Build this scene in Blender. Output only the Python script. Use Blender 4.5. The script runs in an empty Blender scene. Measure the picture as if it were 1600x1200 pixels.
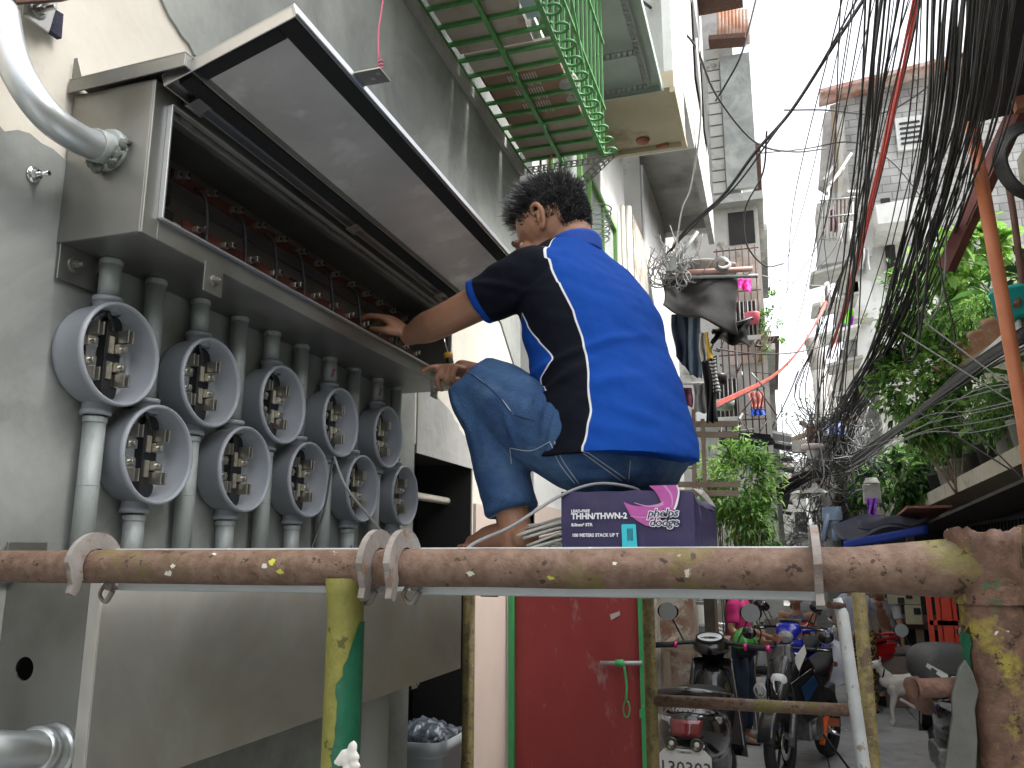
import bpy, math, random
from mathutils import Vector, Matrix, Euler, noise
random.seed(11)
SC = bpy.context.scene
COL = SC.collection
# ---------------------------------------------------------------- camera
H = 1.9                                   # eye height over the alley
FPX, HZ, VX = 1280.0, 870.0, 1210.0
TH = math.atan((HZ-600)/FPX); PH = math.atan((VX-800)*math.cos(TH)/FPX)
cd = bpy.data.cameras.new('camera'); cam = bpy.data.objects.new('camera', cd); COL.objects.link(cam)
cd.sensor_width = 36; cd.lens = 36*FPX/1600; cd.clip_start = .05; cd.clip_end = 600
cam.location = (0, 0, H); cam.rotation_euler = (math.pi/2+TH, 0, PH)
SC.camera = cam
# ---------------------------------------------------------------- sky, sun, exposure
W = bpy.data.worlds.new('World'); SC.world = W; W.use_nodes = True
wn = W.node_tree.nodes; wl = W.node_tree.links
sky = wn.new('ShaderNodeTexSky'); sky.sky_type = 'NISHITA'; sky.sun_disc = False
SUN_EL, SUN_AZ = math.radians(50), math.radians(86)
sky.sun_elevation = SUN_EL; sky.sun_rotation = SUN_AZ; sky.dust_density = 4
hs = wn.new('ShaderNodeHueSaturation'); hs.inputs['Saturation'].default_value = .22; hs.inputs['Value'].default_value = 1.25
wl.new(sky.outputs[0], hs.inputs['Color']); wl.new(hs.outputs[0], wn['Background'].inputs[0])
wn['Background'].inputs[1].default_value = .15
sd = bpy.data.lights.new('sun', 'SUN'); sd.energy = 2.4; sd.angle = math.radians(12); sd.color = (1, .97, .92)
so = bpy.data.objects.new('sun', sd); COL.objects.link(so)
_d = Vector((math.sin(SUN_AZ)*math.cos(SUN_EL), math.cos(SUN_AZ)*math.cos(SUN_EL), math.sin(SUN_EL)))
so.rotation_euler = _d.to_track_quat('Z', 'Y').to_euler()
SC.view_settings.view_transform = 'Standard'; SC.view_settings.look = 'None'
SC.view_settings.exposure = 1.5; SC.view_settings.gamma = 1
SC.render.engine = 'CYCLES'
SC.cycles.max_bounces = 7; SC.cycles.diffuse_bounces = 4; SC.cycles.glossy_bounces = 3; SC.cycles.transparent_max_bounces = 6
# ---------------------------------------------------------------- pixel helpers (photo pixels -> world points on real planes)
_c, _s = math.cos(TH), math.sin(TH); _cp, _sp = math.cos(PH), math.sin(PH)
R_ = Vector((_cp, _sp, 0)); F_ = Vector((-_sp*_c, _cp*_c, _s)); U_ = Vector((_sp*_s, -_cp*_s, _c))
def at(px, py, X=None, Y=None, Z=None, D=None):
    r = (px-800)/FPX*R_+(600-py)/FPX*U_+F_
    k = D if D is not None else X/r.x if X is not None else Y/r.y if Y is not None else (Z-H)/r.z
    return r*k+Vector((0, 0, H))
# ---------------------------------------------------------------- mesh builder
def frame(axis, up=(0, 0, 1)):
    a = Vector(axis).normalized(); u = Vector(up)
    if abs(a.dot(u.normalized())) > .98: u = Vector((0, 1, 0)) if abs(a.y) < .9 else Vector((1, 0, 0))
    x = u.cross(a).normalized(); y = a.cross(x).normalized()
    return x, y, a
def crv(pts, n=6, closed=False):
    P = [Vector(p) for p in pts]; out = []
    m = len(P)
    for i in range(m-(0 if closed else 1)):
        if closed: p0, p1, p2, p3 = P[i-1], P[i], P[(i+1) % m], P[(i+2) % m]
        else:
            p1, p2 = P[i], P[i+1]; p0 = P[i-1] if i else p1*2-p2; p3 = P[i+2] if i+2 < m else p2*2-p1
        for k in range(n):
            t = k/n
            out.append(.5*((2*p1)+(p2-p0)*t+(2*p0-5*p1+4*p2-p3)*t*t+(3*p1-p0-3*p2+p3)*t**3))
    if not closed: out.append(P[-1])
    return out
def sag(a, b, d, n=12, j=0):
    a, b = Vector(a), Vector(b); out = []
    for i in range(n+1):
        t = i/n; p = a.lerp(b, t); p.z -= 4*d*t*(1-t)
        if j and 0 < i < n: p += Vector((random.uniform(-j, j), random.uniform(-j, j), random.uniform(-j, j)))
        out.append(p)
    return out
class MB:
    def __init__(s): s.v = []; s.f = []; s.mi = []; s.sm = []
    def add(s, vs, fs, mi=0, smooth=False):
        o = len(s.v); s.v += [Vector(v) for v in vs]
        for f in fs: s.f.append([o+i for i in f]); s.mi.append(mi); s.sm.append(smooth)
        return s
    def box(s, c, d, R=None, mi=0):
        c = Vector(c); hx, hy, hz = d[0]/2, d[1]/2, d[2]/2
        M = R if R is not None else Matrix.Identity(3)
        if isinstance(M, (tuple, list)): M = Euler(M).to_matrix()
        vs = [c+M @ Vector((x*hx, y*hy, z*hz)) for x in (-1, 1) for y in (-1, 1) for z in (-1, 1)]
        return s.add(vs, [(0, 1, 3, 2), (4, 6, 7, 5), (0, 4, 5, 1), (2, 3, 7, 6), (0, 2, 6, 4), (1, 5, 7, 3)], mi)
    def bb(s, a, b, mi=0):      # axis-aligned box between two corners
        a, b = Vector(a), Vector(b)
        return s.box((a+b)/2, [abs(b[i]-a[i]) for i in range(3)], mi=mi)
    def bar(s, p, q, w, h, up=(0, 0, 1), mi=0):
        p, q = Vector(p), Vector(q); x, y, a = frame(q-p, up)
        vs = [b+x*sx*w/2+y*sy*h/2 for b in (p, q) for sx, sy in ((-1, -1), (1, -1), (1, 1), (-1, 1))]
        return s.add(vs, [(3, 2, 1, 0), (4, 5, 6, 7), (0, 1, 5, 4), (1, 2, 6, 5), (2, 3, 7, 6), (3, 0, 4, 7)], mi)
    def tube(s, pts, r, n=10, mi=0, caps=True, closed=False, flat=1, jit=0):
        P = [Vector(p) for p in pts]; m = len(P)
        if isinstance(r, (int, float)): r = [r]*m
        px = None; vs = []
        for i in range(m):
            t = (P[(i+1) % m]-P[i-1]) if closed else (P[min(i+1, m-1)]-P[max(i-1, 0)])
            if t.length < 1e-9: t = Vector((0, 0, 1))
            t.normalize()
            if px is None: x, y, _ = frame(t)
            else:
                x = px-t*px.dot(t)
                if x.length < 1e-6: x, y, _ = frame(t)
                x.normalize(); y = t.cross(x)
            px = x
            for k in range(n):
                a = 2*math.pi*k/n; rr = r[i]*(1+(random.uniform(-jit, jit) if jit else 0))
                vs.append(P[i]+x*math.cos(a)*rr+y*math.sin(a)*rr*flat)
        fs = []
        for i in range(m if closed else m-1):
            j = (i+1) % m
            for k in range(n): fs.append((i*n+k, i*n+(k+1) % n, j*n+(k+1) % n, j*n+k))
        s.add(vs, fs, mi, True)
        if caps and not closed:
            o = len(s.v)-m*n
            s.f.append([o+k for k in reversed(range(n))]); s.mi.append(mi); s.sm.append(False)
            s.f.append([o+(m-1)*n+k for k in range(n)]); s.mi.append(mi); s.sm.append(False)
        return s
    def lathe(s, prof, o=(0, 0, 0), axis=(0, 0, 1), n=24, mi=0, smooth=True, up=(0, 0, 1), sx=1, sy=1):
        o = Vector(o); x, y, a = frame(axis, up); vs = []; m = len(prof)
        for r, h in prof:
            for k in range(n):
                t = 2*math.pi*k/n; vs.append(o+a*h+x*r*sx*math.cos(t)+y*r*sy*math.sin(t))
        fs = [(i*n+k, i*n+(k+1) % n, (i+1)*n+(k+1) % n, (i+1)*n+k) for i in range(m-1) for k in range(n)]
        s.add(vs, fs, mi, smooth)
        return s
    def disc(s, o, axis, r, n=20, mi=0):
        x, y, a = frame(axis); o = Vector(o)
        return s.add([o+x*r*math.cos(2*math.pi*k/n)+y*r*math.sin(2*math.pi*k/n) for k in range(n)], [tuple(range(n))], mi)
    def cyl(s, p, q, r, n=12, mi=0): return s.tube([p, q], r, n, mi)
    def ell(s, c, r, R=None, nu=14, nv=9, mi=0, smooth=True):
        c = Vector(c); M = R if R is not None else Matrix.Identity(3)
        if isinstance(M, (tuple, list)): M = Euler(M).to_matrix()
        vs = [c+M @ Vector((0, 0, r[2]))]
        for i in range(1, nv):
            a = math.pi*i/nv
            for k in range(nu):
                b = 2*math.pi*k/nu
                vs.append(c+M @ Vector((r[0]*math.sin(a)*math.cos(b), r[1]*math.sin(a)*math.sin(b), r[2]*math.cos(a))))
        vs.append(c+M @ Vector((0, 0, -r[2]))); L = len(vs)-1
        fs = [(0, 1+k, 1+(k+1) % nu) for k in range(nu)]
        for i in range(nv-2):
            for k in range(nu):
                a = 1+i*nu; fs.append((a+k, a+nu+k, a+nu+(k+1) % nu, a+(k+1) % nu))
        a = 1+(nv-2)*nu; fs += [(a+k, L, a+(k+1) % nu) for k in range(nu)]
        return s.add(vs, fs, mi, smooth)
    def prism(s, pts, ex, mi=0):
        P = [Vector(p) for p in pts]; ex = Vector(ex); n = len(P)
        vs = P+[p+ex for p in P]
        return s.add(vs, [tuple(reversed(range(n))), tuple(range(n, 2*n))]+[(i, (i+1) % n, n+(i+1) % n, n+i) for i in range(n)], mi)
    def quad(s, a, b, c, d, mi=0): return s.add([a, b, c, d], [(0, 1, 2, 3)], mi)
    def grid(s, fn, nu, nv, mi=0, smooth=True, wrap=False):
        vs = [fn(i/nu, j/nv) for j in range(nv+1) for i in range(nu+1)]
        return s.add(vs, [(j*(nu+1)+i, j*(nu+1)+i+1, (j+1)*(nu+1)+i+1, (j+1)*(nu+1)+i) for j in range(nv) for i in range(nu)], mi, smooth)
    def xf(s, M):
        s.v = [M @ v for v in s.v]; return s
    def build(s, name, mats, parent=None, loc=None, bevel=0, sub=0, label=None, cat=None, group=None, kind=None, remesh=0, smooth=0, solid=0, fix=False, attrs=None):
        me = bpy.data.meshes.new(name)
        if not isinstance(mats, (list, tuple)): mats = [mats]
        loc = Vector(loc) if loc is not None else None
        if parent is not None:
            bpy.context.view_layer.update() if parent.rotation_euler.z else None
            inv = (Matrix.Translation(parent.location) @ Euler(parent.rotation_euler).to_matrix().to_4x4()).inverted() if parent.parent is None else Matrix.Translation(-Vector(parent['_o']))
            if parent.parent is None: vs = [inv @ v for v in s.v]
            else: vs = [inv @ v for v in s.v]
            base = Vector((0, 0, 0))
        else:
            if loc is None:
                lo = [min(v[i] for v in s.v) for i in range(3)]; hi = [max(v[i] for v in s.v) for i in range(3)]
                loc = Vector(((lo[0]+hi[0])/2, (lo[1]+hi[1])/2, lo[2]))
            vs = [v-loc for v in s.v]
        me.from_pydata([tuple(v) for v in vs], [], s.f)
        for m in mats: me.materials.append(m)
        me.polygons.foreach_set('material_index', s.mi); me.polygons.foreach_set('use_smooth', s.sm)
        me.update()
        if fix:
            import bmesh
            b = bmesh.new(); b.from_mesh(me); bmesh.ops.recalc_face_normals(b, faces=b.faces); b.to_mesh(me); b.free()
        o = bpy.data.objects.new(name, me); COL.objects.link(o)
        if parent is not None:
            o.parent = parent; o['_o'] = tuple(parent.location) if parent.parent is None else tuple(parent['_o'])
        else: o.location = loc; o['_o'] = tuple(loc)
        if remesh:
            m = o.modifiers.new('r', 'REMESH'); m.mode = 'VOXEL'; m.voxel_size = remesh; m.use_smooth_shade = True
            if smooth:
                m = o.modifiers.new('s', 'SMOOTH'); m.factor = .6; m.iterations = smooth
        if solid:
            m = o.modifiers.new('t', 'SOLIDIFY'); m.thickness = solid
        if bevel:
            m = o.modifiers.new('b', 'BEVEL'); m.width = bevel; m.segments = 2; m.limit_method = 'ANGLE'; m.angle_limit = math.radians(40); m.harden_normals = False
        if sub:
            m = o.modifiers.new('u', 'SUBSURF'); m.levels = sub; m.render_levels = sub
        tag(o, label, cat, group, kind)
        return o
def tag(o, label=None, cat=None, group=None, kind=None):
    if label: o['label'] = label
    if cat: o['category'] = cat
    if group: o['group'] = group
    if kind: o['kind'] = kind
    return o
def thing(name, label, cat, loc, group=None, rz=0, kind=None):
    o = bpy.data.objects.new(name, None); COL.objects.link(o); o.location = loc; o.rotation_euler = (0, 0, rz)
    o.empty_display_size = .05
    return tag(o, label, cat, group, kind)
def kids(o): return [c for c in KID.get(o.name, [])]
def copy_tree(o, parent=None):
    c = o.copy(); COL.objects.link(c); c.parent = parent
    for ch in list(o.children): copy_tree(ch, c)
    return c
# ---------------------------------------------------------------- materials
def mat(name, c1, c2=None, scale=6, rough=.7, r2=None, metal=0, bump=0, bscale=None, detail=5, lo=.35, hi=.65, stretch=None, c3=None, s3=3, lo3=.5, hi3=.6,
        alpha=None, trans=0, ior=1.45, spec=None, coat=0, emis=None, sub=0, sheen=0, dist=0):
    m = bpy.data.materials.new(name); m.use_nodes = True; nt = m.node_tree; b = nt.nodes['Principled BSDF']
    def lk(a, c): nt.links.new(a, c)
    b.inputs['Roughness'].default_value = rough; b.inputs['Metallic'].default_value = metal
    b.inputs['Base Color'].default_value = (*c1, 1)
    if trans: b.inputs['Transmission Weight'].default_value = trans; b.inputs['IOR'].default_value = ior
    if alpha is not None: b.inputs['Alpha'].default_value = alpha
    if spec is not None: b.inputs['Specular IOR Level'].default_value = spec
    if coat: b.inputs['Coat Weight'].default_value = coat
    if sheen: b.inputs['Sheen Weight'].default_value = sheen
    if c2 is None and not bump: return m
    tc = nt.nodes.new('ShaderNodeTexCoord'); mp = nt.nodes.new('ShaderNodeMapping'); lk(tc.outputs['Object'], mp.inputs[0])
    if stretch: mp.inputs['Scale'].default_value = stretch
    nz = nt.nodes.new('ShaderNodeTexNoise'); nz.inputs['Scale'].default_value = scale; nz.inputs['Detail'].default_value = detail
    nz.inputs['Roughness'].default_value = .62; nz.inputs['Distortion'].default_value = dist
    lk(mp.outputs[0], nz.inputs['Vector'])
    if c2 is not None:
        rp = nt.nodes.new('ShaderNodeMapRange'); rp.inputs[1].default_value = lo; rp.inputs[2].default_value = hi
        lk(nz.outputs[0], rp.inputs[0])
        mx = nt.nodes.new('ShaderNodeMix'); mx.data_type = 'RGBA'; mx.inputs[6].default_value = (*c1, 1); mx.inputs[7].default_value = (*c2, 1)
        lk(rp.outputs[0], mx.inputs[0]); col = mx.outputs[2]
        if c3 is not None:
            n3 = nt.nodes.new('ShaderNodeTexNoise'); n3.inputs['Scale'].default_value = s3; n3.inputs['Detail'].default_value = 8; n3.inputs['Roughness'].default_value = .65
            ad = nt.nodes.new('ShaderNodeVectorMath'); ad.operation = 'ADD'; ad.inputs[1].default_value = (7.3, 2.1, 5.7)
            lk(mp.outputs[0], ad.inputs[0]); lk(ad.outputs[0], n3.inputs['Vector'])
            r3 = nt.nodes.new('ShaderNodeMapRange'); r3.inputs[1].default_value = lo3; r3.inputs[2].default_value = hi3; lk(n3.outputs[0], r3.inputs[0])
            m3 = nt.nodes.new('ShaderNodeMix'); m3.data_type = 'RGBA'; m3.inputs[7].default_value = (*c3, 1)
            lk(r3.outputs[0], m3.inputs[0]); lk(col, m3.inputs[6]); col = m3.outputs[2]
        lk(col, b.inputs['Base Color'])
        if r2 is not None:
            rr = nt.nodes.new('ShaderNodeMapRange'); rr.inputs[1].default_value = lo; rr.inputs[2].default_value = hi
            rr.inputs[3].default_value = rough; rr.inputs[4].default_value = r2; lk(nz.outputs[0], rr.inputs[0]); lk(rr.outputs[0], b.inputs['Roughness'])
    if bump:
        nb = nt.nodes.new('ShaderNodeTexNoise'); nb.inputs['Scale'].default_value = bscale or scale*4; nb.inputs['Detail'].default_value = 6
        lk(mp.outputs[0], nb.inputs['Vector'])
        bp = nt.nodes.new('ShaderNodeBump'); bp.inputs['Strength'].default_value = bump; bp.inputs['Distance'].default_value = .01
        lk(nb.outputs[0], bp.inputs['Height']); lk(bp.outputs[0], b.inputs['Normal'])
    return m
M = {}
M['cement'] = mat('cement', (.19, .20, .192), (.28, .295, .28), 2.0, .75, bump=.25, bscale=30, c3=(.36, .375, .35), s3=1.6, lo3=.47, hi3=.66, dist=2.2)
M['cream'] = mat('cream_paint', (.62, .58, .5), (.72, .68, .6), 3, .8, bump=.3, bscale=18, c3=(.5, .46, .38), s3=5, lo3=.6, hi3=.75)
M['pinkwall'] = mat('pink_plaster', (.55, .45, .4), (.6, .5, .44), 3, .8, bump=.15)
M['steel'] = mat('stainless_steel', (.25, .25, .235), (.34, .34, .32), 3.5, .36, .5, metal=.9, c3=(.24, .225, .18), s3=6, lo3=.52, hi3=.75, dist=.5)
M['steelcover'] = mat('dull_steel_cover', (.42, .41, .37), (.60, .59, .54), 2.2, .40, .6, metal=.4, c3=(.50, .47, .38), s3=3.2, lo3=.46, hi3=.66, dist=1.2, bump=.04, bscale=90)
M['steel2'] = mat('steel_underside', (.5, .5, .49), (.42, .41, .4), 4, .3, .4, metal=.95)
M['steelin'] = mat('dark_steel_interior', (.17, .15, .145), (.24, .215, .205), 3, .5, metal=.4)
M['lidin'] = mat('lid_inner_panel', (.60, .60, .59), (.46, .455, .45), 3, .42, .55, metal=.4, c3=(.7, .7, .68), s3=9, lo3=.54, hi3=.7)
M['gasket'] = mat('black_foam', (.012, .012, .013), rough=.95, bump=.2, bscale=200)
M['brightedge'] = mat('bare_steel_edge', (.72, .73, .74), rough=.3, metal=.9)
M['galv'] = mat('galvanised_pipe', (.3, .33, .32), (.4, .43, .42), 14, .5, .65, metal=.35, bump=.15, bscale=120, c3=(.2, .22, .2), s3=22, lo3=.56, hi3=.7, stretch=(1, 1, .35))
M['galvb'] = mat('shiny_galvanised', (.62, .65, .66), (.52, .55, .57), 10, .28, .42, metal=.85)
M['meter'] = mat('grey_meter_plastic', (.27, .29, .32), (.31, .33, .36), 8, .38, spec=.5)
M['black'] = mat('black_plastic', (.012, .012, .014), rough=.4)
M['rubber'] = mat('black_rubber', (.018, .018, .018), (.03, .03, .03), 30, .75)
M['clip'] = mat('tinned_clip', (.5, .47, .4), (.62, .6, .55), 40, .3, metal=.9)
M['chrome'] = mat('chrome', (.75, .75, .76), rough=.12, metal=1)
M['copper'] = mat('copper_bar', (.13, .035, .025), (.09, .03, .022), 20, .5, metal=.4)
M['putty'] = mat('grey_putty', (.1, .11, .1), (.18, .19, .17), 40, .8, bump=.6)
M['wirewhite'] = mat('white_cable', (.55, .55, .53), rough=.5)
M['cable'] = mat('black_cable', (.02, .02, .022), (.035, .035, .035), 30, .5)
M['cablegrey'] = mat('grey_cable', (.25, .25, .25), rough=.5)
M['pink'] = mat('pink_wire', (.6, .12, .2), rough=.5)
M['green'] = mat('green_paint', (.06, .24, .06), (.09, .3, .09), 25, .5, bump=.1, c3=(.2, .3, .15), s3=20, lo3=.62, hi3=.7)
M['greenb'] = mat('bright_green_paint', (.03, .33, .1), (.05, .38, .13), 12, .5, c3=(.5, .5, .42), s3=25, lo3=.68, hi3=.7)
M['reddoor'] = mat('red_door_paint', (.24, .024, .026), (.31, .042, .042), 3, .6, .75, bump=.15, c3=(.33, .2, .18), s3=13, lo3=.60, hi3=.74, stretch=(1, 1, .5))
def rusty(name, base, rust, patch, patch2, sc=9, a=(.5, .56), b=(.56, .6), seed=0, stretch=(1, 1, 1)):
    """rust with leftovers of two paints, edges ragged"""
    m = bpy.data.materials.new(name); m.use_nodes = True; nt = m.node_tree; bs = nt.nodes['Principled BSDF']; lk = nt.links.new
    tc = nt.nodes.new('ShaderNodeTexCoord'); mp = nt.nodes.new('ShaderNodeMapping'); mp.inputs['Location'].default_value = (seed, seed*2.3, 1); mp.inputs['Scale'].default_value = stretch
    lk(tc.outputs['Object'], mp.inputs[0])
    def nz(s, off, d=8):
        ad = nt.nodes.new('ShaderNodeVectorMath'); ad.operation = 'ADD'; ad.inputs[1].default_value = (off, off*1.7, -off)
        n = nt.nodes.new('ShaderNodeTexNoise'); n.inputs['Scale'].default_value = s; n.inputs['Detail'].default_value = d; n.inputs['Roughness'].default_value = .65
        lk(mp.outputs[0], ad.inputs[0]); lk(ad.outputs[0], n.inputs['Vector']); return n.outputs[0]
    def rng(o, l, h):
        r = nt.nodes.new('ShaderNodeMapRange'); r.inputs[1].default_value = l; r.inputs[2].default_value = h; lk(o, r.inputs[0]); return r.outputs[0]
    def mix(f, a_, b_):
        x = nt.nodes.new('ShaderNodeMix'); x.data_type = 'RGBA'; lk(f, x.inputs[0])
        for i, c in ((6, a_), (7, b_)):
            if isinstance(c, tuple): x.inputs[i].default_value = (*c, 1)
            else: lk(c, x.inputs[i])
        return x.outputs[2]
    c = mix(rng(nz(55, 3), .40, .60), base, rust)
    c = mix(rng(nz(sc, 11), *a), c, patch)
    c = mix(rng(nz(sc*1.3, 23), *b), c, patch2)
    c = mix(rng(nz(70, 41), .60, .63), c, tuple(x*.35 for x in base))
    c = mix(rng(nz(34, 31), .67, .69), c, (.6, .58, .5))
    c = mix(rng(nz(4, 51, 3), .52, .75), c, tuple(x*.7 for x in rust))
    lk(c, bs.inputs['Base Color']); bs.inputs['Roughness'].default_value = .62; bs.inputs['Metallic'].default_value = .15
    bp = nt.nodes.new('ShaderNodeBump'); bp.inputs['Strength'].default_value = .7; bp.inputs['Distance'].default_value = .005
    lk(nz(45, 5), bp.inputs['Height']); lk(bp.outputs[0], bs.inputs['Normal'])
    return m
M['rustrail'] = rusty('rusty_brown_pipe', (.13, .075, .05), (.20, .13, .095), (.15, .13, .035), (.22, .175, .145), 7, (.53, .62), (.6, .72), 1)
M['rustpost'] = rusty('flaking_yellow_post', (.075, .04, .024), (.14, .075, .05), (.24, .2, .03), (.03, .09, .04), 11, (.57, .63), (.62, .66), 4)
M['yellowpost'] = rusty('yellow_green_post', (.2, .2, .035), (.27, .255, .06), (.16, .09, .045), (.4, .38, .12), 9, (.58, .64), (.62, .7), 9)
M['farpost'] = rusty('mustard_post', (.22, .17, .06), (.3, .24, .1), (.13, .09, .05), (.34, .3, .16), 18, (.5, .6), (.62, .7), 14)
M['hook'] = mat('worn_hook_steel', (.2, .175, .16), (.3, .275, .26), 18, .55, .7, metal=.3, c3=(.2, .12, .08), s3=25, lo3=.55, hi3=.62, bump=.2)
M['galvdeck'] = mat('galvanised_plank', (.42, .46, .48), (.5, .53, .54), 12, .5, metal=.4, c3=(.68, .68, .64), s3=18, lo3=.62, hi3=.65)
M['concrete'] = mat('concrete', (.32, .32, .31), (.43, .43, .41), 3, .85, bump=.4, bscale=20, c3=(.16, .16, .15), s3=1.5, lo3=.5, hi3=.75)
M['white'] = mat('white_paint', (.60, .61, .60), (.68, .69, .68), 2, .7, bump=.1, c3=(.42, .41, .38), s3=1.6, lo3=.5, hi3=.72)
M['whiteold'] = mat('weathered_white', (.46, .45, .42), (.34, .33, .3), 2, .8, bump=.3, c3=(.16, .145, .12), s3=4, lo3=.56, hi3=.7)
M['beige'] = mat('stained_beige', (.42, .36, .25), (.5, .44, .33), 2.5, .8, bump=.15, c3=(.3, .24, .15), s3=2, lo3=.55, hi3=.65)
M['rust'] = mat('rust', (.07, .035, .024), (.12, .06, .042), 25, .85, bump=.5)
M['wood'] = mat('old_wood', (.2, .15, .1), (.29, .23, .17), 8, .75, bump=.3, bscale=60, stretch=(1, 1, .15))
M['darkroom'] = mat('shade_black_interior', (.018, .017, .017), (.03, .028, .027), 2, .95)  # near-black colour that paints in the shade of room and window interiors
M['tarp'] = mat('black_tarp', (.008, .008, .009), (.016, .016, .016), 6, .92, bump=.5, bscale=12)
M['asphalt'] = mat('worn_concrete_paving', (.32, .32, .32), (.41, .41, .40), 2.5, .8, bump=.3, bscale=40, c3=(.2, .2, .2), s3=1.2, lo3=.52, hi3=.7)
def flat(name, c, rough=.6, metal=0, **k): return M.setdefault(name, mat(name, c, rough=rough, metal=metal, **k))
# ================================================================ SETTING: ground
g = MB(); g.quad((-60, -8, 0), (60, -8, 0), (60, 260, 0), (-60, 260, 0)); g.build('ground', M['concrete'], kind='structure')
M['paving'] = M['asphalt']
p = MB(); random.seed(3)
y = -3.0
while y < 60:                       # cast paving slabs with open joints
    L = 1.5 if y < 20 else 6
    for x0, x1 in ((-1.05, .35), (.36, 1.45), (1.46, 2.25)):
        d = .05+random.uniform(0, .004)
        p.bb((x0, y, .004), (x1, y+L-.012, d))
    y += L
p.build('alley', M['paving'], kind='structure', bevel=.004)
# ================================================================ cement building on the wall side
WX = -1.09
def wallpt(px, py): q = at(px, py, X=WX); return (q.y, q.z)
b1 = thing('cement_building', 'grey cement and cream plastered building wall behind the meter boxes', 'building', (-1.5, 1.5, 0))
# wall with the dark doorway cut out (Y 2.30..2.95, up to z 2.36)
DY0, DY1, DZ = 2.42, 2.97, H+.36
m = MB()
m.bb((WX-.22, -2.5, 0), (WX, DY0, 6.2)); m.bb((WX-.22, DY1, 0), (WX, 3.6, 6.2)); m.bb((WX-.22, DY0, DZ), (WX, DY1, 6.2))
m.build('wall', M['cream'], b1)
m = MB(); m.bb((WX-.235, 3.6, 0), (-2.2, 3.82, 6.2)); m.build('return_wall', M['cement'], b1)
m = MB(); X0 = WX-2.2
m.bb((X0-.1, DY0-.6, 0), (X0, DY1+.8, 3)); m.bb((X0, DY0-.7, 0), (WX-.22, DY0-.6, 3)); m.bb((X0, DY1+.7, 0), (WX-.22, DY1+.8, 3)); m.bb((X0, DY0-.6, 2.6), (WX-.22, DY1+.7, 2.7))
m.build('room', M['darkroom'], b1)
m = MB(); m.bb((WX-.225, DY1-.008, 0), (WX-.004, DY1-.002, DZ)); m.bb((WX-.225, DY0+.002, 0), (WX-.004, DY0+.008, DZ)); m.bb((WX-.225, DY0+.01, DZ-.012), (WX-.004, DY1-.01, DZ-.003)); m.build('jamb_shade', M['darkroom'], b1)  # thin dark sheets on jambs and lintel, painting in the doorway's shade
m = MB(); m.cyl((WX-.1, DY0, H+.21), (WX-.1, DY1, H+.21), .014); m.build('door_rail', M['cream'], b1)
# plaster coats: thin slabs with ragged edges lying on the cream wall
def coat(pts, name, mt, th=.006, jag=.012):
    P = []
    n = len(pts)
    for i in range(n):
        a, b_, rag = Vector(pts[i][:2]), Vector(pts[(i+1) % n][:2]), pts[i][2] if len(pts[i]) > 2 else 0
        P.append(a)
        if rag:
            k = max(2, int((b_-a).length/.02))
            nn = Vector((-(b_-a).y, (b_-a).x)).normalized()
            for q in range(1, k):
                t = q/k; w = math.sin(math.pi*t)**.4
                P.append(a.lerp(b_, t)+nn*w*(noise.noise(Vector((a.x*3+q*.37, a.y*5, 1)))*jag*2.5+random.uniform(-jag, jag)*.35))
    m = MB(); m.prism([(WX, p.x, p.y) for p in P], (th, 0, 0)); return m.build(name, mt, b1, fix=True)
w = wallpt
A = w(167, -40); B = w(300, 85); C = w(742, 470); Dd = w(822, 545)
# upper cement coat: above the diagonal line
coat([(A[0]-.15, 6.15), (A[0]-.15, A[1]+.2, 1), B+(1,), C+(1,), (3.3, Dd[1]+.02), (3.59, Dd[1]-.2), (3.59, 6.15)], 'plaster_coat', M['cement'])
A = w(-60, 170); B = w(95, 248)
coat([(-2.4, .05), (-2.4, A[1]+.5), (A[0], A[1], 1), B+(0,), (1.15, H+.60), (2.4, H+.60), (2.41, H+.33), (2.41, .05)], 'plaster_coat', M['cement'])
coat([(2.43, H+.33), (2.43, H+.58), (2.7, H+.52, 1), (2.96, H+.40), (2.96, H+.33)], 'plaster_coat', M['concrete'])
m = MB(); m.bb((WX+.001, 2.98, 0), (WX+.012, 3.36, H+.2)); m.build('wall_panel', M['pinkwall'], b1)
# upper string edge under the balcony
m = MB(); a = at(638, -20, X=WX); b_ = at(828, 262, X=WX)
m.bar((WX+.012, 2.0, H+1.87), (WX+.012, 3.6, H+1.87), .03, .05); m.build('ledge', M['concrete'], b1)
# ================================================================ upper enclosure
def boltset(m, c, n, r=.009, L=.018, mi=0):
    c = Vector(c); n = Vector(n).normalized()
    m.lathe([(0, .003), (r*1.7, .003), (r*1.7, 0)], c, n, 16, mi); m.lathe([(0, .012), (r, .012), (r, .003)], c, n, 6, mi, smooth=False); m.cyl(c, c+n*L, r*.5, 8, mi)
BY0, BY1, BX, BZ0, BZ1 = .978, 2.30, -.92, H+.50, H+.765
ub = thing('junction_enclosure', 'long stainless steel wiring enclosure on the wall with its lid propped open', 'electrical box', (-1.0, 1.6, BZ0))
t = .004
m = MB()
m.bb((WX+.006, BY0, BZ0), (BX, BY0+t, BZ1)); m.bb((WX+.006, BY1-t, BZ0), (BX, BY1, BZ1))            # ends
m.bb((WX+.006, BY0+t, BZ0), (BX, BY1-t, BZ0+t)); m.bb((WX+.006, BY0+t, BZ1-t), (BX, BY1-t, BZ1))     # bottom, top
m.build('body', M['steel'], ub, bevel=.0012)
m = MB(); m.bb((WX+.007, BY0+t, BZ0+t), (WX+.011, BY1-t, BZ1-t)); m.build('back_plate', M['steelin'], ub)
m = MB(); fx = BX+.001; fy0, fy1, fz0, fz1 = BY0+.034, BY1-.03, BZ0+.034, BZ1-.03
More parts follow.
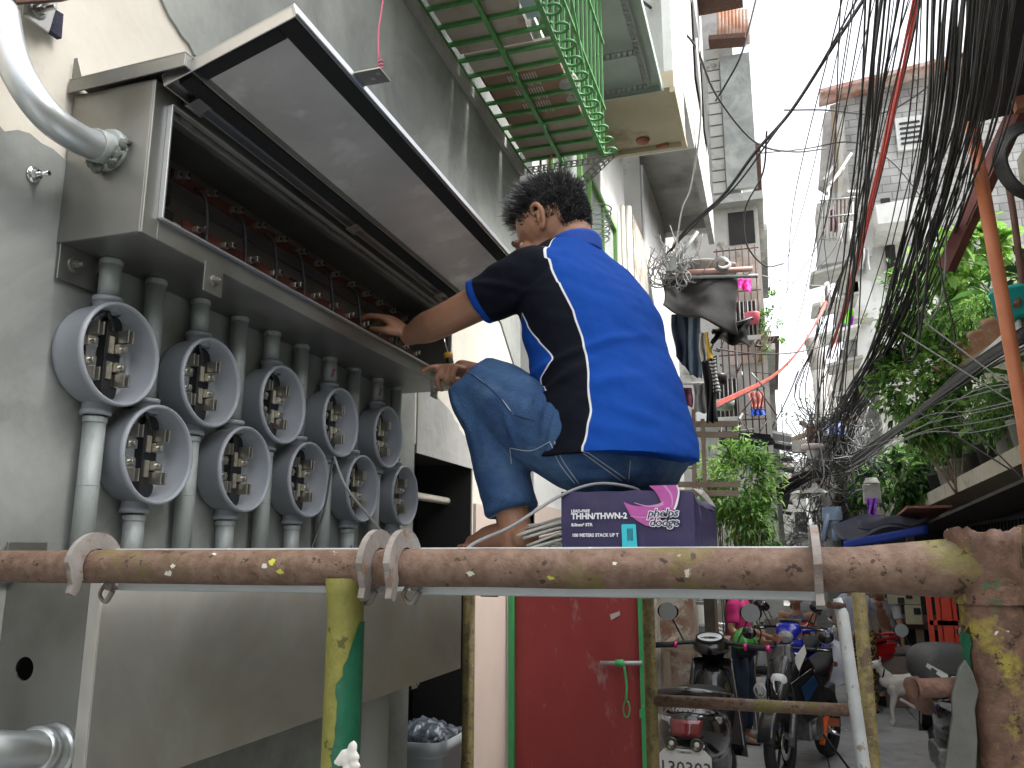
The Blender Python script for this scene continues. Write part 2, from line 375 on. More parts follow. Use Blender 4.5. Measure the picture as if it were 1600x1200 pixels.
m.bb((fx-.004, BY0+.0005, BZ0-.001), (fx+.003, fy0, BZ1)); m.bb((fx-.004, fy1, BZ0-.001), (fx+.003, BY1-.0005, BZ1))
m.bb((fx-.004, fy0, BZ0-.001), (fx+.003, fy1, fz0)); m.bb((fx-.004, fy0, fz1), (fx+.003, fy1, BZ1))
m.build('face_frame', M['steel'], ub, bevel=.0015)
m = MB()       # turned lip round the opening
for a, b_ in (((fy0, fz0), (fy1, fz0)), ((fy0, fz1), (fy1, fz1)), ((fy0, fz0), (fy0, fz1)), ((fy1, fz0), (fy1, fz1))):
    m.bar((fx+.008, a[0], a[1]), (fx+.008, b_[0], b_[1]), .010 if a[1] == b_[1] else .010, .004)
m.build('lip', M['brightedge'], ub, bevel=.0008)
# gutter rail just inside the top
m = MB(); m.bar((fx-.012, BY0+.03, fz1-.006), (fx-.012, BY1-.03, fz1-.006), .018, .012); m.build('gutter', M['steel'], ub, bevel=.002)
# rain roof
RZ = BZ1+.002
m = MB(); m.add([(WX+.004, BY0-.012, RZ+.022), (-.852, BY0-.012, RZ+.028), (-.852, BY1+.01, RZ+.028), (WX+.004, BY1+.01, RZ+.022),
                 (WX+.004, BY0-.012, RZ+.019), (-.852, BY0-.012, RZ+.025), (-.852, BY1+.01, RZ+.025), (WX+.004, BY1+.01, RZ+.019)],
                [(0, 1, 2, 3), (7, 6, 5, 4), (0, 4, 5, 1), (1, 5, 6, 2), (2, 6, 7, 3), (3, 7, 4, 0)])
m.prism([(WX+.004, BY0-.012, RZ-.004), (-.852, BY0-.012, RZ+.002), (-.852, BY0-.012, RZ+.025), (WX+.004, BY0-.012, RZ+.019)], (0, .004, 0))
m.bb((-.855, BY0-.008, RZ+.003), (-.852, BY1+.01, RZ+.025))
m.prism([(WX+.006, BY0-.01, RZ+.02), (WX+.03, BY0-.01, RZ+.02), (WX+.014, BY0-.01, RZ+.062), (WX+.006, BY0-.01, RZ+.062)], (0, .003, 0))
m.build('rain_roof', M['steel'], ub, bevel=.0012)
# lid, hinged along the top, propped nearly level
HG = Vector((-.905, 0, H+.757)); OU = Vector((-.664, 0, H+.834)); LY0, LY1 = .982, 2.30
ax = (OU-HG).normalized(); nn = Vector((-ax.z, 0, ax.x))
LW = (OU-HG).length
def lp(u, y, n): return HG+ax*u+nn*n+Vector((0, y, 0))
def lbox(m, u0, u1, y0, y1, n0, n1, mi=0):
    vs = [lp(u, y, n) for u in (u0, u1) for y in (y0, y1) for n in (n0, n1)]
    m.add(vs, [(0, 1, 3, 2), (4, 6, 7, 5), (0, 4, 5, 1), (2, 3, 7, 6), (0, 2, 6, 4), (1, 5, 7, 3)], mi)
m = MB(); lbox(m, 0, LW, LY0, LY1, .014, .017)
lbox(m, 0, .003, LY0, LY1, -.006, .014); lbox(m, LW-.003, LW, LY0, LY1, -.006, .014)
lbox(m, .003, LW-.003, LY0, LY0+.003, -.006, .014); lbox(m, .003, LW-.003, LY1-.003, LY1, -.006, .014)
lid = m.build('lid', M['steel2'], ub, bevel=.001)
m = MB(); lbox(m, LW+.0005, LW+.004, LY0-.001, LY1+.001, -.004, .017); m.build('lid_edge', M['brightedge'], lid, bevel=.001)
m = MB(); g0, g1 = .006, .034
lbox(m, .016, .044, LY0+.02, LY1-.02, .002, .0138); lbox(m, LW-.04, LW-.006, LY0+.008, LY1-.008, .002, .0138)
lbox(m, .044, LW-.04, LY0+.012, LY0+.042, .0022, .0138); lbox(m, .044, LW-.04, LY1-.04, LY1-.012, .0022, .0138)
m.build('gasket', M['gasket'], lid, bevel=.002)
m = MB(); lbox(m, .0445, LW-.0405, LY0+.0425, LY1-.0405, .008, .0125); m.build('inner_panel', M['lidin'], lid)
for y in (1.06, 1.62, 2.15):
    m = MB(); m.cyl(lp(-.004, y-.02, -.003), lp(-.004, y+.02, -.003), .004); lbox(m, -.004, .022, y-.016, y+.016, -.004, -.001); m.box(HG+Vector((-.016, y, -.016)), (.004, .03, .03)); m.build('hinge', M['steel'], ub, bevel=.0006)
# bracket with the wire loop on the lid edge
bp = lp(LW, 1.27, 0); bq = at(603, 118, Y=1.29)
lb = at(560, 128, X=-.664).y
m = MB(); c0 = lp(LW+.004, lb, .008)
e1 = Vector((.052, 0, .0)); yy = .024
def holed(m, c, ex, ey, nz_, holes=()):
    m.prism([c-ey, c+ex-ey, c+ex+ey, c+ey], nz_)
    for u, v in holes: m.lathe([(0.0, 0), (.0045, 0)], c+ex*u+ey*v+nz_*1.05, nz_, 12, 1); m.lathe([(0.0, 0), (.0045, 0)], c+ex*u+ey*v-nz_*.05, -nz_, 12, 1)
holed(m, c0, e1, Vector((0, .022, 0)), Vector((0, 0, .003)), ((.5, .2), (.8, -.35)))
m.build('hold_up_bracket', [M['steel2'], M['brightedge']], lid, bevel=.0006)
top = at(588, -60, X=-.62)
pts = [c0+e1*.85+Vector((0, -.004, .004))]
wire = MB()
for i in range(26):
    a = i*.9; pts.append(c0+e1*.85+Vector((.004*math.cos(a), -.004+.004*math.sin(a), .004+i*.0011)))
pts += crv([pts[-1], pts[-1]+Vector((-.002, .0, .06)), pts[-1]+Vector((.003, .004, .16)), pts[-1]+Vector((0, .006, .5)), Vector((-.66, lb+.02, H+1.9))], 4)
wire.tube(pts, .0017, 6)
wire.build('tie_wire', M['pink'], label='thin pink wire twisted round the bracket holding the enclosure lid up', cat='wire')
# inside: bus bars, lugs, blocks, links
for k, (z, x) in enumerate(((at(400, 350, X=-1.02).z, -1.03), (at(430, 428, X=-.985).z, -.995))):
    m = MB(); m.bar((x, 1.16, z), (x, 2.24, z), .004, .022); bus = m.build('bus_bar', M['copper'], ub, bevel=.0006)
    for i in range(13):
        y = 1.18+i*.083+(.02 if k else 0)
        m = MB()
        for dy in (-.011, .011):
            zz = z+.004+dy*.4
            m.box((x+.008, y+dy, zz), (.012, .011, .012)); m.lathe([(0, .0165), (.0042, .0165), (.0042, .0145)], (x, y+dy, zz), (1, 0, 0), 8, 1)
        m.build('lug', [M['clip'], M['black']], bus, bevel=.0012)
for y, z, dx in ((1.14, H+.60, 0), (1.14, H+.66, -.01), (1.62, H+.62, -.02), (2.02, H+.6, 0)):
    m = MB(); m.box((-1.045+dx, y, z), (.05, .055, .045)); m.box((-1.02+dx, y, z), (.02, .03, .03)); m.build('support_block', M['black'], ub, bevel=.003)
for i, y in enumerate((1.21, 1.33, 1.44, 1.55, 1.68, 1.82, 2.03)):
    m = MB(); m.tube(crv([(-1.016, y, H+.69), (-.996, y+.006, H+.67), (-.985, y+.004, H+.62), (-.975, y-.008, H+.57), (-.985, y-.012, H+.52)], 5), .0042, 8); m.build('link_wire', M['cable'], ub)
m = MB(); m.tube(crv([(-1.02, BY0+.01, H+.64), (-1.03, 1.1, H+.61), (-1.02, 1.2, H+.60), (-1.03, 1.4, H+.605), (-1.015, 1.55, H+.61), (-1.02, 1.75, H+.60), (-1.02, 1.9, H+.615), (-1.02, 2.1, H+.6)], 6), .0045, 8); m.build('white_wire', M['wirewhite'], ub)
m = MB(); m.bar((-1.07, 1.0, H+.69), (-1.07, 2.28, H+.69), .012, .006); m.build('mounting_strip', M['steelin'], ub)
# mounting tabs under the box
def tab(parent, c, sx=.045, sz=.05, flat_x=True):
    m = MB(); c = Vector(c)
    if flat_x: m.box(c+Vector((0, 0, -sz/2)), (.003, sx, sz)); boltset(m, c+Vector((.0015, 0, -sz*.55)), (1, 0, 0), .006, .016)
    m.build('mounting_tab', M['steel'], parent, bevel=.0008)
tab(ub, (BX+.0055, 1.155, BZ0+.006), .05, .055); tab(ub, (BX+.0055, 2.16, BZ0+.006), .05, .055)
m = MB(); m.box((WX+.012, 1.02, BZ0-.03), (.004, .08, .06)); m.bar((WX+.012, 1.06, BZ0-.0), (WX+.04, 1.06, BZ0-.0), .003, .05); boltset(m, (WX+.014, 1.01, BZ0-.028), (1, 0, 0), .008, .02)
m.build('mounting_tab', M['steel'], ub, bevel=.001)
# ================================================================ lower enclosure
LX, LY0_, LY1_, LZ0, LZ1 = -.905, .965, 2.375, H-.318, H-.028
le = thing('main_enclosure', 'closed stainless steel enclosure below the round meter sockets', 'electrical box', (-1.0, 1.6, LZ0))
m = MB()
x0, y0, z0, x1, y1, z1 = WX+.006, LY0_, LZ0, LX-.004, LY1_, LZ1
m.bb((x0, y0, z1-.003), (x1, y1, z1)); m.bb((x0, y0, z0), (x1, y1, z0+.003)); m.bb((x0, y1-.003, z0+.003), (x1, y1, z1-.003))
# near side with a round knock-out
hc = at(38, 1045, Y=LY0_); hr = .0165; N = 28
ring = [(hc.x+hr*math.cos(2*math.pi*k/N), hc.z+hr*math.sin(2*math.pi*k/N)) for k in range(N)]
def edgept(a):
    dx, dz = math.cos(a), math.sin(a); ts = []
    if dx > 1e-6: ts.append((x1-hc.x)/dx)
    if dx < -1e-6: ts.append((x0-hc.x)/dx)
    if dz > 1e-6: ts.append((z1-.003-hc.z)/dz)
    if dz < -1e-6: ts.append((z0+.003-hc.z)/dz)
    t_ = min(ts); return (hc.x+dx*t_, hc.z+dz*t_)
angs = sorted([2*math.pi*k/N for k in range(N)]+[math.atan2(zz-hc.z, xx-hc.x) % (2*math.pi) for xx in (x0, x1) for zz in (z0+.003, z1-.003)])
for yy_ in (y0, y0+.003):
    for i in range(len(angs)):
        a, b_ = angs[i], angs[(i+1) % len(angs)]
        p = [(hc.x+hr*math.cos(a), hc.z+hr*math.sin(a)), edgept(a), edgept(b_), (hc.x+hr*math.cos(b_), hc.z+hr*math.sin(b_))]
        m.quad(*[(q[0], yy_, q[1]) for q in p])
m.lathe([(hr, 0), (hr, .003)], (hc.x, y0, hc.z), (0, 1, 0), N)
m.build('body', M['steel'], le)
m = MB(); m.box(((x0+x1)/2, y0+.09, (z0+z1)/2), (.17, .002, .27)); m.build('hole_backing', M['black'], le)  # black plate filling the view through the knock-out
SE = 1.70
m = MB(); m.bb((LX-.004, LY0_-.003, LZ0-.004), (LX, SE-.001, LZ1+.002)); m.bb((LX-.022, LY0_-.0045, LZ0-.004), (LX-.001, LY0_-.0015, LZ1+.002)); m.build('cover', M['steelcover'], le, bevel=.0012)
m = MB(); m.bb((LX-.004, SE+.001, LZ0-.004), (LX+.001, LY1_+.003, LZ1+.002)); m.build('cover', M['steelcover'], le, bevel=.0012)
m = MB(); m.box((WX+.014, .985, LZ1+.02), (.004, .07, .06)); boltset(m, (WX+.016, .985, LZ1+.02), (1, 0, 0), .007, .018)
m.build('mounting_tab', M['steel'], le, bevel=.001)
m = MB(); q = at(650, 1080, X=-1.03); m.box((-1.03, 2.33, LZ0-.03), (.003, .04, .06)); boltset(m, (-1.028, 2.33, LZ0-.045), (1, 0, 0), .006, .012); m.build('mounting_tab', M['galvb'], le, bevel=.001)
# ================================================================ meter sockets
MDX = -1.085
def meter_base(loc, label):
    r = thing('meter_socket', label, 'meter socket', loc, 'round meter sockets')
    o = Vector(loc); ax_ = (1, 0, 0)
    m = MB()
    m.lathe([(0, .002), (.070, .002), (.080, .006), (.0835, .016), (.0845, .060), (.087, .062), (.0875, .069), (.085, .072), (.0815, .071), (.0805, .064), (.079, .018), (.072, .012), (0, .012)], o, ax_, 48)
    hs_ = m.build('housing', M['meter'], r)
    for sg in (1, -1):
        m = MB(); m.lathe([(.0225, .074), (.0225, .092), (.0245, .0925), (.0245, .101), (.0185, .1015)], o+Vector((.028, 0, 0)), (0, 0, sg), 20); m.build('hub', M['meter'], r)
    for k, dy in enumerate((.020, -.046)):
        m = MB(); w_, hl = (.036, .056) if k == 0 else (.020, .040)
        m.box(o+Vector((.022, dy, 0)), (.018, w_, hl*2)); m.cyl(o+Vector((.013, dy, hl)), o+Vector((.031, dy, hl)), w_/2-.0005, 18); m.cyl(o+Vector((.0131, dy, -hl)), o+Vector((.0309, dy, -hl)), w_/2-.0005, 18)
        m.build('insulator', M['black'], r, bevel=.002)
        for sz in (1, -1):
            m = MB(); c = o+Vector((.040, dy+.005, sz*.034))
            m.box(c+Vector((.004, 0, sz*.004)), (.026, .003, .022)); m.box(c+Vector((.004, .011, sz*.004)), (.026, .003, .022)); m.box(c+Vector((-.006, .005, sz*.004)), (.003, .013, .022))
            m.box(c+Vector((-.004, .006, -sz*.018)), (.012, .022, .016)); m.lathe([(0, .008), (.0045, .008), (.005, 0)], c+Vector((.002, .004, -sz*.018)), (1, 0, 0), 10)
            m.box(c+Vector((-.008, -.012, -sz*.012)), (.004, .012, .03))
            m.build('terminal_clip', M['clip'], r, bevel=.0006)
    m = MB(); m.tube(crv([o+Vector((.03, 0, .08)), o+Vector((.028, .012, .062)), o+Vector((.03, .016, .045))], 5), .004, 8); m.tube(crv([o+Vector((.03, -.005, .08)), o+Vector((.028, -.024, .065)), o+Vector((.03, -.04, .045))], 5), .004, 8)
    m.build('lead_wire', M['cable'], r)
    for (a, b_) in ((.062, .02), (-.062, -.012)):
        m = MB(); m.lathe([(0, .004), (.004, .004), (.005, 0)], o+Vector((.012, b_, a)), (1, 0, 0), 10); m.build('screw', M['chrome'], r)
    return r
UY = [1.069, 1.305, 1.553, 1.812, 2.080]; LYs = [1.178, 1.431, 1.676, 1.940, 2.203]
ordn = ['first', 'second', 'third', 'fourth', 'fifth']
first = None
for row, ys, z in (('upper', UY, H+.330), ('lower', LYs, H+.175)):
    for i, y in enumerate(ys):
        lb_ = f'round grey meter socket, {ordn[i]} from the left in the {row} row'
        if i == 0: lb_ = f'big nearest round grey meter socket at the left end of the {row} row'
        if i == 4: lb_ = f'farthest round grey meter socket at the right end of the {row} row'
        if first is None: first = meter_base((MDX, y, z), lb_); continue
        c = copy_tree(first); c.location = (MDX, y, z); c['label'] = lb_; c.rotation_euler = (random.uniform(-.03, .03), 0, 0)
# pipes
PXX = MDX+.028
def pipe(y, za, zb, lab, kk):
    m = MB(); m.cyl((PXX, y, zb), (PXX, y, za), .0175, 20); o = None
    r = thing('conduit_pipe', lab, 'pipe', (PXX, y, min(za, zb)), 'conduit pipes of the meter bank')
    m.build('tube', M['galv'], r)
    m = MB(); zt = max(za, zb); m.lathe([(.0177, 0), (.0192, .0003), (.0192, .009), (.0177, .0093)], (PXX, y, zt-.011), (0, 0, 1), 20, smooth=False); m.build('locknut', M['galv'], r)
    if abs(za-zb) > .2:
        m = MB(); zc = min(za, zb)+abs(za-zb)*.55; m.lathe([(.0176, 0), (.0182, .0005), (.0182, .0015), (.0176, .002)], (PXX, y, zc), (0, 0, 1), 20); m.build('joint_line', M['galv'], r)
    return r
for i, y in enumerate(UY):
    pipe(y, BZ0, H+.433, f'short galvanised conduit above the {ordn[i]} upper meter socket', i)
    pipe(y, H+.227, LZ1, f'long galvanised conduit below the {ordn[i]} upper meter socket', i)
for i, y in enumerate(LYs):
    pipe(y, BZ0, H+.278, f'long galvanised conduit above the {ordn[i]} lower meter socket', i)
    pipe(y, H+.072, LZ1, f'short galvanised conduit below the {ordn[i]} lower meter socket', i)
# ================================================================ big conduit elbows
r = thing('conduit_elbow', 'thick shiny galvanised conduit bend entering the side of the open enclosure', 'pipe', (-1.0, .98, H+.64))
e = at(172, 236, Y=BY0)
P_ = [Vector((-1.055, .78, H+1.6)), Vector((-1.05, .775, H+1.1)), at(10, 30, Y=.80), at(38, 110, Y=.825), at(85, 180, Y=.86), at(130, 218, Y=.92), Vector((e.x, BY0, e.z))]
P_ = [Vector((e.x-.0, .80, H+1.7)), at(4, -60, Y=.80), at(4, 20, Y=.80), at(24, 105, Y=.815), at(68, 175, Y=.85), at(120, 215, Y=.91), Vector((e.x, BY0, e.z))]
m = MB(); m.tube(crv(P_, 8), .0235, 24); m.build('tube', M['galvb'], r)
m = MB(); dd = (P_[-1]-P_[-2]).normalized()
m.tube([P_[-1]-dd*.035, P_[-1]-dd*.0], .027, 20)
m.lathe([(.0, .012), (.033, .012), (.036, .006), (.036, 0)], (e.x, BY0, e.z), (0, -1, 0), 20); m.build('fitting', M['galv'], r, bevel=.001)
m = MB()
for k in range(26):
    a = random.uniform(math.pi*.9, math.pi*2.1); rr = random.uniform(.026, .04)
    m.ell((e.x+rr*math.cos(a), BY0-.004-random.uniform(0, .012), e.z+rr*math.sin(a)), [random.uniform(.004, .01) for _ in range(3)], nu=7, nv=5)
m.build('putty', M['putty'], r, remesh=.002, smooth=2)
r = thing('lower_conduit', 'thick shiny galvanised conduit stub entering the side of the closed enclosure', 'pipe', (-1.0, .9, H-.29))
e = at(88, 1172, Y=LY0_)
m = MB(); P_ = [at(-90, 1172, Y=.80), at(20, 1174, Y=.88), Vector((e.x, LY0_, e.z))]
m.tube(crv(P_, 5), .025, 24); m.build('tube', M['galvb'], r)
m = MB(); d_ = (P_[2]-P_[1]).normalized()
m.lathe([(.0255, 0), (.031, .002), (.031, .018), (.0285, .02), (.0285, .034), (.031, .036), (.031, .045)], P_[2]-d_*.05, d_, 24); m.lathe([(0, .007), (.036, .007), (.036, 0)], (e.x, LY0_-.001, e.z), (0, -1, 0), 20); m.build('connector', M['galvb'], r)
# wall anchor bolt and corner bracket
m = MB(); q = at(47, 274, X=WX); boltset(m, (WX+.006, q.y, q.z), (1, .1, 0), .008, .03); m.build('anchor_bolt', M['chrome'], label='lone steel anchor bolt sticking out of the cement wall left of the open enclosure', cat='bolt')
r = thing('wall_bracket', 'steel bracket with a bolt and dark felt pad at the top left corner', 'bracket', (WX, .85, H+.8))
a0 = at(72, 8, X=WX+.02)
m = MB(); m.prism([at(x, y, X=WX+.02) for x, y in ((34, -30), (98, -30), (74, 52), (34, 24))], (.004, 0, 0)); boltset(m, at(60, 17, X=WX+.024), (1, 0, 0), .008, .035); m.build('plate', M['steel2'], r, bevel=.001)
m = MB(); m.prism([at(x, y, X=WX+.008) for x, y in ((72, 12), (92, 24), (89, 62), (66, 46))], (.01, 0, 0)); m.build('felt_pad', mat('navy_felt', (.03, .03, .06), (.05, .05, .09), 200, .95, bump=.6, bscale=300), r)
m = MB(); m.bar(at(10, 0, X=WX+.05), at(105, -6, X=WX+.05), .03, .012); m.build('strap', M['rust'], r)

for y, z in ((UY[3], H+.46), (LYs[4], H+.36), (LYs[3], H+.02), (LYs[1], H+.0), (UY[4], H+.462)):
    m = MB()
    for k in range(4): a0 = -.9+.1*k; m.tube([(PXX+.0181*math.cos(a0+q*.08), y+.0181*math.sin(a0+q*.08), z+.006*(k-2)+.004*math.sin(q*2+k)) for q in range(6)], .0007, 4)
    m.build('marker_scribble', flat('red_marker', (.35, .02, .03), .8), label=f'faint red marker scribble on the conduit {round(y, 2)} metres along' if False else 'faint red marker scribble on a conduit of the meter bank', cat='marking', group='red marker scribbles on the conduits')
# ================================================================ near scaffold
PY_, PZ_ = .87, H-.012
sf = thing('scaffold', 'rusty near scaffold frame with flaking yellow and green paint, crossing the view', 'scaffold', (-.4, PY_, 0))
m = MB(); xr = at(1538, 870, Y=PY_).x
pts = [(-1.045, PY_, PZ_)]+[(-1.0+i*.1, PY_, PZ_+random.uniform(-.0008, .0008)) for i in range(11)]
pts = [Vector(p) for p in pts]+[Vector((xr-.11, PY_, PZ_)), Vector((xr-.06, PY_, PZ_+.001)), Vector((xr, PY_, PZ_+.002))]
m.tube(pts, [.0208]*(len(pts)-3)+[.0215, .025, .029], 28); rail = m.build('top_rail', M['rustrail'], sf)
m = MB(); m.tube([(xr, PY_, H-1.0), (xr, PY_, PZ_-.05), (xr, PY_, PZ_+.030)], .0258, 28, caps=False); m.tube([(xr, PY_, PZ_-.06), (xr, PY_, PZ_+.02)], .024, 28, caps=False)
random.seed(5)
n_ = 44; ring0 = []; ring1 = []
vs = []; fs = []
for k in range(n_):
    a = 2*math.pi*k/n_; 
    for rr, zz in ((.0285, -.03), (.0305, .022+random.uniform(-.001, .001)), (.030+random.uniform(-.001, .003), .036+random.uniform(-.004, .004)), (.024, .034), (.024, .0)):
        vs.append((xr+rr*math.cos(a), PY_+rr*math.sin(a), PZ_+zz))
for k in range(n_):
    for j in range(4): a = k*5+j; b_ = ((k+1) % n_)*5+j; fs.append((a, b_, b_+1, a+1))
m.add(vs, fs, 0, True)
m.build('post', M['rustpost'], sf)
m = MB(); m.tube([(xr, PY_+.004, 0.02), (xr, PY_+.004, H-1.0)], .0275, 20); m.build('post', M['yellowpost'], sf)
m = MB(); m.box((xr+.045, PY_+.03, H-.30), (.004, .05, .66)); m.bar((xr+.044, PY_+.0, H+.005), (xr+.044, PY_+.055, H+.005), .004, .02); m.build('side_plate', M['farpost'], sf, bevel=.001)
m = MB()
q0 = at(541, 900, Y=PY_+.0)
m.tube([(q0.x, PY_, PZ_-.012), (q0.x, PY_, PZ_-.03), (q0.x+.001, PY_, PZ_-.05), (q0.x+.004, PY_, 0.1)], [.024, .0215, .0205, .0205], 24)
m.build('inner_post', M['yellowpost'], sf)
# a torn run of dark green paint standing proud on the inner post and on the corner
gr = mat('dark_green_paint', (.004, .07, .035), (.008, .1, .05), 20, .4, bump=.2)
def skin_patch(cx, cy, r, z0, z1, a0f, a1f, name, mt, par, lean=0):
    m = MB(); nz_, na = 60, 8; vs = []
    for j in range(nz_+1):
        t = j/nz_; z = z0+(z1-z0)*t; a0 = a0f(t)+noise.noise(Vector((t*14, 1, 3)))*.4+noise.noise(Vector((t*55, 4, 3)))*.22+random.uniform(-.05, .05); a1 = a1f(t)+noise.noise(Vector((t*9, 8, 3)))*.1
        for i in range(na+1):
            a = a0+(a1-a0)*i/na; vs.append((cx+lean*t+(r)*math.cos(a), cy+r*math.sin(a), z))
    m.add(vs, [(j*(na+1)+i, j*(na+1)+i+1, (j+1)*(na+1)+i+1, (j+1)*(na+1)+i) for j in range(nz_) for i in range(na)], 0, True)
    return m.build(name, mt, par)
skin_patch(q0.x+.002, PY_, .0212, PZ_-.06, PZ_-.62, lambda t: -.25-min(t*9, 1)*1.15-.25*t, lambda t: .5, 'green_paint', gr, sf, lean=.001)
skin_patch(xr, PY_, .0281, PZ_-.055, PZ_-.20, lambda t: -math.pi*.98, lambda t: -math.pi*.98+(.55-.3*t), 'green_paint', gr, sf)
# flakes of old paint and mortar on the rail
random.seed(8)
for k, (px, py, r, c) in enumerate([(425, 878, .009, 0), (270, 885, .006, 1), (330, 866, .005, 1), (437, 893, .007, 0), (263, 896, .008, 1), (735, 896, .006, 1), (960, 880, .004, 1), (120, 905, .006, 0), (860, 903, .006, 0), (560, 868, .004, 1), (414, 885, .006, 1), (1060, 868, .003, 1)]):
    m = MB(); q = at(px, py, Y=PY_-.0205); a = math.asin(max(-.98, min(.98, (q.z-PZ_)/.0208)))
    r *= .62; vs = [(0, a)]+[((random.uniform(.35, 1)*r*math.cos(t_)*1.5), a+random.uniform(.35, 1)*r*math.sin(t_)/.0208) for t_ in [i*math.pi/10 for i in range(20)]]
    V_ = [Vector((q.x+u, PY_-.0212*math.cos(b_), PZ_+.0212*math.sin(b_))) for u, b_ in vs]
    m.add(V_, [(0, 1+i, 1+(i+1) % 20) for i in range(20)], 0, True)
    m.build('paint_flake', [flat('lime_paint', (.5, .5, .06)), flat('mortar_splash', (.6, .57, .5))][c], rail)
m = MB(); q = at(535, 1185, Y=PY_-.021)
for k in range(12): m.ell(q+Vector((random.uniform(-.012, .014), .003, random.uniform(-.014, .012))), [random.uniform(.004, .009), .003, random.uniform(.004, .008)], nu=8, nv=5)
m.build('foam_blob', flat('mortar_white', (.62, .6, .56), .9), sf, remesh=.0015, smooth=1)
# locking stud and hanging brace at the corner
r = thing('cross_brace', 'grey flat steel brace hanging from the rusty stud on the near scaffold post', 'brace', (xr-.05, PY_-.02, H-.3))
s0, s1 = at(1428, 1076, Y=PY_-.03), at(1530, 1072, Y=PY_)
m = MB(); m.tube([s0, s1], [.0085, .0085], 16); m.disc(s0-Vector((.0005, 0, 0)), (-1, -.3, 0), .0085); m.build('stud', M['rust'], r)
m = MB()
c_ = [(1508, 1030), (1520, 1050), (1530, 1080), (1524, 1110), (1528, 1160), (1522, 1260), (1470, 1260), (1478, 1190), (1488, 1120), (1487, 1085), (1498, 1045)]
m.prism([at(x, y, Y=PY_-.026) for x, y in c_], (0, .005, 0)); m.build('strap', mat('dull_grey_strap', (.07, .072, .064), (.12, .12, .11), 20, .6, metal=.3), r, bevel=.0015)
m = MB(); q = at(1425, 1074, Y=PY_+.06); m.tube(crv([at(1424, 1058, Y=PY_+.05), at(1430, 1076, Y=PY_+.05), at(1440, 1094, Y=PY_+.055), at(1452, 1108, Y=PY_+.07)], 4), [.006, .008, .0095, .0095, .0095, .0095, .0095, .0095, .009, .009, .008, .008, .006][:13], 12); m.build('coupler', M['rust'], r)
# ---------------------------------------------------------------- planks
def plank(xa, xb, hooks, label):
    r = thing('scaffold_plank', label, 'plank', ((xa+xb)/2, 1.7, H-.045), 'scaffold planks')
    ya, yb = PY_+.028, 2.62
    m = MB(); n = 5; w_ = (xb-xa)/n
    m.bb((xa, ya+.03, H+.004), (xb, yb-.03, H+.006)); 
    m.build('deck', M['galvdeck'], r)
    for x in (xa, xb-.004): m = MB(); m.bb((x, ya+.03, H-.042), (x+.004, yb-.03, H+.004)); m.build('side_rail', M['galvdeck'], r)
    for y in (ya, yb-.03):
        m = MB(); m.bb((xa-.006, y, H-.043), (xb+.006, y+.03, H+.0105)); m.build('end_beam', M['galvdeck'], r, bevel=.003)
    for x in hooks:
        m = MB(); th = .0045; N = 18; P = []
        for i in range(N+1):
            a = math.radians(-12+i*(222)/N); P.append((math.cos(a), math.sin(a)))
        prof = []
        ro = [.0405+.002*math.sin(3*i) for i in range(N+1)]
        out = [Vector((x, PY_+P[i][0]*(.046 if i < N-2 else .041), PZ_+P[i][1]*.043)) for i in range(N+1)]
        inn = [Vector((x, PY_+P[i][0]*.0225, PZ_+P[i][1]*.0225)) for i in range(N+1)]
        tip = [Vector((x, PY_-.0385, PZ_-.032)), Vector((x, PY_-.030, PZ_-.036)), Vector((x, PY_-.024, PZ_-.030))]
        tail = [Vector((x, ya+.02, PZ_-.02)), Vector((x, ya+.02, PZ_+.015))]
        m.prism(out+tip+list(reversed(inn))+tail, (.0075, 0, 0)); m.build('hook', M['hook'], r, bevel=.0016)
    return r
xa0, xb0 = at(168, 915, Y=.9).x, at(588, 915, Y=.9).x
xa1, xb1 = at(660, 915, Y=.9).x, at(1262, 915, Y=.9).x
plank(xa0, xb0, (at(150, 880, Y=.87).x-.006, at(600, 880, Y=.87).x-.012), 'galvanised scaffold plank nearest the wall, its hooks over the rusty rail')
plank(xa1, xb1, (at(636, 880, Y=.87).x-.008, at(1268, 880, Y=.87).x), 'galvanised scaffold plank carrying the wire carton, its hooks over the rusty rail')
# lock catches below the rail
for px, lab in ((178, 'small bent latch under the left plank hook'), (583, 'curled latch hanging between the two middle plank hooks'), (650, 'rusted latch with a nut beneath the second middle hook')):
    q = at(px, 915, Y=.9)
    m = MB(); m.tube(crv([q+Vector((.012, 0, .014)), q+Vector((0, -.01, .006)), q+Vector((-.01, -.012, -.01)), q+Vector((.0, -.012, -.02)), q+Vector((.010, -.012, -.006))], 5), .0042, 8, flat=.6)
    m.cyl(q+Vector((.004, -.014, 0)), q+Vector((.004, .01, 0)), .006, 8); m.build('latch', M['hook'], label=lab, cat='latch', group='plank latches')
# ---------------------------------------------------------------- far scaffold frame
FY = 2.66
r = thing('scaffold', 'mustard far scaffold frame standing behind the seated worker', 'scaffold', (-.4, FY, 0))
for px in (733, 1012, 1342):
    q = at(px, 930, Y=FY); m = MB(); m.tube([(q.x, FY, 0.02), (q.x, FY, PZ_)], .0195, 16); m.build('post', M['farpost'], r)
m = MB(); m.tube([(-.985, FY, PZ_), (.26, FY, PZ_)], .0205, 16); m.build('top_rail', M['rustrail'], r)
m = MB(); a, b_ = at(1018, 1094, Y=FY), at(1335, 1112, Y=FY); m.tube([a, Vector((b_.x, FY, a.z))], [.0175]*2, 14); m.build('cross_tube', M['rustrail'], r)
m = MB(); q = at(765, 930, Y=FY-.02); m.tube([q+Vector((-.03, 0, 0)), q+Vector((.03, 0, -.001))], .005, 8); m.build('lock_pin', M['rustrail'], r)
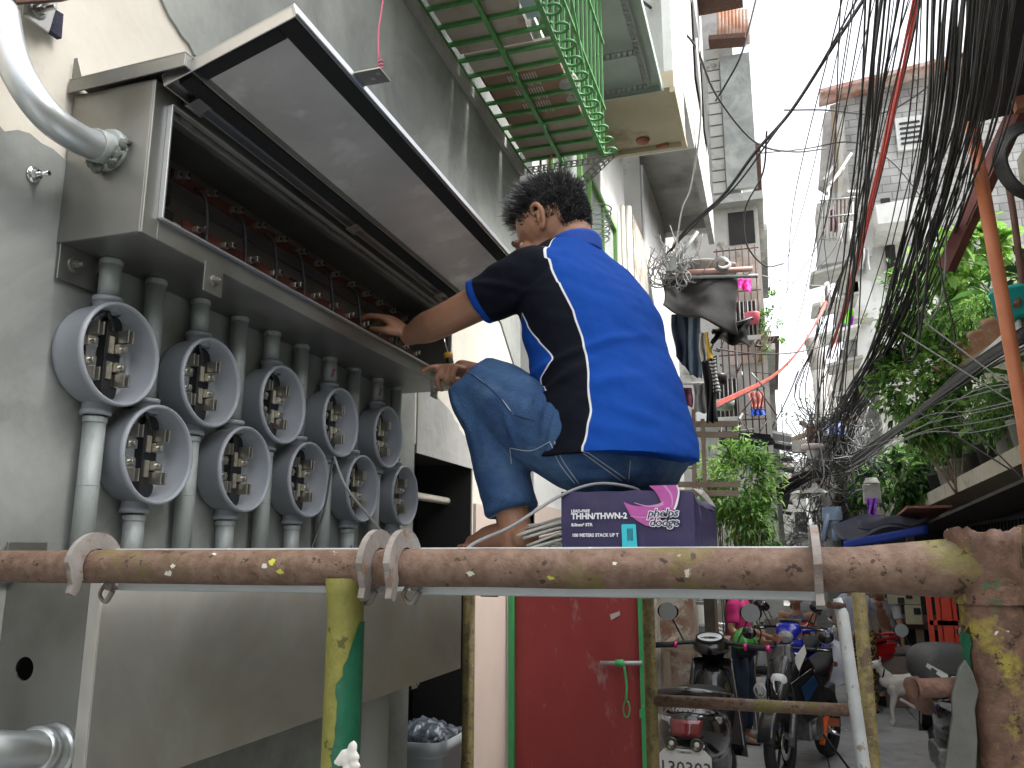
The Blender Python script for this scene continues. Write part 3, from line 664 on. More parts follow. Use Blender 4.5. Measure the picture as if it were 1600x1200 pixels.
# galvanised diagonal leg next to the far frame
r = thing('brace_tube', 'pale galvanised tube leaning against the far mustard scaffold post', 'tube', (.2, 2.5, 0))
m = MB(); m.tube([at(1308, 935, Y=2.4), at(1316, 960, Y=2.4), at(1352, 1215, Y=2.4), at(1352, 1215, Y=2.4)+Vector((.09, 0, -.9))], [.011, .0165, .0165, .0165], 14); m.build('tube', mat('chalky_tube', (.5, .52, .52), (.6, .62, .6), 20, .6, c3=(.3, .26, .2), s3=25, lo3=.6, hi3=.64), r)
m = MB(); a = at(1295, 945, Y=2.36); m.tube([a, at(1318, 947, Y=2.4)], .009, 10); m.build('stud', M['rust'], r)
# ================================================================ wire carton
def quadframe(): pass
cx0, cx1 = at(877, 768, Y=1.6).x, at(1083, 764, Y=1.6).x
CZ0, CZ1 = H+.006, H+.128
r = thing('wire_carton', 'crushed purple cardboard wire carton the worker sits on', 'carton', ((cx0+cx1)/2, 1.75, CZ0))
def cart(u, v, n_=0):   # front face
    return Vector((cx0+(cx1-cx0)*u, 1.6-.0+n_, CZ0+(CZ1-CZ0)*v))
purple = mat('purple_carton', (.022, .015, .065), (.032, .022, .09), 5, .45, .55, bump=.15, bscale=60, c3=(.2, .18, .26), s3=22, lo3=.66, hi3=.72, stretch=(1, 1, .25))
nose = Vector((.035, .05, 0))
def topz(x, y):
    s = -.012*math.exp(-((x+.25)**2+(y-1.78)**2)/.02)+.003*noise.noise(Vector((x*30, y*30, 0)))
    return CZ1+s-.006*max(0, (x-cx1+.05)/.05)
m = MB()
def frontf(u, v):
    x = cx0+(cx1-cx0)*u; b = .004*math.sin(v*3.14)*(1-abs(u-.5))+.003*noise.noise(Vector((u*6, v*3, 2)))
    return Vector((x, 1.6-b, CZ0+(topz(x, 1.6)-CZ0)*v))
m.grid(frontf, 24, 10)
ex = Vector((.045, .12, 0))
def sidef(u, v):
    p = Vector((cx1, 1.6, 0)).lerp(Vector((cx1+.022, 1.88, 0)), u); zt = topz(p.x, p.y)-.018*min(1, u*8)
    b = .006*math.sin(v*3.14)*math.sin(u*3)
    return Vector((p.x+b, p.y, CZ0+(zt-CZ0)*v))
m.grid(sidef, 14, 8)
m.grid(lambda u, v: Vector((cx0+.0*u, 1.6+.28*(1-u), CZ0+(topz(cx0, 1.6)-CZ0)*v)), 6, 6)
m.grid(lambda u, v: Vector((cx0+(cx1+.022*v-cx0)*u, 1.6+.28*v, topz(cx0+(cx1-cx0)*u, 1.6+.28*v)-(.018*min(1, v*8) if u > .99 else 0))), 20, 10)
m.grid(lambda u, v: Vector((cx1+.022-(cx1+.022-cx0)*u, 1.88, CZ0+(CZ1-.015-CZ0)*v)), 6, 4)
m.build('body', purple, r)
m = MB(); q = [Vector((cx1-.004, 1.603, CZ1-.001)), Vector((cx1+.012, 1.64, CZ1-.004)), Vector((cx1+.020, 1.72, CZ1-.014)), Vector((cx1+.026, 1.76, CZ1-.03)), Vector((cx1+.018, 1.70, CZ1-.024)), Vector((cx1+.008, 1.62, CZ1-.014))]
m.add([p+Vector((.003, -.004, .002*(i % 2))) for i, p in enumerate(q)], [(0, 1, 5), (1, 2, 4, 5), (2, 3, 4)]); m.build('torn_flap', flat('torn_cardboard', (.5, .47, .42), .9), r, solid=.002)
# print on the carton: swooshes, words, tag
def pr(pts, name, mt, off=.009):
    m = MB(); m.add([cart(u, v, -off) for u, v in pts], [tuple(range(len(pts)))]); return m.build(name, mt, r)
def px2uv(x, y): return ((x-877)/(1083-877), (853.5-y)/(853.5-766))
def cz(pts): return [px2uv(850+x/4.8, 700+y/4.8) for x, y in pts]
mag = mat('magenta_print', (.42, .06, .3), (.5, .12, .38), 12, .5); mag2 = flat('pale_magenta_print', (.55, .25, .5), .5)
def band(a, b, name, mt, off):       # ribbon between two curves
    A_, B_ = crv([Vector((*p, 0)) for p in cz(a)], 8), crv([Vector((*p, 0)) for p in cz(b)], 8); m = MB(); n = len(A_)
    m.add([cart(p.x, p.y, -off) for p in A_]+[cart(p.x, p.y, -off) for p in B_], [(i, i+1, n+i+1, n+i) for i in range(n-1)]); m.build(name, mt, r)
band([(805, 296), (860, 350), (900, 440), (905, 500)], [(1010, 296), (1018, 350), (990, 440), (960, 470)], 'print_swoosh', mag, .0092)
band([(905, 296), (950, 350), (965, 400), (960, 440)], [(925, 296), (965, 350), (975, 400), (968, 440)], 'print_swoosh', mag2, .0096)
band([(1012, 296), (1024, 345), (1006, 420), (985, 460)], [(1002, 296), (1012, 345), (990, 420), (975, 450)], 'print_swoosh', flat('print_white', (.75, .75, .78), .5), .0097)
band([(612, 400), (690, 425), (800, 430), (905, 420)], [(660, 490), (720, 530), (800, 560), (880, 520)], 'print_swoosh', mag, .0090)
band([(660, 492), (740, 500), (800, 497), (840, 490)], [(660, 496), (740, 506), (800, 503), (840, 497)], 'print_swoosh', mag2, .0098)
band([(690, 404), (780, 425), (860, 418), (905, 400)], [(690, 408), (780, 434), (860, 436), (905, 424)], 'print_swoosh', mag2, .0098)
pr(cz([(592, 552), (600, 546), (690, 546), (698, 552), (706, 732), (594, 732)]), 'tag_sticker', flat('cyan_sticker', (.03, .5, .6), .5), .0100)
for k in range(5): pr(cz([(632+k*9, 575+3*(k % 2)), (638+k*9, 573), (640+k*9, 655-5*(k % 3)), (634+k*9, 657)]), 'tag_writing', flat('tag_ink', (.01, .09, .12)), .0103)
for x_ in (596, 612): pass
def text(body, loc, rot, size, mt, name='lettering', parent=None, ext=.0004, shear=0, bold=0, scx=1, align='LEFT', label=None, cat=None, outline=0):
    c = bpy.data.curves.new(name, 'FONT'); c.body = body; c.size = size; c.extrude = ext; c.shear = shear; c.offset = bold; c.align_x = align; c.resolution_u = 2
    t_ = bpy.data.objects.new('tmp', c); COL.objects.link(t_)
    bpy.context.view_layer.update()
    me = bpy.data.meshes.new_from_object(t_); bpy.data.objects.remove(t_)
    m = MB(); Rm = rot if isinstance(rot, Matrix) else Euler(rot).to_matrix()
    for v in me.vertices: v.co.x *= scx
    m.add([Rm @ v.co+Vector(loc) for v in me.vertices], [tuple(p.vertices) for p in me.polygons]); bpy.data.meshes.remove(me)
    return m.build(name, mt, parent)
TF = Euler((math.pi/2, 0, 0)).to_matrix()
wt = flat('print_white', (.75, .75, .78), .5)
def ct(body, x, y, size, **k):      # x,y in the x4.8 crop of the photo
    u, v = cz([(x, y)])[0]; off = k.pop('off', .0102)
    return text(body, cart(u, v, -off), TF, size, k.pop('mt', wt), 'lettering', r, **k)
S_ = 1/4.8*(cx1-cx0)/(1083-877)
ct('LEAD-FREE', 214, 464, 30*S_, bold=.0003, scx=.99); ct('THHN/THWN-2', 214, 508, 60*S_, bold=.0006, scx=.99)
ct('8.0mm² STR', 214, 556, 32*S_, bold=.0003); ct('100 METERS STACK UP T', 218, 626, 34*S_, bold=.0003, scx=.94)
for body, x, y in (('phelps', 785, 500), ('dodge', 795, 560)):
    ct(body, x, y, 84*S_, bold=.0018, shear=.25, scx=1.02, off=.0104)
    ct(body, x, y, 84*S_, bold=.00015, shear=.25, scx=1.02, off=.0112, mt=flat('print_dark', (.02, .015, .06)))
# loose cable over the carton, wire bundle beside it
m = MB(); m.tube(crv([at(700, 900, Y=1.25), at(735, 853, Y=1.35), at(800, 822, Y=1.48), at(873, 776, Y=1.585), at(930, 756, Y=1.62), at(985, 761, Y=1.66), at(1010, 775, Y=1.75)], 8), .0032, 8)
m.build('loose_cable', M['cablegrey'], label='thin grey cable arching over the top edge of the purple carton', cat='cable')
bd = thing('wire_bundle', 'stack of pale wire lengths lying left of the purple carton', 'wire bundle', (-.5, 1.75, H))
random.seed(21)
for k in range(42):
    y0 = random.uniform(1.66, 1.8); z0 = H+.012+.068*random.random(); m = MB()
    xa = -.43-random.uniform(0, .05)
    m.tube(crv([(cx0-.01, y0, z0), ((xa+cx0)/2, y0+.01, z0+random.uniform(-.006, .01)), (xa-.05, y0+.02, max(H+.01, z0-.01-random.random()*.02))], 4), .003, 6)
    m.build('wire', flat('pale_wire' if k % 3 else 'grey_wire', (.6, .58, .52) if k % 3 else (.35, .34, .32), .5), bd)
# loose cables hanging from the meter sockets
c_ = M['cable']
m = MB(); m.tube(crv([at(520, 716, X=-1.0), at(508, 790, X=-.985), at(495, 835, X=-.97), at(475, 890, X=-.97)], 6), .0028, 8); m.build('loose_cable', M['cable'], label='black cable dropping straight from the fourth upper meter socket', cat='cable')
m = MB(); m.tube(crv([at(522, 714, X=-1.0), at(540, 760, X=-.96), at(575, 805, X=-.93), at(612, 850, X=-.90)], 6), .0034, 8); m.build('loose_cable', M['cablegrey'], label='grey cable curving right from the fourth upper meter socket to the rail', cat='cable')
# ================================================================ people
def limb(m, pts, rad, n=14, k=4):
    P = crv(pts, k); Q = []
    for i in range(len(rad)-1):
        for j in range(k): t = j/k; t = t*t*(3-2*t); Q.append(rad[i]*(1-t)+rad[i+1]*t)
    Q.append(rad[-1])
    m.tube(P, Q, n); m.ell(P[0], [Q[0]]*3, nu=12, nv=8); m.ell(P[-1], [Q[-1]]*3, nu=12, nv=8); return m
def loft(m, secs, n=28, cap=True, sq=2.3):
    """secs: (center, left_axis*a, fwd_axis*b)"""
    vs = []
    for c, A_, B_ in secs:
        for k in range(n):
            t = 2*math.pi*k/n; ct_, st_ = math.cos(t), math.sin(t)
            f = (abs(ct_)**sq+abs(st_)**sq)**(-1/sq)
            vs.append(Vector(c)+A_*ct_*f+B_*st_*f)
    fs = [(i*n+k, i*n+(k+1) % n, (i+1)*n+(k+1) % n, (i+1)*n+k) for i in range(len(secs)-1) for k in range(n)]
    if cap: fs += [tuple(reversed(range(n))), tuple((len(secs)-1)*n+k for k in range(n))]
    return m.add(vs, fs, 0, True)
def sculpt(m, name, mats, voxel, iters=4, fn=None, parent=None, attr=None, loc=None, **kw):
    """union the pieces into one skin, smooth, then displace by fn(co)->offset and write float attributes attr{name:fn}"""
    o = m.build('tmp', mats, fix=True, remesh=voxel, smooth=iters, loc=(0, 0, 0))
    dg = bpy.context.evaluated_depsgraph_get(); dg.update()
    me = bpy.data.meshes.new_from_object(o.evaluated_get(dg)); bpy.data.objects.remove(o)
    res = MB(); res.add([v.co.copy() for v in me.vertices], [tuple(p.vertices) for p in me.polygons], 0, True)
    if fn:
        nr = [v.normal.copy() for v in me.vertices]
        res.v = [v+nr[i]*fn(v) for i, v in enumerate(res.v)]
    bpy.data.meshes.remove(me)
    ob = res.build(name, mats, parent, loc=loc, **kw)
    if attr:
        for an, af in attr.items():
            a = ob.data.attributes.new(an, 'FLOAT', 'POINT'); a.data.foreach_set('value', [af(v) for v in res.v])
    return ob, res
M['skin'] = mat('brown_skin', (.33, .16, .095), (.37, .19, .115), 12, .5, bump=.06, bscale=150)
M['skin'].node_tree.nodes['Principled BSDF'].inputs['Subsurface Weight'].default_value = .08
M['skin'].node_tree.nodes['Principled BSDF'].inputs['Subsurface Radius'].default_value = (.01, .004, .002)
M['hair'] = mat('black_hair', (.012, .012, .014), (.05, .05, .055), 40, .3, spec=.9)
M['lip'] = flat('lip_skin', (.25, .09, .07), .5); M['eye'] = flat('eye_white', (.6, .58, .55), .3); M['iris'] = flat('iris_dark', (.02, .012, .01), .2)
def denim(name, c1, c2, c3):
    m = mat(name, c1, c2, 5, .85, c3=c3, s3=3.5, lo3=.45, hi3=.7, bump=.35, bscale=220, spec=.2, dist=.6); return m
M['denim'] = denim('worn_blue_denim', (.025, .06, .15), (.055, .115, .225), (.12, .20, .31))
M['stitch'] = flat('denim_stitch', (.35, .38, .42), .9)
def blob_head(m, c, fw, up, s=1.0, jaw=1.0):
    """skull, jaw, nose, brow; fw/up unit vectors"""
    fw = Vector(fw).normalized(); up = (Vector(up)-fw*Vector(up).dot(fw)).normalized(); lf = up.cross(fw)
    Mx = Matrix((lf, fw, up)).transposed()
    def P(l, f, u): return Vector(c)+(lf*l+fw*f+up*u)*s
    m.ell(P(0, -.012, .022), (.076*s, .096*s, .098*s), Mx, 20, 14)
    m.ell(P(0, .028, -.045), (.058*s, .064*s, .066*s), Mx, 18, 12)
    m.ell(P(0, .062, -.082), (.03*s, .026*s, .024*s), Mx, 12, 8)
    m.ell(P(0, .082, .018), (.05*s, .018*s, .012*s), Mx, 12, 8)
    limb(m, [P(0, .088, .012), P(0, .103, -.012), P(0, .108, -.028)], [.008*s, .011*s, .014*s], 10, 2)
    for q in (-1, 1):
        m.ell(P(q*.04, .066, -.022), (.024*s, .022*s, .02*s), Mx, 10, 8); m.ell(P(q*.011, .098, -.03), (.008*s, .009*s, .007*s), Mx, 8, 6)
    m.ell(P(0, .088, -.055), (.022*s, .012*s, .008*s), Mx, 10, 6)
    return P, Mx
def ear_mb(P, q, s=1):
    m = MB()
    rim = [P(q*.074, -.002, .022), P(q*.083, -.012, .034), P(q*.088, -.026, .03), P(q*.086, -.03, .01), P(q*.08, -.02, -.012), P(q*.076, -.008, -.024), P(q*.073, .0, -.018)]
    m.tube(crv(rim, 5), [.0055*s]*4+[.0062*s]*(len(rim)*5-12)+[.0075*s]*3, 8) if False else m.tube(crv(rim, 5), .0058*s, 8)
    m.tube(crv([P(q*.076, -.004, .016), P(q*.080, -.014, .016), P(q*.079, -.018, .002), P(q*.076, -.01, -.008)], 5), .0048*s, 8)
    m.ell(P(q*.0745, -.014, .006), (.006*s, .016*s, .026*s), None, 10, 8); m.ell(P(q*.077, -.009, -.021), (.006*s,)*3, None, 8, 6)
    return m
def face_parts(P, s, root, closed=False):
    for q in (-1, 1):
        m = MB(); m.ell(P(q*.031, .072, .003), (.011*s,)*3, None, 12, 8); e_ = m.build('eye', M['eye'], root)
        m = MB(); m.ell(P(q*.031, .0795, .001), (.0052*s,)*3, None, 10, 6); m.build('iris', M['iris'], e_)
        m = MB(); m.tube(crv([P(q*.014, .094, .021), P(q*.03, .096, .027), P(q*.048, .084, .022)], 4), [.002*s]+[.0035*s]*7+[.0015*s], 8, flat=.6); m.build('eyebrow', M['hair'], root)
    m = MB(); m.tube(crv([P(-.022, .09, -.055), P(0, .101, -.052), P(.022, .09, -.055)], 4), [.002*s]+[.0045*s]*7+[.002*s], 8); m.tube(crv([P(-.02, .089, -.061), P(0, .099, -.062), P(.02, .089, -.061)], 4), [.002*s]+[.005*s]*7+[.002*s], 8); m.build('mouth', M['lip'], root)
def hairs(name, P, root, nfn, count, s=1, mt=None, seed=1):
    """short strands on the skull ellipsoid; nfn(l,f,u unit dir)->(length, lean vec) or None"""
    random.seed(seed); m = MB(); k = 0; tries = 0; O = P(0, 0, 0)
    while k < count and tries < count*6:
        tries += 1
        d = Vector((random.gauss(0, 1), random.gauss(0, 1), random.gauss(0, 1))).normalized()
        r_ = nfn(d)
        if r_ is None: continue
        L, lean = r_
        b_ = Vector((d.x*.075, -.012+d.y*.095, .022+d.z*.097))
        t_ = b_+(d*.8+Vector(lean)).normalized()*L*random.uniform(.7, 1.15)
        md = (b_+t_)/2+d*L*.12
        sd_ = d.cross(Vector((random.random()-.5, random.random()-.5, random.random()-.5))).normalized()*.0011
        a, c2, e = P(*(b_-sd_)), P(*(b_+sd_)), P(*t_); g1, g2 = P(*(md-sd_*.8)), P(*(md+sd_*.8))
        m.add([a, c2, g2, g1, e], [(0, 1, 2, 3), (3, 2, 4)], 0, False); k += 1
    return m.build(name, mt or M['hair'], root)
def hand(m, wrist, dirv, palmn, side, curl=(.5, .5, .5, .5), thumb=.5, s=1.0, spread=.12, r0=.0082):
    """wrist point, direction of the fingers, palm normal (side the fingers curl to), side=+1/-1 thumb side"""
    d = Vector(dirv).normalized(); pn = (Vector(palmn)-d*Vector(palmn).dot(d)).normalized(); sdv = d.cross(pn)*side
    w = Vector(wrist); B = lambda a, b_, c: w+(d*a+sdv*b_+pn*c)*s
    Mx = Matrix((sdv, d, pn)).transposed()
    m.ell(B(.045, 0, 0), (.04*s, .05*s, .015*s), Mx, 14, 9); m.ell(B(.01, 0, 0), (.027*s, .03*s, .018*s), Mx, 12, 8)
    lens = [(.042, .026, .020), (.046, .030, .022), (.042, .027, .021), (.032, .021, .018)]
    for i in range(4):
        y0 = .030-.020*i; base = B(.083-.004*abs(i-1), y0, 0); ang = 0; p = base; ps = [B(.05, y0*.8, 0), base]
        fd = (d+sdv*(spread*(1.2-i)*.5)).normalized(); ax_ = None
        for j, L in enumerate(lens[i]):
            ang += curl[i]*(.9, 1.1, .7)[j]
            p = p+(fd*math.cos(ang)+pn*math.sin(ang))*L*s; ps.append(p)
        limb(m, ps, [r0*1.1*s, r0*1.08*s, r0*s, r0*.92*s, r0*.78*s], 9, 3)
    tb = [B(.018, .024, .004), B(.042, .046, .010+.01*thumb), B(.066, .052-.018*thumb, .018+.022*thumb), B(.088, .050-.03*thumb, .022+.032*thumb)]
    limb(m, tb, [.012*s, .0115*s, .0095*s, .0075*s], 10, 3)
    return B
# ---------------------------------------------------------------- the seated worker
wk = thing('person', 'man in blue and black polo shirt squatting on the carton and reaching into the enclosure', 'person', (-.35, 1.78, H+.128))
FD = Vector((-.88, .47, 0)).normalized(); LD = Vector((-.47, -.88, 0)).normalized()
HC = at(863, 362, Y=1.95); HF = Vector((-.95, .28, -.55)).normalized(); HU = Vector((-.40, .10, .9))
lsh, lel, lwr = at(835, 428, Y=1.78), at(694, 500, X=-.745), at(640, 524, X=-.875)
rsh = Vector((-.37, 2.07, H+.66)); rel = at(842, 612, Y=2.05); rwr = at(722, 577, X=-.762)
lhp, lkn, lan = at(925, 703, Y=1.745), at(757, 611, Y=1.80), at(806, 826, Y=1.76)
rhp, rkn, ran = at(985, 703, Y=1.92), at(775, 625, Y=2.02), at(800, 832, Y=2.02)
body = MB()
P, Mx = blob_head(body, HC, HF, HU, 1.06)
neck = at(893, 392, Y=1.93)
limb(body, [neck+Vector((-.01, .0, -.05)), neck, P(0, -.035, -.045)], [.062, .056, .056], 16)
limb(body, [lsh, (lsh+lel)/2, lel, (lel*1.1+lwr*.9)/2, lwr], [.055, .046, .041, .041, .027], 16)
LH = (at(604, 496, X=-.94)-lwr).normalized()
hand(body, lwr, LH, Vector((-.3, .2, -.9)), 1, (.55, .6, .65, .7), .6)
limb(body, [rsh, (rsh+rel)/2, rel, (rel+rwr)/2, rwr], [.055, .046, .040, .037, .026], 16)
RHd = (at(672, 570, X=-.80)-rwr).normalized()
hand(body, rwr, RHd, Vector((-.25, -.45, -.75)), -1, (.15, .95, 1.25, 1.3), .9, .80, .02, .0105)
limb(body, [lkn, lkn.lerp(lan, .5), lan, lan+Vector((0, 0, -.035))], [.05, .048, .036, .034], 14)
for an in (lan, ran):
    hd_ = Vector((-.80, .5, 0)).normalized(); ft = an+Vector((0, 0, 0)); zb = H+.012
    body.ell(Vector((an.x, an.y, zb+.03))-hd_*.03, (.032, .036, .03)); limb(body, [Vector((an.x, an.y, zb+.035)), Vector((an.x, an.y, zb+.028))+hd_*.08, Vector((an.x, an.y, zb+.018))+hd_*.15], [.036, .034, .022], 12)
    for i in range(5):
        side_ = hd_.cross(Vector((0, 0, 1)))*(.028-.014*i); q = Vector((an.x, an.y, zb+.012))+hd_*.15+side_; limb(body, [q, q+hd_*(.04-.004*i)], [.011-.001*i, .009-.001*i], 8, 2)
limb(body, [rkn, rkn.lerp(ran, .5), ran, ran+Vector((0, 0, -.035))], [.05, .048, .036, .034], 14)
limb(body, [at(930, 520, Y=1.9), at(962, 690, Y=1.82)], [.08, .10], 14)
limb(body, [at(900, 440, Y=1.92), at(930, 520, Y=1.9)], [.055, .09], 14)
limb(body, [lhp, lkn], [.07, .05], 12); limb(body, [rhp, rkn], [.07, .05], 12); limb(body, [lhp, rhp], [.08, .08], 12)
limb(body, [at(895, 425, Y=1.93), lsh], [.05, .05], 12); limb(body, [at(895, 425, Y=1.93), rsh], [.05, .05], 12)
bo, _ = sculpt(body, 'body', M['skin'], .0035, 5, None, wk)
ear_mb(P, 1, 1.06).build('ear', M['skin'], wk, remesh=.0015, smooth=3); ear_mb(P, -1).build('ear', M['skin'], wk, remesh=.0015, smooth=3)
face_parts(P, 1, wk)
def hf(d):   # longer on top, faded at the sides and nape
    if d.z > .25+max(0, d.y)*.35: L = .030+.016*max(0, d.z)
    elif d.y < -.35 and d.z > -.8: L = .010+.012*max(0, d.z+.3)
    elif d.y < .1 and d.z > -.35: L = .008+.02*max(0, (d.z+.1))
    elif d.y < .55 and d.z > .05: L = .005+.02*max(0, d.z-.05)
    else: return None
    L *= (1 if random.random() < .96 else 1.4)
    if L < .008 and random.random() < .35: return None
    return L, (random.uniform(-.35, .35), .3*max(0, d.z)+random.uniform(-.3, .4), random.uniform(-.1, .3))
hm = MB()    # dense under layer of the cut
for j in range(1):
    N1, N2 = 30, 18; vs = []; keep = {}
    for b_ in range(N2+1):
        for a in range(N1):
            th_ = math.pi*.75*b_/N2; ph_ = 2*math.pi*a/N1
            d = Vector((math.sin(th_)*math.cos(ph_), math.sin(th_)*math.sin(ph_), math.cos(th_)))
            ok = d.z > .22+max(0, d.y)*.42 or (d.y < .0 and d.z > -.12) or (d.y < -.45 and d.z > -.7) or (d.y < .2 and d.z > .12)
            k_ = (.003+.022*max(0, min(1, (d.z-.05)*1.5)))*(1 if ok else -1.2)
            vs.append(P(d.x*(.075+k_), -.012+d.y*(.095+k_), .022+d.z*(.097+k_)))
    hm.add(vs, [(b_*N1+a, b_*N1+(a+1) % N1, (b_+1)*N1+(a+1) % N1, (b_+1)*N1+a) for b_ in range(N2) for a in range(N1)], 0, True)
hair = hairs('hair', P, wk, hf, 9000, 1, seed=4)
hm.build('hair_base', flat('hair_base', (.012, .012, .013), .9), hair)
# shirt -------------------------------------------------------------
secs = [((968, 722), 1.80, .200, .155), ((968, 690), 1.81, .196, .152), ((957, 620), 1.84, .184, .146), ((938, 560), 1.87, .188, .142), ((924, 500), 1.90, .202, .140), ((911, 455), 1.92, .196, .130), ((900, 420), 1.93, .165, .104), ((893, 398), 1.93, .105, .080), ((889, 384), 1.93, .068, .066)]
spine = [at(*s[0], Y=s[1]) for s in secs]
sh = MB()
loft(sh, [(spine[i], LD*secs[i][2], FD*secs[i][3]) for i in range(len(secs))], 32)
cuff = lsh.lerp(lel, .60); ca = (cuff-lsh).normalized()
limb(sh, [spine[5]+LD*.09, lsh+Vector((0, .01, .0)), lsh.lerp(lel, .32)], [.075, .073, .066], 20)
sh.tube([lsh.lerp(lel, .2), cuff], [.069, .061], 24)
rc = rsh.lerp(rel, .55)
limb(sh, [spine[5]-LD*.09, rsh, rsh.lerp(rel, .3)], [.075, .073, .066], 20); sh.tube([rsh.lerp(rel, .2), rc], [.069, .062], 24)
def shirt_fold(v):
    n = noise.noise(v*7)*.007+noise.noise(Vector((v.x*8, v.y*8, v.z*20+9*v.x)))*.0055+noise.noise(Vector((v.x*22+v.z*14, v.y*22, v.z*34)))*.0022
    for c0, d0, w0, a0 in FOLDS:
        t = v-c0; u = t.dot(d0); perp = t-d0*u
        n += a0*math.exp(-(perp.z/w0)**2)*math.exp(-(u/.10)**2)*math.exp(-((v-c0).length/.16)**2)
    # hem roll
    return n
FOLDS = []
for px, py, dx, dz, w0, a0 in ((880, 600, .8, .5, .010, .010), (900, 640, .7, .6, .012, .009), (870, 570, .9, .3, .009, .008), (950, 535, .9, .28, .012, .007), (960, 600, .95, .2, .016, .006), (790, 450, .9, -.25, .008, .006), (800, 470, .8, .4, .010, .008), (860, 640, .5, .8, .012, .012), (985, 655, .9, -.3, .013, .006)):
    FOLDS.append((at(px, py, Y=1.74), (R_*dx+Vector((0, 0, 1))*dz).normalized(), w0, a0))
# seam field ---------------------------------------------------------
from mathutils.bvhtree import BVHTree
def local(v):
    best = None
    for i in range(len(spine)-1):
        a, b_ = spine[i], spine[i+1]; t = max(0, min(1, (v-a).dot(b_-a)/(b_-a).length_squared)); d = (v-a.lerp(b_, t)).length
        if best is None or d < best[0]-1e-6: best = (d, i+t, a.lerp(b_, t))
    w_ = v-best[2]; return v.z, math.atan2(w_.dot(LD), w_.dot(-FD))      # 0 = back, +pi/2 = left
tmp = sh.build('tmp', M['cement'], fix=True, remesh=.006, smooth=8, loc=(0, 0, 0))
dg = bpy.context.evaluated_depsgraph_get(); dg.update(); bv = BVHTree.FromObject(tmp.evaluated_get(dg) if False else tmp, dg); bpy.data.objects.remove(tmp)
def seam(pxs):
    out = []
    for px, py in pxs:
        d = at(px, py, D=1)-Vector((0, 0, H)); h = bv.ray_cast(Vector((0, 0, H)), d.normalized())
        if h[0] is None: print('seam miss', px, py); continue
        out.append(local(h[0]))
    return sorted(out)
S1 = seam([(846, 374), (852, 395), (862, 420), (877, 448), (895, 485), (908, 525), (917, 565), (920, 610), (921, 650), (912, 690), (909, 697)])
S2 = seam([(812, 482), (825, 510), (840, 530), (858, 552), (866, 562), (856, 575), (846, 590), (846, 602), (860, 612)])
print('S1', [(round(a, 3), round(b, 2)) for a, b in S1]); print('S2', [(round(a, 3), round(b, 2)) for a, b in S2])
def lut(T, z):
    if z <= T[0][0]: return T[0][1]
    if z >= T[-1][0]: return T[-1][1]
    for i in range(len(T)-1):
        if T[i][0] <= z <= T[i+1][0]:
            t = (z-T[i][0])/max(1e-6, T[i+1][0]-T[i][0]); return T[i][1]*(1-t)+T[i+1][1]*t
def fpanel(v):
    z, th = local(v); a = abs(th)
    i1 = a-lut(S1, z); i2 = lut(S2, z)-a
    if z < S2[0][0]-.0: i2 = .6
    r_ = .15; f = min(i1, i2)*r_
    for s_, e_ in ((lsh, lel), (rsh, rel)):
        t = (v-s_).dot((e_-s_).normalized()); d_ = (v-s_-(e_-s_).normalized()*t).length
        if d_ < .095: f = max(f, (t-.02)*1.0) if t > -.02 or z > 0 else f
    return f
def fcuff(v):
    t = 1.0
    for s_, e_, k_ in ((lsh, lel, .60), (rsh, rel, .55)):
        L = (e_-s_).length; u = (v-s_).dot((e_-s_)/L); d_ = (v-s_-(e_-s_)/L*u).length
        if d_ < .1: t = min(t, L*k_-u)
    return t
sm = bpy.data.materials.new('polo_shirt'); sm.use_nodes = True; nt = sm.node_tree; bs = nt.nodes['Principled BSDF']; lk = nt.links.new
def an_(n): a = nt.nodes.new('ShaderNodeAttribute'); a.attribute_name = n; return a.outputs['Fac']
def stp(o, lo, hi):
    r_ = nt.nodes.new('ShaderNodeMapRange'); r_.inputs[1].default_value = lo; r_.inputs[2].default_value = hi; lk(o, r_.inputs[0]); return r_.outputs[0]
def mx_(f, a, b):
    x = nt.nodes.new('ShaderNodeMix'); x.data_type = 'RGBA'; lk(f, x.inputs[0])
    for i, c in ((6, a), (7, b)):
        if isinstance(c, tuple): x.inputs[i].default_value = (*c, 1)
        else: lk(c, x.inputs[i])
    return x.outputs[2]
blue, blk, wht = (.006, .058, .32), (.005, .006, .012), (.7, .7, .72)
f = an_('panel'); c1 = mx_(stp(f, -.0028, -.0022), blue, wht); c1 = mx_(stp(f, .0008, .0014), c1, blk)
c1 = mx_(stp(an_('cuff'), .019, .020), blue, c1)
lk(c1, bs.inputs['Base Color']); bs.inputs['Roughness'].default_value = .9; bs.inputs['Specular IOR Level'].default_value = .15
tc = nt.nodes.new('ShaderNodeTexCoord'); vo = nt.nodes.new('ShaderNodeTexVoronoi'); vo.inputs['Scale'].default_value = 420; lk(tc.outputs['Object'], vo.inputs['Vector'])
nz2 = nt.nodes.new('ShaderNodeTexNoise'); nz2.inputs['Scale'].default_value = 9; nz2.inputs['Detail'].default_value = 4; lk(tc.outputs['Object'], nz2.inputs['Vector'])
b1_ = nt.nodes.new('ShaderNodeBump'); b1_.inputs['Strength'].default_value = .25; b1_.inputs['Distance'].default_value = .002; lk(vo.outputs[0], b1_.inputs['Height'])
b2_ = nt.nodes.new('ShaderNodeBump'); b2_.inputs['Strength'].default_value = .25; b2_.inputs['Distance'].default_value = .02; lk(nz2.outputs[0], b2_.inputs['Height']); lk(b1_.outputs[0], b2_.inputs['Normal']); lk(b2_.outputs[0], bs.inputs['Normal'])
so_, shres = sculpt(sh, 'polo_shirt', sm, .0045, 8, shirt_fold, wk, {'panel': fpanel, 'cuff': fcuff})
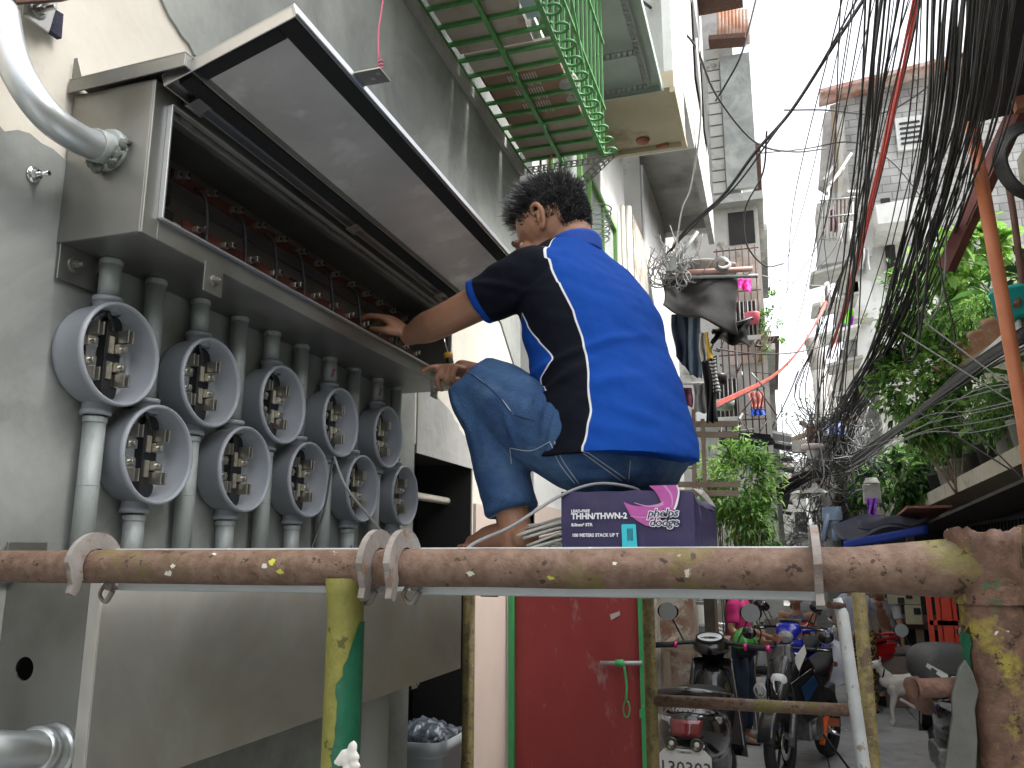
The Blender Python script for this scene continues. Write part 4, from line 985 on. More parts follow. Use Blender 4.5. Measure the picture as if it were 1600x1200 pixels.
# collar and hem band
m = MB(); CN = neck+Vector((.008, -.004, 0))
m.grid(lambda u, v: CN+(LD*math.cos(u*6.283)*(.072-.006*v)+FD*math.sin(u*6.283)*(.070-.004*v))+Vector((0, 0, -.03+.042*v+.006*math.cos(u*6.283)-.018*math.sin(u*6.283))), 32, 6)
m.build('collar', flat('collar_blue', (.007, .065, .37), .8), wk, solid=.004)
# jeans ---------------------------------------------------------------
jn = MB()
limb(jn, [lhp+Vector((0, 0, .01)), at(842, 664, Y=1.77), lkn, lkn.lerp(lan, .2)], [.112, .100, .082, .074], 20)
hem = lan+(lkn-lan)*.12
def pant(kn, he): jn.tube(crv([kn.lerp(he, .0), kn.lerp(he, .35), kn.lerp(he, .7), he], 3), [.074, .073, .071, .068, .066, .064, .062, .061, .060, .060], 22)
pant(lkn, hem)
limb(jn, [rhp+Vector((0, 0, .01)), (rhp+rkn)/2, rkn, rkn.lerp(ran, .2)], [.112, .098, .080, .072], 20); hem2 = ran+(rkn-ran)*.12; pant(rkn, hem2)
jn.ell(at(972, 706, Y=1.83), (.17, .14, .105), Matrix((LD, FD, (0, 0, 1))).transposed(), 24, 16)
jn.ell(at(930, 720, Y=1.78), (.10, .10, .085)); jn.ell(at(1010, 715, Y=1.86), (.085, .10, .10))
def jf(v):
    n = noise.noise(v*9)*.005+noise.noise(Vector((v.x*16, v.y*16, v.z*30)))*.003
    for c0, d0, w0, a0 in JF:
        t = v-c0; u = t.dot(d0); pr_ = (t-d0*u); n += a0*math.exp(-(pr_.length/w0)**2)*math.exp(-(u/.07)**2)
    return n
JF = []
for (x0_, y0_, x1_, y1_, w0, a0, Yv) in ((700, 610, 730, 660, .010, .008, 1.74), (715, 640, 745, 720, .011, .008, 1.72), (740, 640, 765, 740, .012, .007, 1.71), (860, 600, 850, 690, .011, .009, 1.66), (845, 600, 835, 660, .010, .010, 1.68), (870, 650, 855, 720, .011, .009, 1.65), (760, 770, 820, 790, .009, .007, 1.71), (790, 650, 810, 720, .010, .006, 1.68), (770, 600, 830, 640, .012, -.006, 1.70), (900, 730, 1000, 745, .01, -.005, 1.66)):
    a, b_ = at(x0_, y0_, Y=Yv), at(x1_, y1_, Y=Yv); JF.append(((a+b_)/2, (b_-a).normalized(), w0, a0))
jo, jres = sculpt(jn, 'jeans', M['denim'], .0045, 6, jf, wk)
jv = BVHTree.FromPolygons([v for v in jres.v], jres.f)
def stitch(pxs, name='seam_stitch', r_=.0011, mt=None, gap=None):
    pts = []
    for p in crv([Vector((x, y, 0)) for x, y in pxs], 8):
        d = (at(p.x, p.y, D=1)-Vector((0, 0, H))).normalized(); h = jv.ray_cast(Vector((0, 0, H)), d)
        if h[0] is not None: pts.append(h[0]+h[1]*.0006)
    if len(pts) > 3:
        m = MB(); m.tube(pts, r_, 6); m.build(name, mt or M['stitch'], jo)
stitch([(715, 572), (745, 590), (780, 620), (800, 645), (835, 657)], r_=.0016, mt=flat('denim_dark', (.02, .05, .12), .9)); stitch([(717, 573), (747, 591), (782, 622), (802, 648)])
stitch([(797, 700), (830, 704), (860, 690)]); stitch([(797, 701), (799, 725)])
stitch([(860, 692), (875, 725), (898, 755)]); stitch([(866, 690), (881, 722), (905, 756)])
stitch([(900, 700), (935, 725), (972, 752)]); stitch([(908, 700), (943, 724), (980, 750)])
stitch([(985, 720), (982, 752)]); stitch([(762, 810), (790, 798), (826, 790)], r_=.0013)
# screwdriver held in the right hand
sd_ = thing('screwdriver', 'screwdriver with a yellow tipped handle in the man\'s right hand', 'tool', at(705, 590, X=-.79))
a, b_ = at(709, 606, X=-.785), at(700, 552, X=-.805)
m = MB(); d_ = (b_-a).normalized(); L_ = (b_-a).length
m.lathe([(0, 0), (.010, .001), (.0125, .012), (.0115, .045), (.0125, .06), (.0095, L_-.006)], a, d_, 10); m.build('handle', M['black'], sd_)
m = MB(); m.lathe([(.0098, L_-.016), (.0122, L_-.012), (.0122, L_-.001), (.008, L_+.002), (0, L_+.002)], a, d_, 14); m.build('collar', flat('yellow_plastic', (.6, .33, .03), .4), sd_)
m = MB(); m.tube([b_, at(691, 520, X=-.82)], .0018, 8); m.build('shaft', M['chrome'], sd_)
# ================================================================ window cage overhead
def ypr(m, pxs, Y, th=.02, mi=0): m.prism([at(x, y, Y=Y) for x, y in pxs], (0, th, 0), mi); return m
CZ_ = H+1.93; CX = -.675
wc = thing('window_cage', 'green welded window cage with curled scroll edge hanging over the worker', 'window cage', (-.9, 2.9, CZ_))
g = M['green']
YS = [3.61-.110*i for i in range(16)]
for y in YS:
    m = MB(); m.bar((WX+.01, y, CZ_), (CX, y, CZ_), .014, .014); m.build('cross_bar', g, wc)
for x, nm in ((WX+.012, 'wall_rail'), (-.885, 'middle_rail'), (CX, 'edge_rail')):
    m = MB(); m.bar((x, 1.9, CZ_-.012), (x, 3.66, CZ_-.012), .018, .012); m.build(nm, g, wc)
for i in range(15):
    y = 3.60-.110*i; m = MB(); s_ = []
    for k in range(15):
        a = math.radians(-150+k*26); rr = .044-.0016*k; s_.append((CX+.038+rr*math.sin(a), y+.02+rr*math.cos(a), CZ_-.006))
    m.tube(s_, .0062, 7); m.build('scroll', g, wc)
for i in range(20):
    y = 1.95+.09*i; m = MB(); m.bar((CX, y, CZ_), (CX, y, CZ_+1.15), .009, .009); m.build('upright', g, wc)
for z in (.25, .62, 1.0):
    m = MB(); m.bar((CX+.006, 1.9, CZ_+z), (CX+.006, 3.68, CZ_+z), .012, .012); m.build('edge_rail', g, wc)
m = MB(); m.bar((CX+.014, 1.95, CZ_+1.1), (CX+.014, 3.3, CZ_+.05), .009, .009); m.build('diagonal_bar', g, wc)
for x in (-1.0, -.88, -.77):
    m = MB(); m.bar((x, 3.67, CZ_), (x, 3.67, CZ_+1.15), .009, .009); m.build('upright', g, wc)
def slotted(name, a, b_, w_, par, mt=None, up=(0, 1, 0), n=14, label=None, cat=None, group=None):
    """perforated steel angle: two flanges made of rungs so that the slots are real holes"""
    a, b_ = Vector(a), Vector(b_); x, y, d = frame(b_-a, up); L = (b_-a).length; m = MB()
    for ax1, o in ((x, Vector((0, 0, 0))), (y, Vector((0, 0, 0)))):
        m.bar(a+o, b_+o, .003 if ax1 is y else .006, .006 if ax1 is y else .003, up); m.bar(a+ax1*w_, b_+ax1*w_, .006 if ax1 is x else .003, .006 if ax1 is y else .003, up)
        st = L/n
        for i in range(n+1):
            c = a+d*(st*i); e = c+d*st*.38 if i < n else c-d*.004
            m.add([c, c+ax1*w_, e+ax1*w_, e], [(0, 1, 2, 3)])
    return m.build(name, mt or M['galvst'], par, label=label, cat=cat, group=group)
M['galvst'] = mat('slotted_angle_grey', (.28, .29, .28), (.36, .37, .36), 20, .5, metal=.6)
slotted('slotted_support', (WX+.02, 3.66, CZ_-.012), (CX, 3.66, CZ_-.012), .03, wc)
slotted('slotted_support', at(965, 235, Y=3.66), at(905, 292, Y=3.66), .03, wc, n=9); slotted('slotted_support', at(882, 242, Y=3.66), at(884, 292, Y=3.66), .03, wc, n=7)
# what lies in the cage
def lay(name, lab, cat, x0, x1, y0, y1, z, mt, th=.012, tilt=0):
    m = MB(); m.bb((x0, y0, z), (x1, y1, z+th)); return m.build(name, mt, label=lab, cat=cat, bevel=.001)
board = mat('stained_board', (.36, .31, .26), (.46, .41, .35), 5, .8, c3=(.3, .16, .1), s3=3.5, lo3=.56, hi3=.66, bump=.1)
lay('board', 'pale stained board lying in the green window cage near the wall', 'board', WX+.03, -.76, 1.9, 2.70, CZ_+.008, board)
lay('board', 'narrow pale board lying across the middle of the green window cage', 'board', WX+.04, -.69, 2.71, 2.86, CZ_+.009, mat('lighter_board', (.42, .38, .32), (.5, .46, .4), 6, .8))
ct_ = thing('flat_carton', 'flattened brown carton with white printed text in the green window cage', 'carton', (-.87, 3.05, CZ_+.01))
m = MB(); m.bb((-1.03, 2.88, CZ_+.009), (-.70, 3.28, CZ_+.03)); m.build('panel', mat('brown_carton', (.24, .16, .11), (.29, .2, .14), 8, .85), ct_)
for j in range(3):
    for i in range(11):
        m = MB(); m.bb((-.93+.0115*i, 2.90+j*.11, CZ_+.0075), (-.926+.0115*i, 2.985+j*.11+.01*math.sin(i*2.1), CZ_+.0083)); m.build('print_line', flat('carton_print', (.6, .58, .55)), ct_)
lay('dark_case', 'dark brown case at the wall side of the green window cage', 'case', WX+.05, -1.035, 2.88, 3.3, CZ_+.012, mat('brown_case', (.1, .05, .035), (.16, .09, .06), 6, .6), .05)
lay('board', 'dull brown board at the far end of the green window cage', 'board', WX+.03, -.69, 3.31, 3.62, CZ_+.009, mat('dull_board', (.28, .22, .18), (.36, .3, .25), 5, .8))
lay('plastic_sheet', 'pale blue sheet lying beside the boards in the green window cage', 'sheet', -.755, -.69, 1.95, 2.6, CZ_+.03, mat('blue_sheet', (.3, .38, .5), (.45, .5, .58), 4, .3), .006)
random.seed(2)
m = MB(); m.grid(lambda u, v: Vector((-.69+.03*math.sin(v*9+u*3)*u, 2.2+.5*u+.02*math.sin(v*12), CZ_+.9-.75*v+.03*math.sin(u*14))), 20, 16); m.build('hanging_cloth', mat('pale_blue_cloth', (.42, .5, .62), (.6, .66, .72), 5, .9), label='pale blue cloth bundled behind the bars of the green window cage', cat='cloth', solid=.004)
m = MB(); m.grid(lambda u, v: Vector((-.72+.04*math.sin(v*7+u*3), 2.75+.25*u, CZ_+1.0-.55*v+.03*math.sin(u*14))), 14, 12); m.build('hanging_cloth', mat('dark_teal_cloth', (.02, .06, .06), (.05, .1, .1), 5, .9), label='dark teal cloth hanging inside the green window cage', cat='cloth', solid=.004)
m = MB(); m.grid(lambda u, v: Vector((-.70+.03*math.sin(v*7+u*3), 2.5+.08*u, CZ_+1.0-.4*v)), 8, 8); m.build('hanging_cloth', mat('red_cloth', (.5, .02, .03), (.6, .04, .05), 5, .9), label='small red cloth strip hanging in the green window cage', cat='cloth', solid=.004)
m = MB(); m.ell((-.71, 3.05, CZ_+.03), (.05, .09, .03)); m.ell((-.72, 3.15, CZ_+.035), (.04, .07, .03)); m.build('rag_bundle', mat('grey_rag', (.3, .3, .28), (.45, .45, .42), 20, .95, bump=.6), label='grey rag bundle at the scroll edge of the green window cage', cat='rag', remesh=.008, smooth=1)
for k, (a, b_, lab) in enumerate((((812, 250), (842, 292), 'black cable slanting down below the far corner of the green cage'), ((803, 215), (808, 300), 'thick black cable running down the end of the cement wall'), ((845, 245), (838, 292), 'thin dark cable hanging below the green cage behind the man'))):
    m = MB(); m.tube(crv([at(*a, Y=3.62), at((a[0]+b_[0])/2+3, (a[1]+b_[1])/2, Y=3.63), at(*b_, Y=3.64), at(b_[0]+4, 420, Y=3.66)], 5), .008 if k == 1 else .005, 7); m.build('drop_cable', M['cable'], label=lab, cat='cable')
m = MB(); m.tube(crv([at(862, 240, Y=3.6), at(858, 262, Y=3.6), at(860, 300, Y=3.6)], 5), .006, 7); m.build('pink_cable', flat('pale_pink', (.6, .25, .26)), label='pink cord hanging below the green cage above the man\'s hair', cat='cord')
# ================================================================ white building past the cement one
b2 = thing('white_building', 'bright white building with thin green window frames beyond the cement wall', 'building', (-1.6, 5.3, 0))
m = MB(); m.bb((WX-.3, 3.83, 0), (WX, 6.85, 9)); m.build('wall', M['white'], b2)
m = MB(); m.bb((WX-.3, 3.83, 0), (WX+.004, 6.85, H+.25)); m.build('lower_wall', M['pinkwall'], b2)
for y0, y1, z0, z1 in ((4.15, 4.9, H+.9, H+3.0), (5.2, 6.2, H+1.0, H+2.6)):
    m = MB()
    for yy_ in (y0, y1): m.bar((WX+.02, yy_, z0), (WX+.02, yy_, z1), .035, .03)
    for zz in (z0, z1): m.bar((WX+.022, y0, zz), (WX+.022, y1, zz), .03, .035)
    m.bar((WX+.018, (y0+y1)/2, z0), (WX+.018, (y0+y1)/2, z1), .02, .02)
    w_ = m.build('window_frame', M['greenl'] if 'greenl' in M else M.setdefault('greenl', mat('light_green_paint', (.2, .42, .12), (.26, .48, .16), 10, .6)), b2)
    m = MB(); m.bb((WX+.004, y0+.02, z0+.02), (WX+.008, y1-.02, z1-.02)); m.build('pane', mat('pale_glass', (.5, .53, .54), rough=.15), w_)
m = MB(); m.cyl((WX+.05, 6.7, .0), (WX+.05, 6.7, H+3.0), .035); m.cyl((WX+.045, 6.45, .0), (WX+.045, 6.45, H+2.9), .02); m.build('drain_pipe', mat('cream_pipe', (.55, .52, .45), (.62, .6, .52), 5, .6), b2)
m = MB(); sl = [(WX, 4.95, H+3.02), (-.44, 4.95, H+3.02), (-.44, 5.75, H+3.02), (WX, 5.75, H+3.02)]
m.prism(sl, (0, 0, .12)); m.build('balcony_slab', M['beige'], b2)
m = MB(); m.bb((-.50, 4.96, H+3.14), (-.44, 5.72, H+6.5)); m.bb((WX, 5.66, H+3.14), (-.5, 5.72, H+6.5)); m.build('parapet', M['white'], b2)
m = MB(); m.bar((WX, 5.73, H+3.0), (-.43, 5.73, H+3.0), .04, .035); m.bar((-.45, 4.95, H+3.0), (-.45, 5.71, H+3.0), .035, .035); m.build('slab_trim', M['beige'], b2)
m = MB(); a = at(1004, 222, Z=H+3.0); m.lathe([(0, 0), (.045, 0), (.05, .008), (.05, .02)], (a.x, a.y, H+2.998), (0, 0, 1), 20); m.bar(at(1026, 230, Z=H+3.01), at(1044, 225, Z=H+3.01), .03, .02); m.build('junction_cover', flat('rust_red_cover', (.3, .09, .05)), b2)
# steel plate canopy with slotted angles in front of the slab
cn = thing('steel_canopy', 'pale green steel canopy with slotted angle ribs beside the window cage', 'canopy', (-.75, 4.2, H+2.9))
m = MB(); m.bb((WX+.01, 3.5, H+2.93), (-.5, 4.78, H+2.94)); m.build('sheet', M.setdefault('paleg', mat('pale_green_steel', (.3, .36, .32), (.38, .43, .38), 4, .5, metal=.3)), cn)
m = MB(); m.bar((WX+.01, 4.77, H+2.92), (-.49, 4.77, H+2.92), .012, .06); m.bar((-.5, 3.5, H+2.92), (-.5, 4.76, H+2.92), .012, .06); m.build('edge_strip', M['paleg'], cn)
for y in (3.75, 4.3, 4.68): slotted('rib', (-.98, y, H+2.90), (-.58, y, H+2.90), .035, cn, n=12)
for x in (-.60,): slotted('rib', (x, 3.55, H+2.895), (x, 4.68, H+2.895), .035, cn, n=26)
# ================================================================ rough column, corrugated facade, stacked volumes
b3 = thing('old_building', 'old building with peeling column and pale corrugated sheets over the alley', 'building', (-1.5, 8.3, 0))
peel = mat('peeling_plaster', (.5, .45, .38), (.3, .26, .21), 5, .9, bump=1, bscale=14, c3=(.62, .6, .56), s3=7, lo3=.5, hi3=.6)
m = MB(); m.bb((WX-.3, 6.87, 0), (-1.02, 7.7, H+3.0)); m.build('column', peel, b3)
m = MB(); m.bb((WX-.3, 7.72, 0), (-1.06, 14, H+.5)); m.bb((WX-.3, 7.72, H+.5), (-1.06, 10.9, 12)); m.build('wall', M['whiteold'], b3)
m = MB()
for i in range(26):
    y = 7.75+i*.07; m.cyl((-1.045, y, H+1.4), (-1.045, y, H+3.9), .022, 6)
m.build('corrugated_sheet', M['white'], b3)
m = MB(); m.bb((WX, 5.8, H+3.62), (-.46, 7.0, H+9)); m.build('upper_floor', M['white'], b3)
m = MB(); m.bb((WX, 7.05, H+4.0), (-.47, 9.6, H+7)); m.build('upper_floor', M['concrete'], b3)
m = MB(); m.bb((-.52, 7.02, H+3.7), (-.455, 9.65, H+4.3)); m.bar((WX, 9.5, H+3.95), (-.46, 9.5, H+3.95), .18, .25); m.build('beam', M['concrete'], b3)
m = MB(); m.bb((-.457, 7.6, H+4.7), (-.45, 8.4, H+5.7)); m.bb((-.457, 8.7, H+4.7), (-.45, 9.3, H+5.7)); m.build('window', M['darkroom'], b3)
gt = thing('concrete_tower', 'tall weathered grey concrete building with blockwork and a rusty sheet on top', 'building', (-.6, 14.5, 0))
TY = 14.0
def tw(px): return at(px, 300, Y=TY).x
m = MB(); m.bb((-2.5, TY, H+6.2), (-.16, 17, H+13)); m.build('upper_wall', M['concrete'], gt)
m = MB(); xa, xb = at(1120, 200, Y=TY).x, at(1180, 200, Y=TY).x
m = MB(); m.bb((xa+.12, TY-.12, H+6.3), (xb-.02, TY-.01, H+8.9)); m.build('panel', M['cement'], gt)
for z in range(14): m = MB(); m.bb((xa-.12, TY-.04, H+6.3+z*.22), (xa+.1, TY-.004, H+6.3+z*.22+.19)); m.build('block', M['whiteold'], gt)
m = MB(); m.bb((-2.5, TY-.15, H+6.05), (xb+.05, 17, H+6.2)); m.build('slab', M['concrete'], gt)
m = MB(); m.bb((-2.5, TY+.1, 0), (xb-.05, 17, H+6.05)); m.build('lower_wall', M['whiteold'], gt)
m = MB(); m.bb((xa+.1, TY+.08, H+5.35), (xb-.12, TY+.095, H+5.95)); m.build('window', M['darkroom'], gt)
m = MB()
for k in range(7): x = at(1120+k*10, 400, Y=TY-.2).x; m.cyl((x, TY-.2, H+1.5), (x, TY-.2, H+5.2), .012, 6)
for z in (2.2, 3.3, 4.4, 5.15): m.cyl((at(1115, 400, Y=TY-.2).x, TY-.2, H+z), (at(1186, 400, Y=TY-.2).x, TY-.2, H+z), .012, 6)
m.build('window_bars', M['rust'], gt)
m = MB(); m.bb((xa, TY+.085, H+3.2), (xb-.1, TY+.097, H+5.1)); m.build('curtain', mat('faded_pink_board', (.55, .42, .38), (.62, .52, .48), 2, .8, c3=(.35, .3, .26), s3=2, lo3=.5, hi3=.6), gt)
m = MB()
for i in range(9): y_ = TY-.25; m.cyl(at(1124+i*5.5, 15, Y=y_), at(1124+i*5.5, 68, Y=y_), .045, 6)
m.build('rusty_sheet', mat('rusted_zinc', (.35, .15, .08), (.5, .46, .42), 2, .7, bump=.3), gt)
m = MB(); m.bar(at(1108, 66, Y=TY-.3), at(1165, 62, Y=TY-.3), .3, .09); m.build('eave', M['rust'], gt)
m = MB(); m.bar(at(1078, 8, Y=9), at(1160, -8, Y=9), .4, .06); m.build('eave', M['rust'], b3)
# ---------------------------------------------------------------- long row of far left houses
random.seed(31)
row = [(17.1, 22, .06, 10.5, 'narrow white house beyond the grey tower', M['white']), (22.1, 29, .28, 7.5, 'weathered house further along the left side', M['whiteold']), (29.1, 40, .1, 8.5, 'distant pale house at the left of the alley end', M['white'])]
for y0, y1, x1_, z1_, lab, mt in row:
    t_ = thing('house', lab, 'house', (x1_-2, (y0+y1)/2, 0), 'row of houses down the left side')
    m = MB(); m.bb((x1_-4, y0, 0), (x1_, y1, z1_)); m.build('wall', mt, t_)
    z = 1.2
    while z < z1_-1.4:
        for yy_ in (y0+.8, (y0+y1)/2+.4, y1-1.6):
            m = MB(); m.bb((x1_+.002, yy_, z), (x1_+.03, yy_+.9, z+1.1)); m.build('window', M['darkroom'], t_)
        m = MB(); m.bb((x1_-.1, y0, z-.35), (x1_+.22, y1, z-.22)); m.build('ledge', M['concrete'], t_)
        z += 2.6
    m = MB(); m.bar((x1_-2, y0-.1, z1_+.06), (x1_-2, y1+.1, z1_+.06), 4.4, .08); m.build('roof', M['rust'], t_)
# houses closing the view
far = [(-9, 46, 8, 9.5, 'white'), (-.8, 52, 4.5, 7.5, 'whiteold'), (1.9, 44, 3.2, 5.2, 'white'), (4.8, 50, 9, 12, 'concrete')]
for i, (x, y, w_, h_, mt) in enumerate(far):
    t_ = thing('house', ['broad white house far behind the left row', 'pale house closing the end of the alley', 'small white house at the alley end right of centre', 'tall grey house far behind the utility pole'][i], 'house', (x+w_/2, y, 0), 'houses at the end of the alley')
    m = MB(); m.bb((x, y, 0), (x+w_, y+6, h_)); m.build('wall', M[mt], t_)
    for zz in range(int(h_/2.4)):
        for xx in range(max(1, int(w_/1.6))):
            m = MB(); m.bb((x+.5+xx*1.6, y-.03, 1+zz*2.4), (x+1.3+xx*1.6, y-.002, 2.1+zz*2.4)); m.build('window', M['darkroom'], t_)
            m = MB(); m.bb((x+.35+xx*1.6, y-.35, .78+zz*2.4), (x+1.45+xx*1.6, y-.01, .86+zz*2.4)); m.build('window_ledge', M['whiteold'], t_)
# ================================================================ RIGHT side
b4 = thing('shop_building', 'building with a dark barred shopfront under shelves of potted plants', 'building', (3, 10, 0))
RX = 2.35
moss = mat('mossy_concrete', (.2, .2, .15), (.3, .29, .23), 2.5, .9, bump=.4, c3=(.1, .1, .06), s3=1.6, lo3=.5, hi3=.65)
m = MB(); m.bb((RX+.35, -6, 0), (6, .8, 4.2)); m.bb((RX+.35, .8, 0), (6, 3.1, 9)); m.bb((RX+.35, 3.1, 0), (6, 9.2, H+4.1)); m.build('wall', moss, b4)  # unseen near sections added, heights shaped to keep the sun off the foreground
m = MB(); m.bb((RX+.35, 9.22, 0), (6, 19, H+1.9)); m.bb((RX+1.1, 9.22, H+1.9), (6, 15, H+3.2)); m.build('wall', moss, b4)
m = MB(); m.bb((RX+.3, 5, 0), (RX+.345, 18, H+.55)); m.build('shopfront', flat('dark_shopfront', (.02, .02, .022), .6), b4)
m = MB()
for i in range(80): y = 5+i*.15; m.cyl((RX+.18, y, .2), (RX+.18, y, H+.45), .011, 5)
m.build('grille', M['black'], b4)
for z in (.9, H+.42):
    m = MB(); m.bar((RX+.18, 5, z), (RX+.18, 17, z), .02, .04); m.build('grille_rail', M['black'], b4)
SZ1, SZ2 = H+.78, H+2.05
L0, L1 = at(1625, 678, X=RX-.12), at(1392, 800, X=RX-.12)
m = MB(); m.prism([(RX-.12, L0.y, L0.z-.17), (RX-.12, L0.y, L0.z), (RX-.12, L1.y, L1.z), (RX-.12, L1.y, L1.z-.2)], (.47, 0, 0)); m.build('plant_ledge', mat('cream_ledge', (.42, .38, .3), (.5, .46, .38), 3, .85, c3=(.25, .23, .18), s3=4, lo3=.55, hi3=.65), b4)
U0, U1 = at(1600, 505, X=RX-.05), at(1440, 606, X=RX-.05)
m = MB(); m.prism([(RX-.05, U0.y, U0.z-.05), (RX-.05, U0.y, U0.z), (RX-.05, U1.y, U1.z), (RX-.05, U1.y, U1.z-.05)], (.4, 0, 0)); m.build('plant_shelf', M['wood'], b4)
m = MB(); m.prism([at(x, y, X=RX-.09) for x, y in ((1590, 500), (1600, 545), (1506, 592), (1502, 580))], (.02, 0, 0)); m.build('white_board', M['white'], b4)
# black sheet awning over the shop
m = MB(); q0, q1 = at(1625, 742, X=1.92), at(1405, 838, X=1.92); P_ = [q0, q1, Vector((RX+.3, q1.y, q1.z+.03)), Vector((RX+.3, q0.y, q0.z+.03))]
m.prism(P_, (0, 0, .03)); m.build('shop_awning', mat('black_sheet', (.02, .02, .02), (.04, .035, .03), 4, .7), b4)
m = MB(); m.bar((RX-.5, 11.2, H+.6), (RX-.5, 13.6, H+.45), .5, .03); m.build('shop_awning', mat('red_brown_sheet', (.2, .07, .05), (.28, .12, .09), 3, .7), b4)
# big dark roof at the upper right
m = MB(); zz = H+4.0
ro = [at(x, y, Z=zz) for x, y in ((1508, 196), (1700, 150), (1760, -200), (1560, -260))]
m.prism(ro, (0, 0, .10)); m.build('upper_roof', mat('tar_black_sheet', (.012, .012, .02), (.025, .022, .032), 2, .7), b4)
m = MB(); a, b_ = at(1610, 150, Z=zz-.1), at(1470, 440, Y=8.6); m.bar(at(1600, 152, Y=7.9), at(1478, 420, Y=8.8), .10, .16); m.build('steel_beam', mat('oxide_red_beam', (.16, .05, .05), (.22, .08, .07), 4, .7), b4)
m = MB(); m.bar(at(1585, 165, Y=7.6), at(1660, 150, Y=7.6), .1, .12); m.build('steel_beam', mat('oxide_orange', (.3, .12, .07), (.36, .17, .1), 4, .7), b4)
m = MB(); a = at(1518, 192, Y=7.4); b_ = at(1600, 660, Y=7.4); m.tube([a, a.lerp(b_, .5), b_, Vector((b_.x+.03, b_.y, 0))], .055, 16)
m.build('orange_pipe', mat('orange_pvc', (.52, .16, .07), (.58, .2, .09), 4, .45), label='orange plastic pipe standing in front of the potted plants', cat='pipe')
m = MB(); m.tube(crv([at(1574, 280, Y=8.2), at(1583, 330, Y=8.2), at(1592, 400, Y=8.2), at(1597, 450, Y=8.2), at(1588, 478, Y=8.1)], 5), .03, 10); m.build('brown_pipe', mat('brown_pipe', (.14, .06, .05), (.2, .1, .08), 5, .6), label='dark brown drain pipe curving behind the orange pipe', cat='pipe')
r = thing('hose_coil', 'coil of thick black hose hung high at the right edge', 'hose', at(1590, 260, Y=7.2))
for k in range(5):
    m = MB(); c = at(1606, 250, Y=7.1+.05*k); m.tube([c+Vector((math.cos(a)*(.16+.02*k), .02*math.sin(a*3), math.sin(a)*(.25+.02*k))) for a in [i*math.pi/12 for i in range(24)]], .022, 8, closed=True); m.build('loop', M['cable'], r)
# block gable far right
gb = thing('block_building', 'tall hollow block gable wall with a louvred vent and rusty roof edge', 'building', (5, 20.5, 0))
def brickmat():
    m = bpy.data.materials.new('hollow_block'); m.use_nodes = True; nt = m.node_tree; b = nt.nodes['Principled BSDF']; lk = nt.links.new
    tc = nt.nodes.new('ShaderNodeTexCoord'); mp = nt.nodes.new('ShaderNodeMapping'); mp.inputs['Rotation'].default_value = (math.pi/2, 0, 0); lk(tc.outputs['Object'], mp.inputs[0])
    br = nt.nodes.new('ShaderNodeTexBrick'); br.inputs['Scale'].default_value = 1; br.inputs['Brick Width'].default_value = .4; br.inputs['Row Height'].default_value = .2; br.inputs['Mortar Size'].default_value = .014; br.inputs['Mortar Smooth'].default_value = .3
    br.inputs['Color1'].default_value = (.33, .33, .32, 1); br.inputs['Color2'].default_value = (.43, .43, .42, 1); br.inputs['Mortar'].default_value = (.22, .215, .21, 1)
    lk(mp.outputs[0], br.inputs[0]); nz = nt.nodes.new('ShaderNodeTexNoise'); nz.inputs['Scale'].default_value = .9; nz.inputs['Detail'].default_value = 8; lk(tc.outputs['Object'], nz.inputs['Vector'])
    r_ = nt.nodes.new('ShaderNodeMapRange'); r_.inputs[1].default_value = .35; r_.inputs[2].default_value = .7; r_.inputs[3].default_value = 1.15; r_.inputs[4].default_value = .55; lk(nz.outputs[0], r_.inputs[0])
    x = nt.nodes.new('ShaderNodeVectorMath'); x.operation = 'SCALE'; lk(br.outputs[0], x.inputs[0]); lk(r_.outputs[0], x.inputs['Scale']); lk(x.outputs[0], b.inputs['Base Color']); b.inputs['Roughness'].default_value = .9
    bp = nt.nodes.new('ShaderNodeBump'); bp.inputs['Strength'].default_value = .6; bp.inputs['Distance'].default_value = .02; lk(br.outputs['Fac'], bp.inputs['Height']); bp.invert = True; lk(bp.outputs[0], b.inputs['Normal']); return m
M['block'] = brickmat()
GY = 20.0
a, b_ = at(1287, 166, Y=GY), at(1520, 118, Y=GY)
m = MB(); m.add([(a.x+.15, GY, 0), (12, GY, 0), (12, GY, b_.z+1.6), (a.x+.15, GY, a.z+.0), (a.x+.15, GY+2, 0), (12, GY+2, 0), (12, GY+2, b_.z+1.6), (a.x+.15, GY+2, a.z+.0)], [(0, 1, 2, 3), (5, 4, 7, 6), (4, 0, 3, 7), (1, 5, 6, 2), (3, 2, 6, 7), (0, 4, 5, 1)]); m.build('wall', M['block'], gb)
lf_ = at(1335, 300, Y=GY).x
m = MB(); m.bar(a+Vector((-.1, -.2, .12)), b_+Vector((1.2, -.2, .45)), .7, .10); m.build('roof_edge', mat('red_zinc', (.4, .12, .08), (.55, .5, .46), 1.5, .7, c3=(.3, .14, .08), s3=3, lo3=.5, hi3=.6), gb)
v0, v1 = at(1404, 192, Y=GY-.05), at(1440, 226, Y=GY-.05)
m = MB(); m.bb((v0.x-.08, GY-.10, v1.z-.1), (v1.x+.08, GY-.02, v0.z+.1)); vf = m.build('vent', M['white'], gb)
for k in range(5): z = v1.z+(v0.z-v1.z)*(k+.3)/5; m = MB(); m.bb((v0.x, GY-.13, z), (v1.x, GY-.105, z+.05)); m.build('louvre', M['black'], vf)
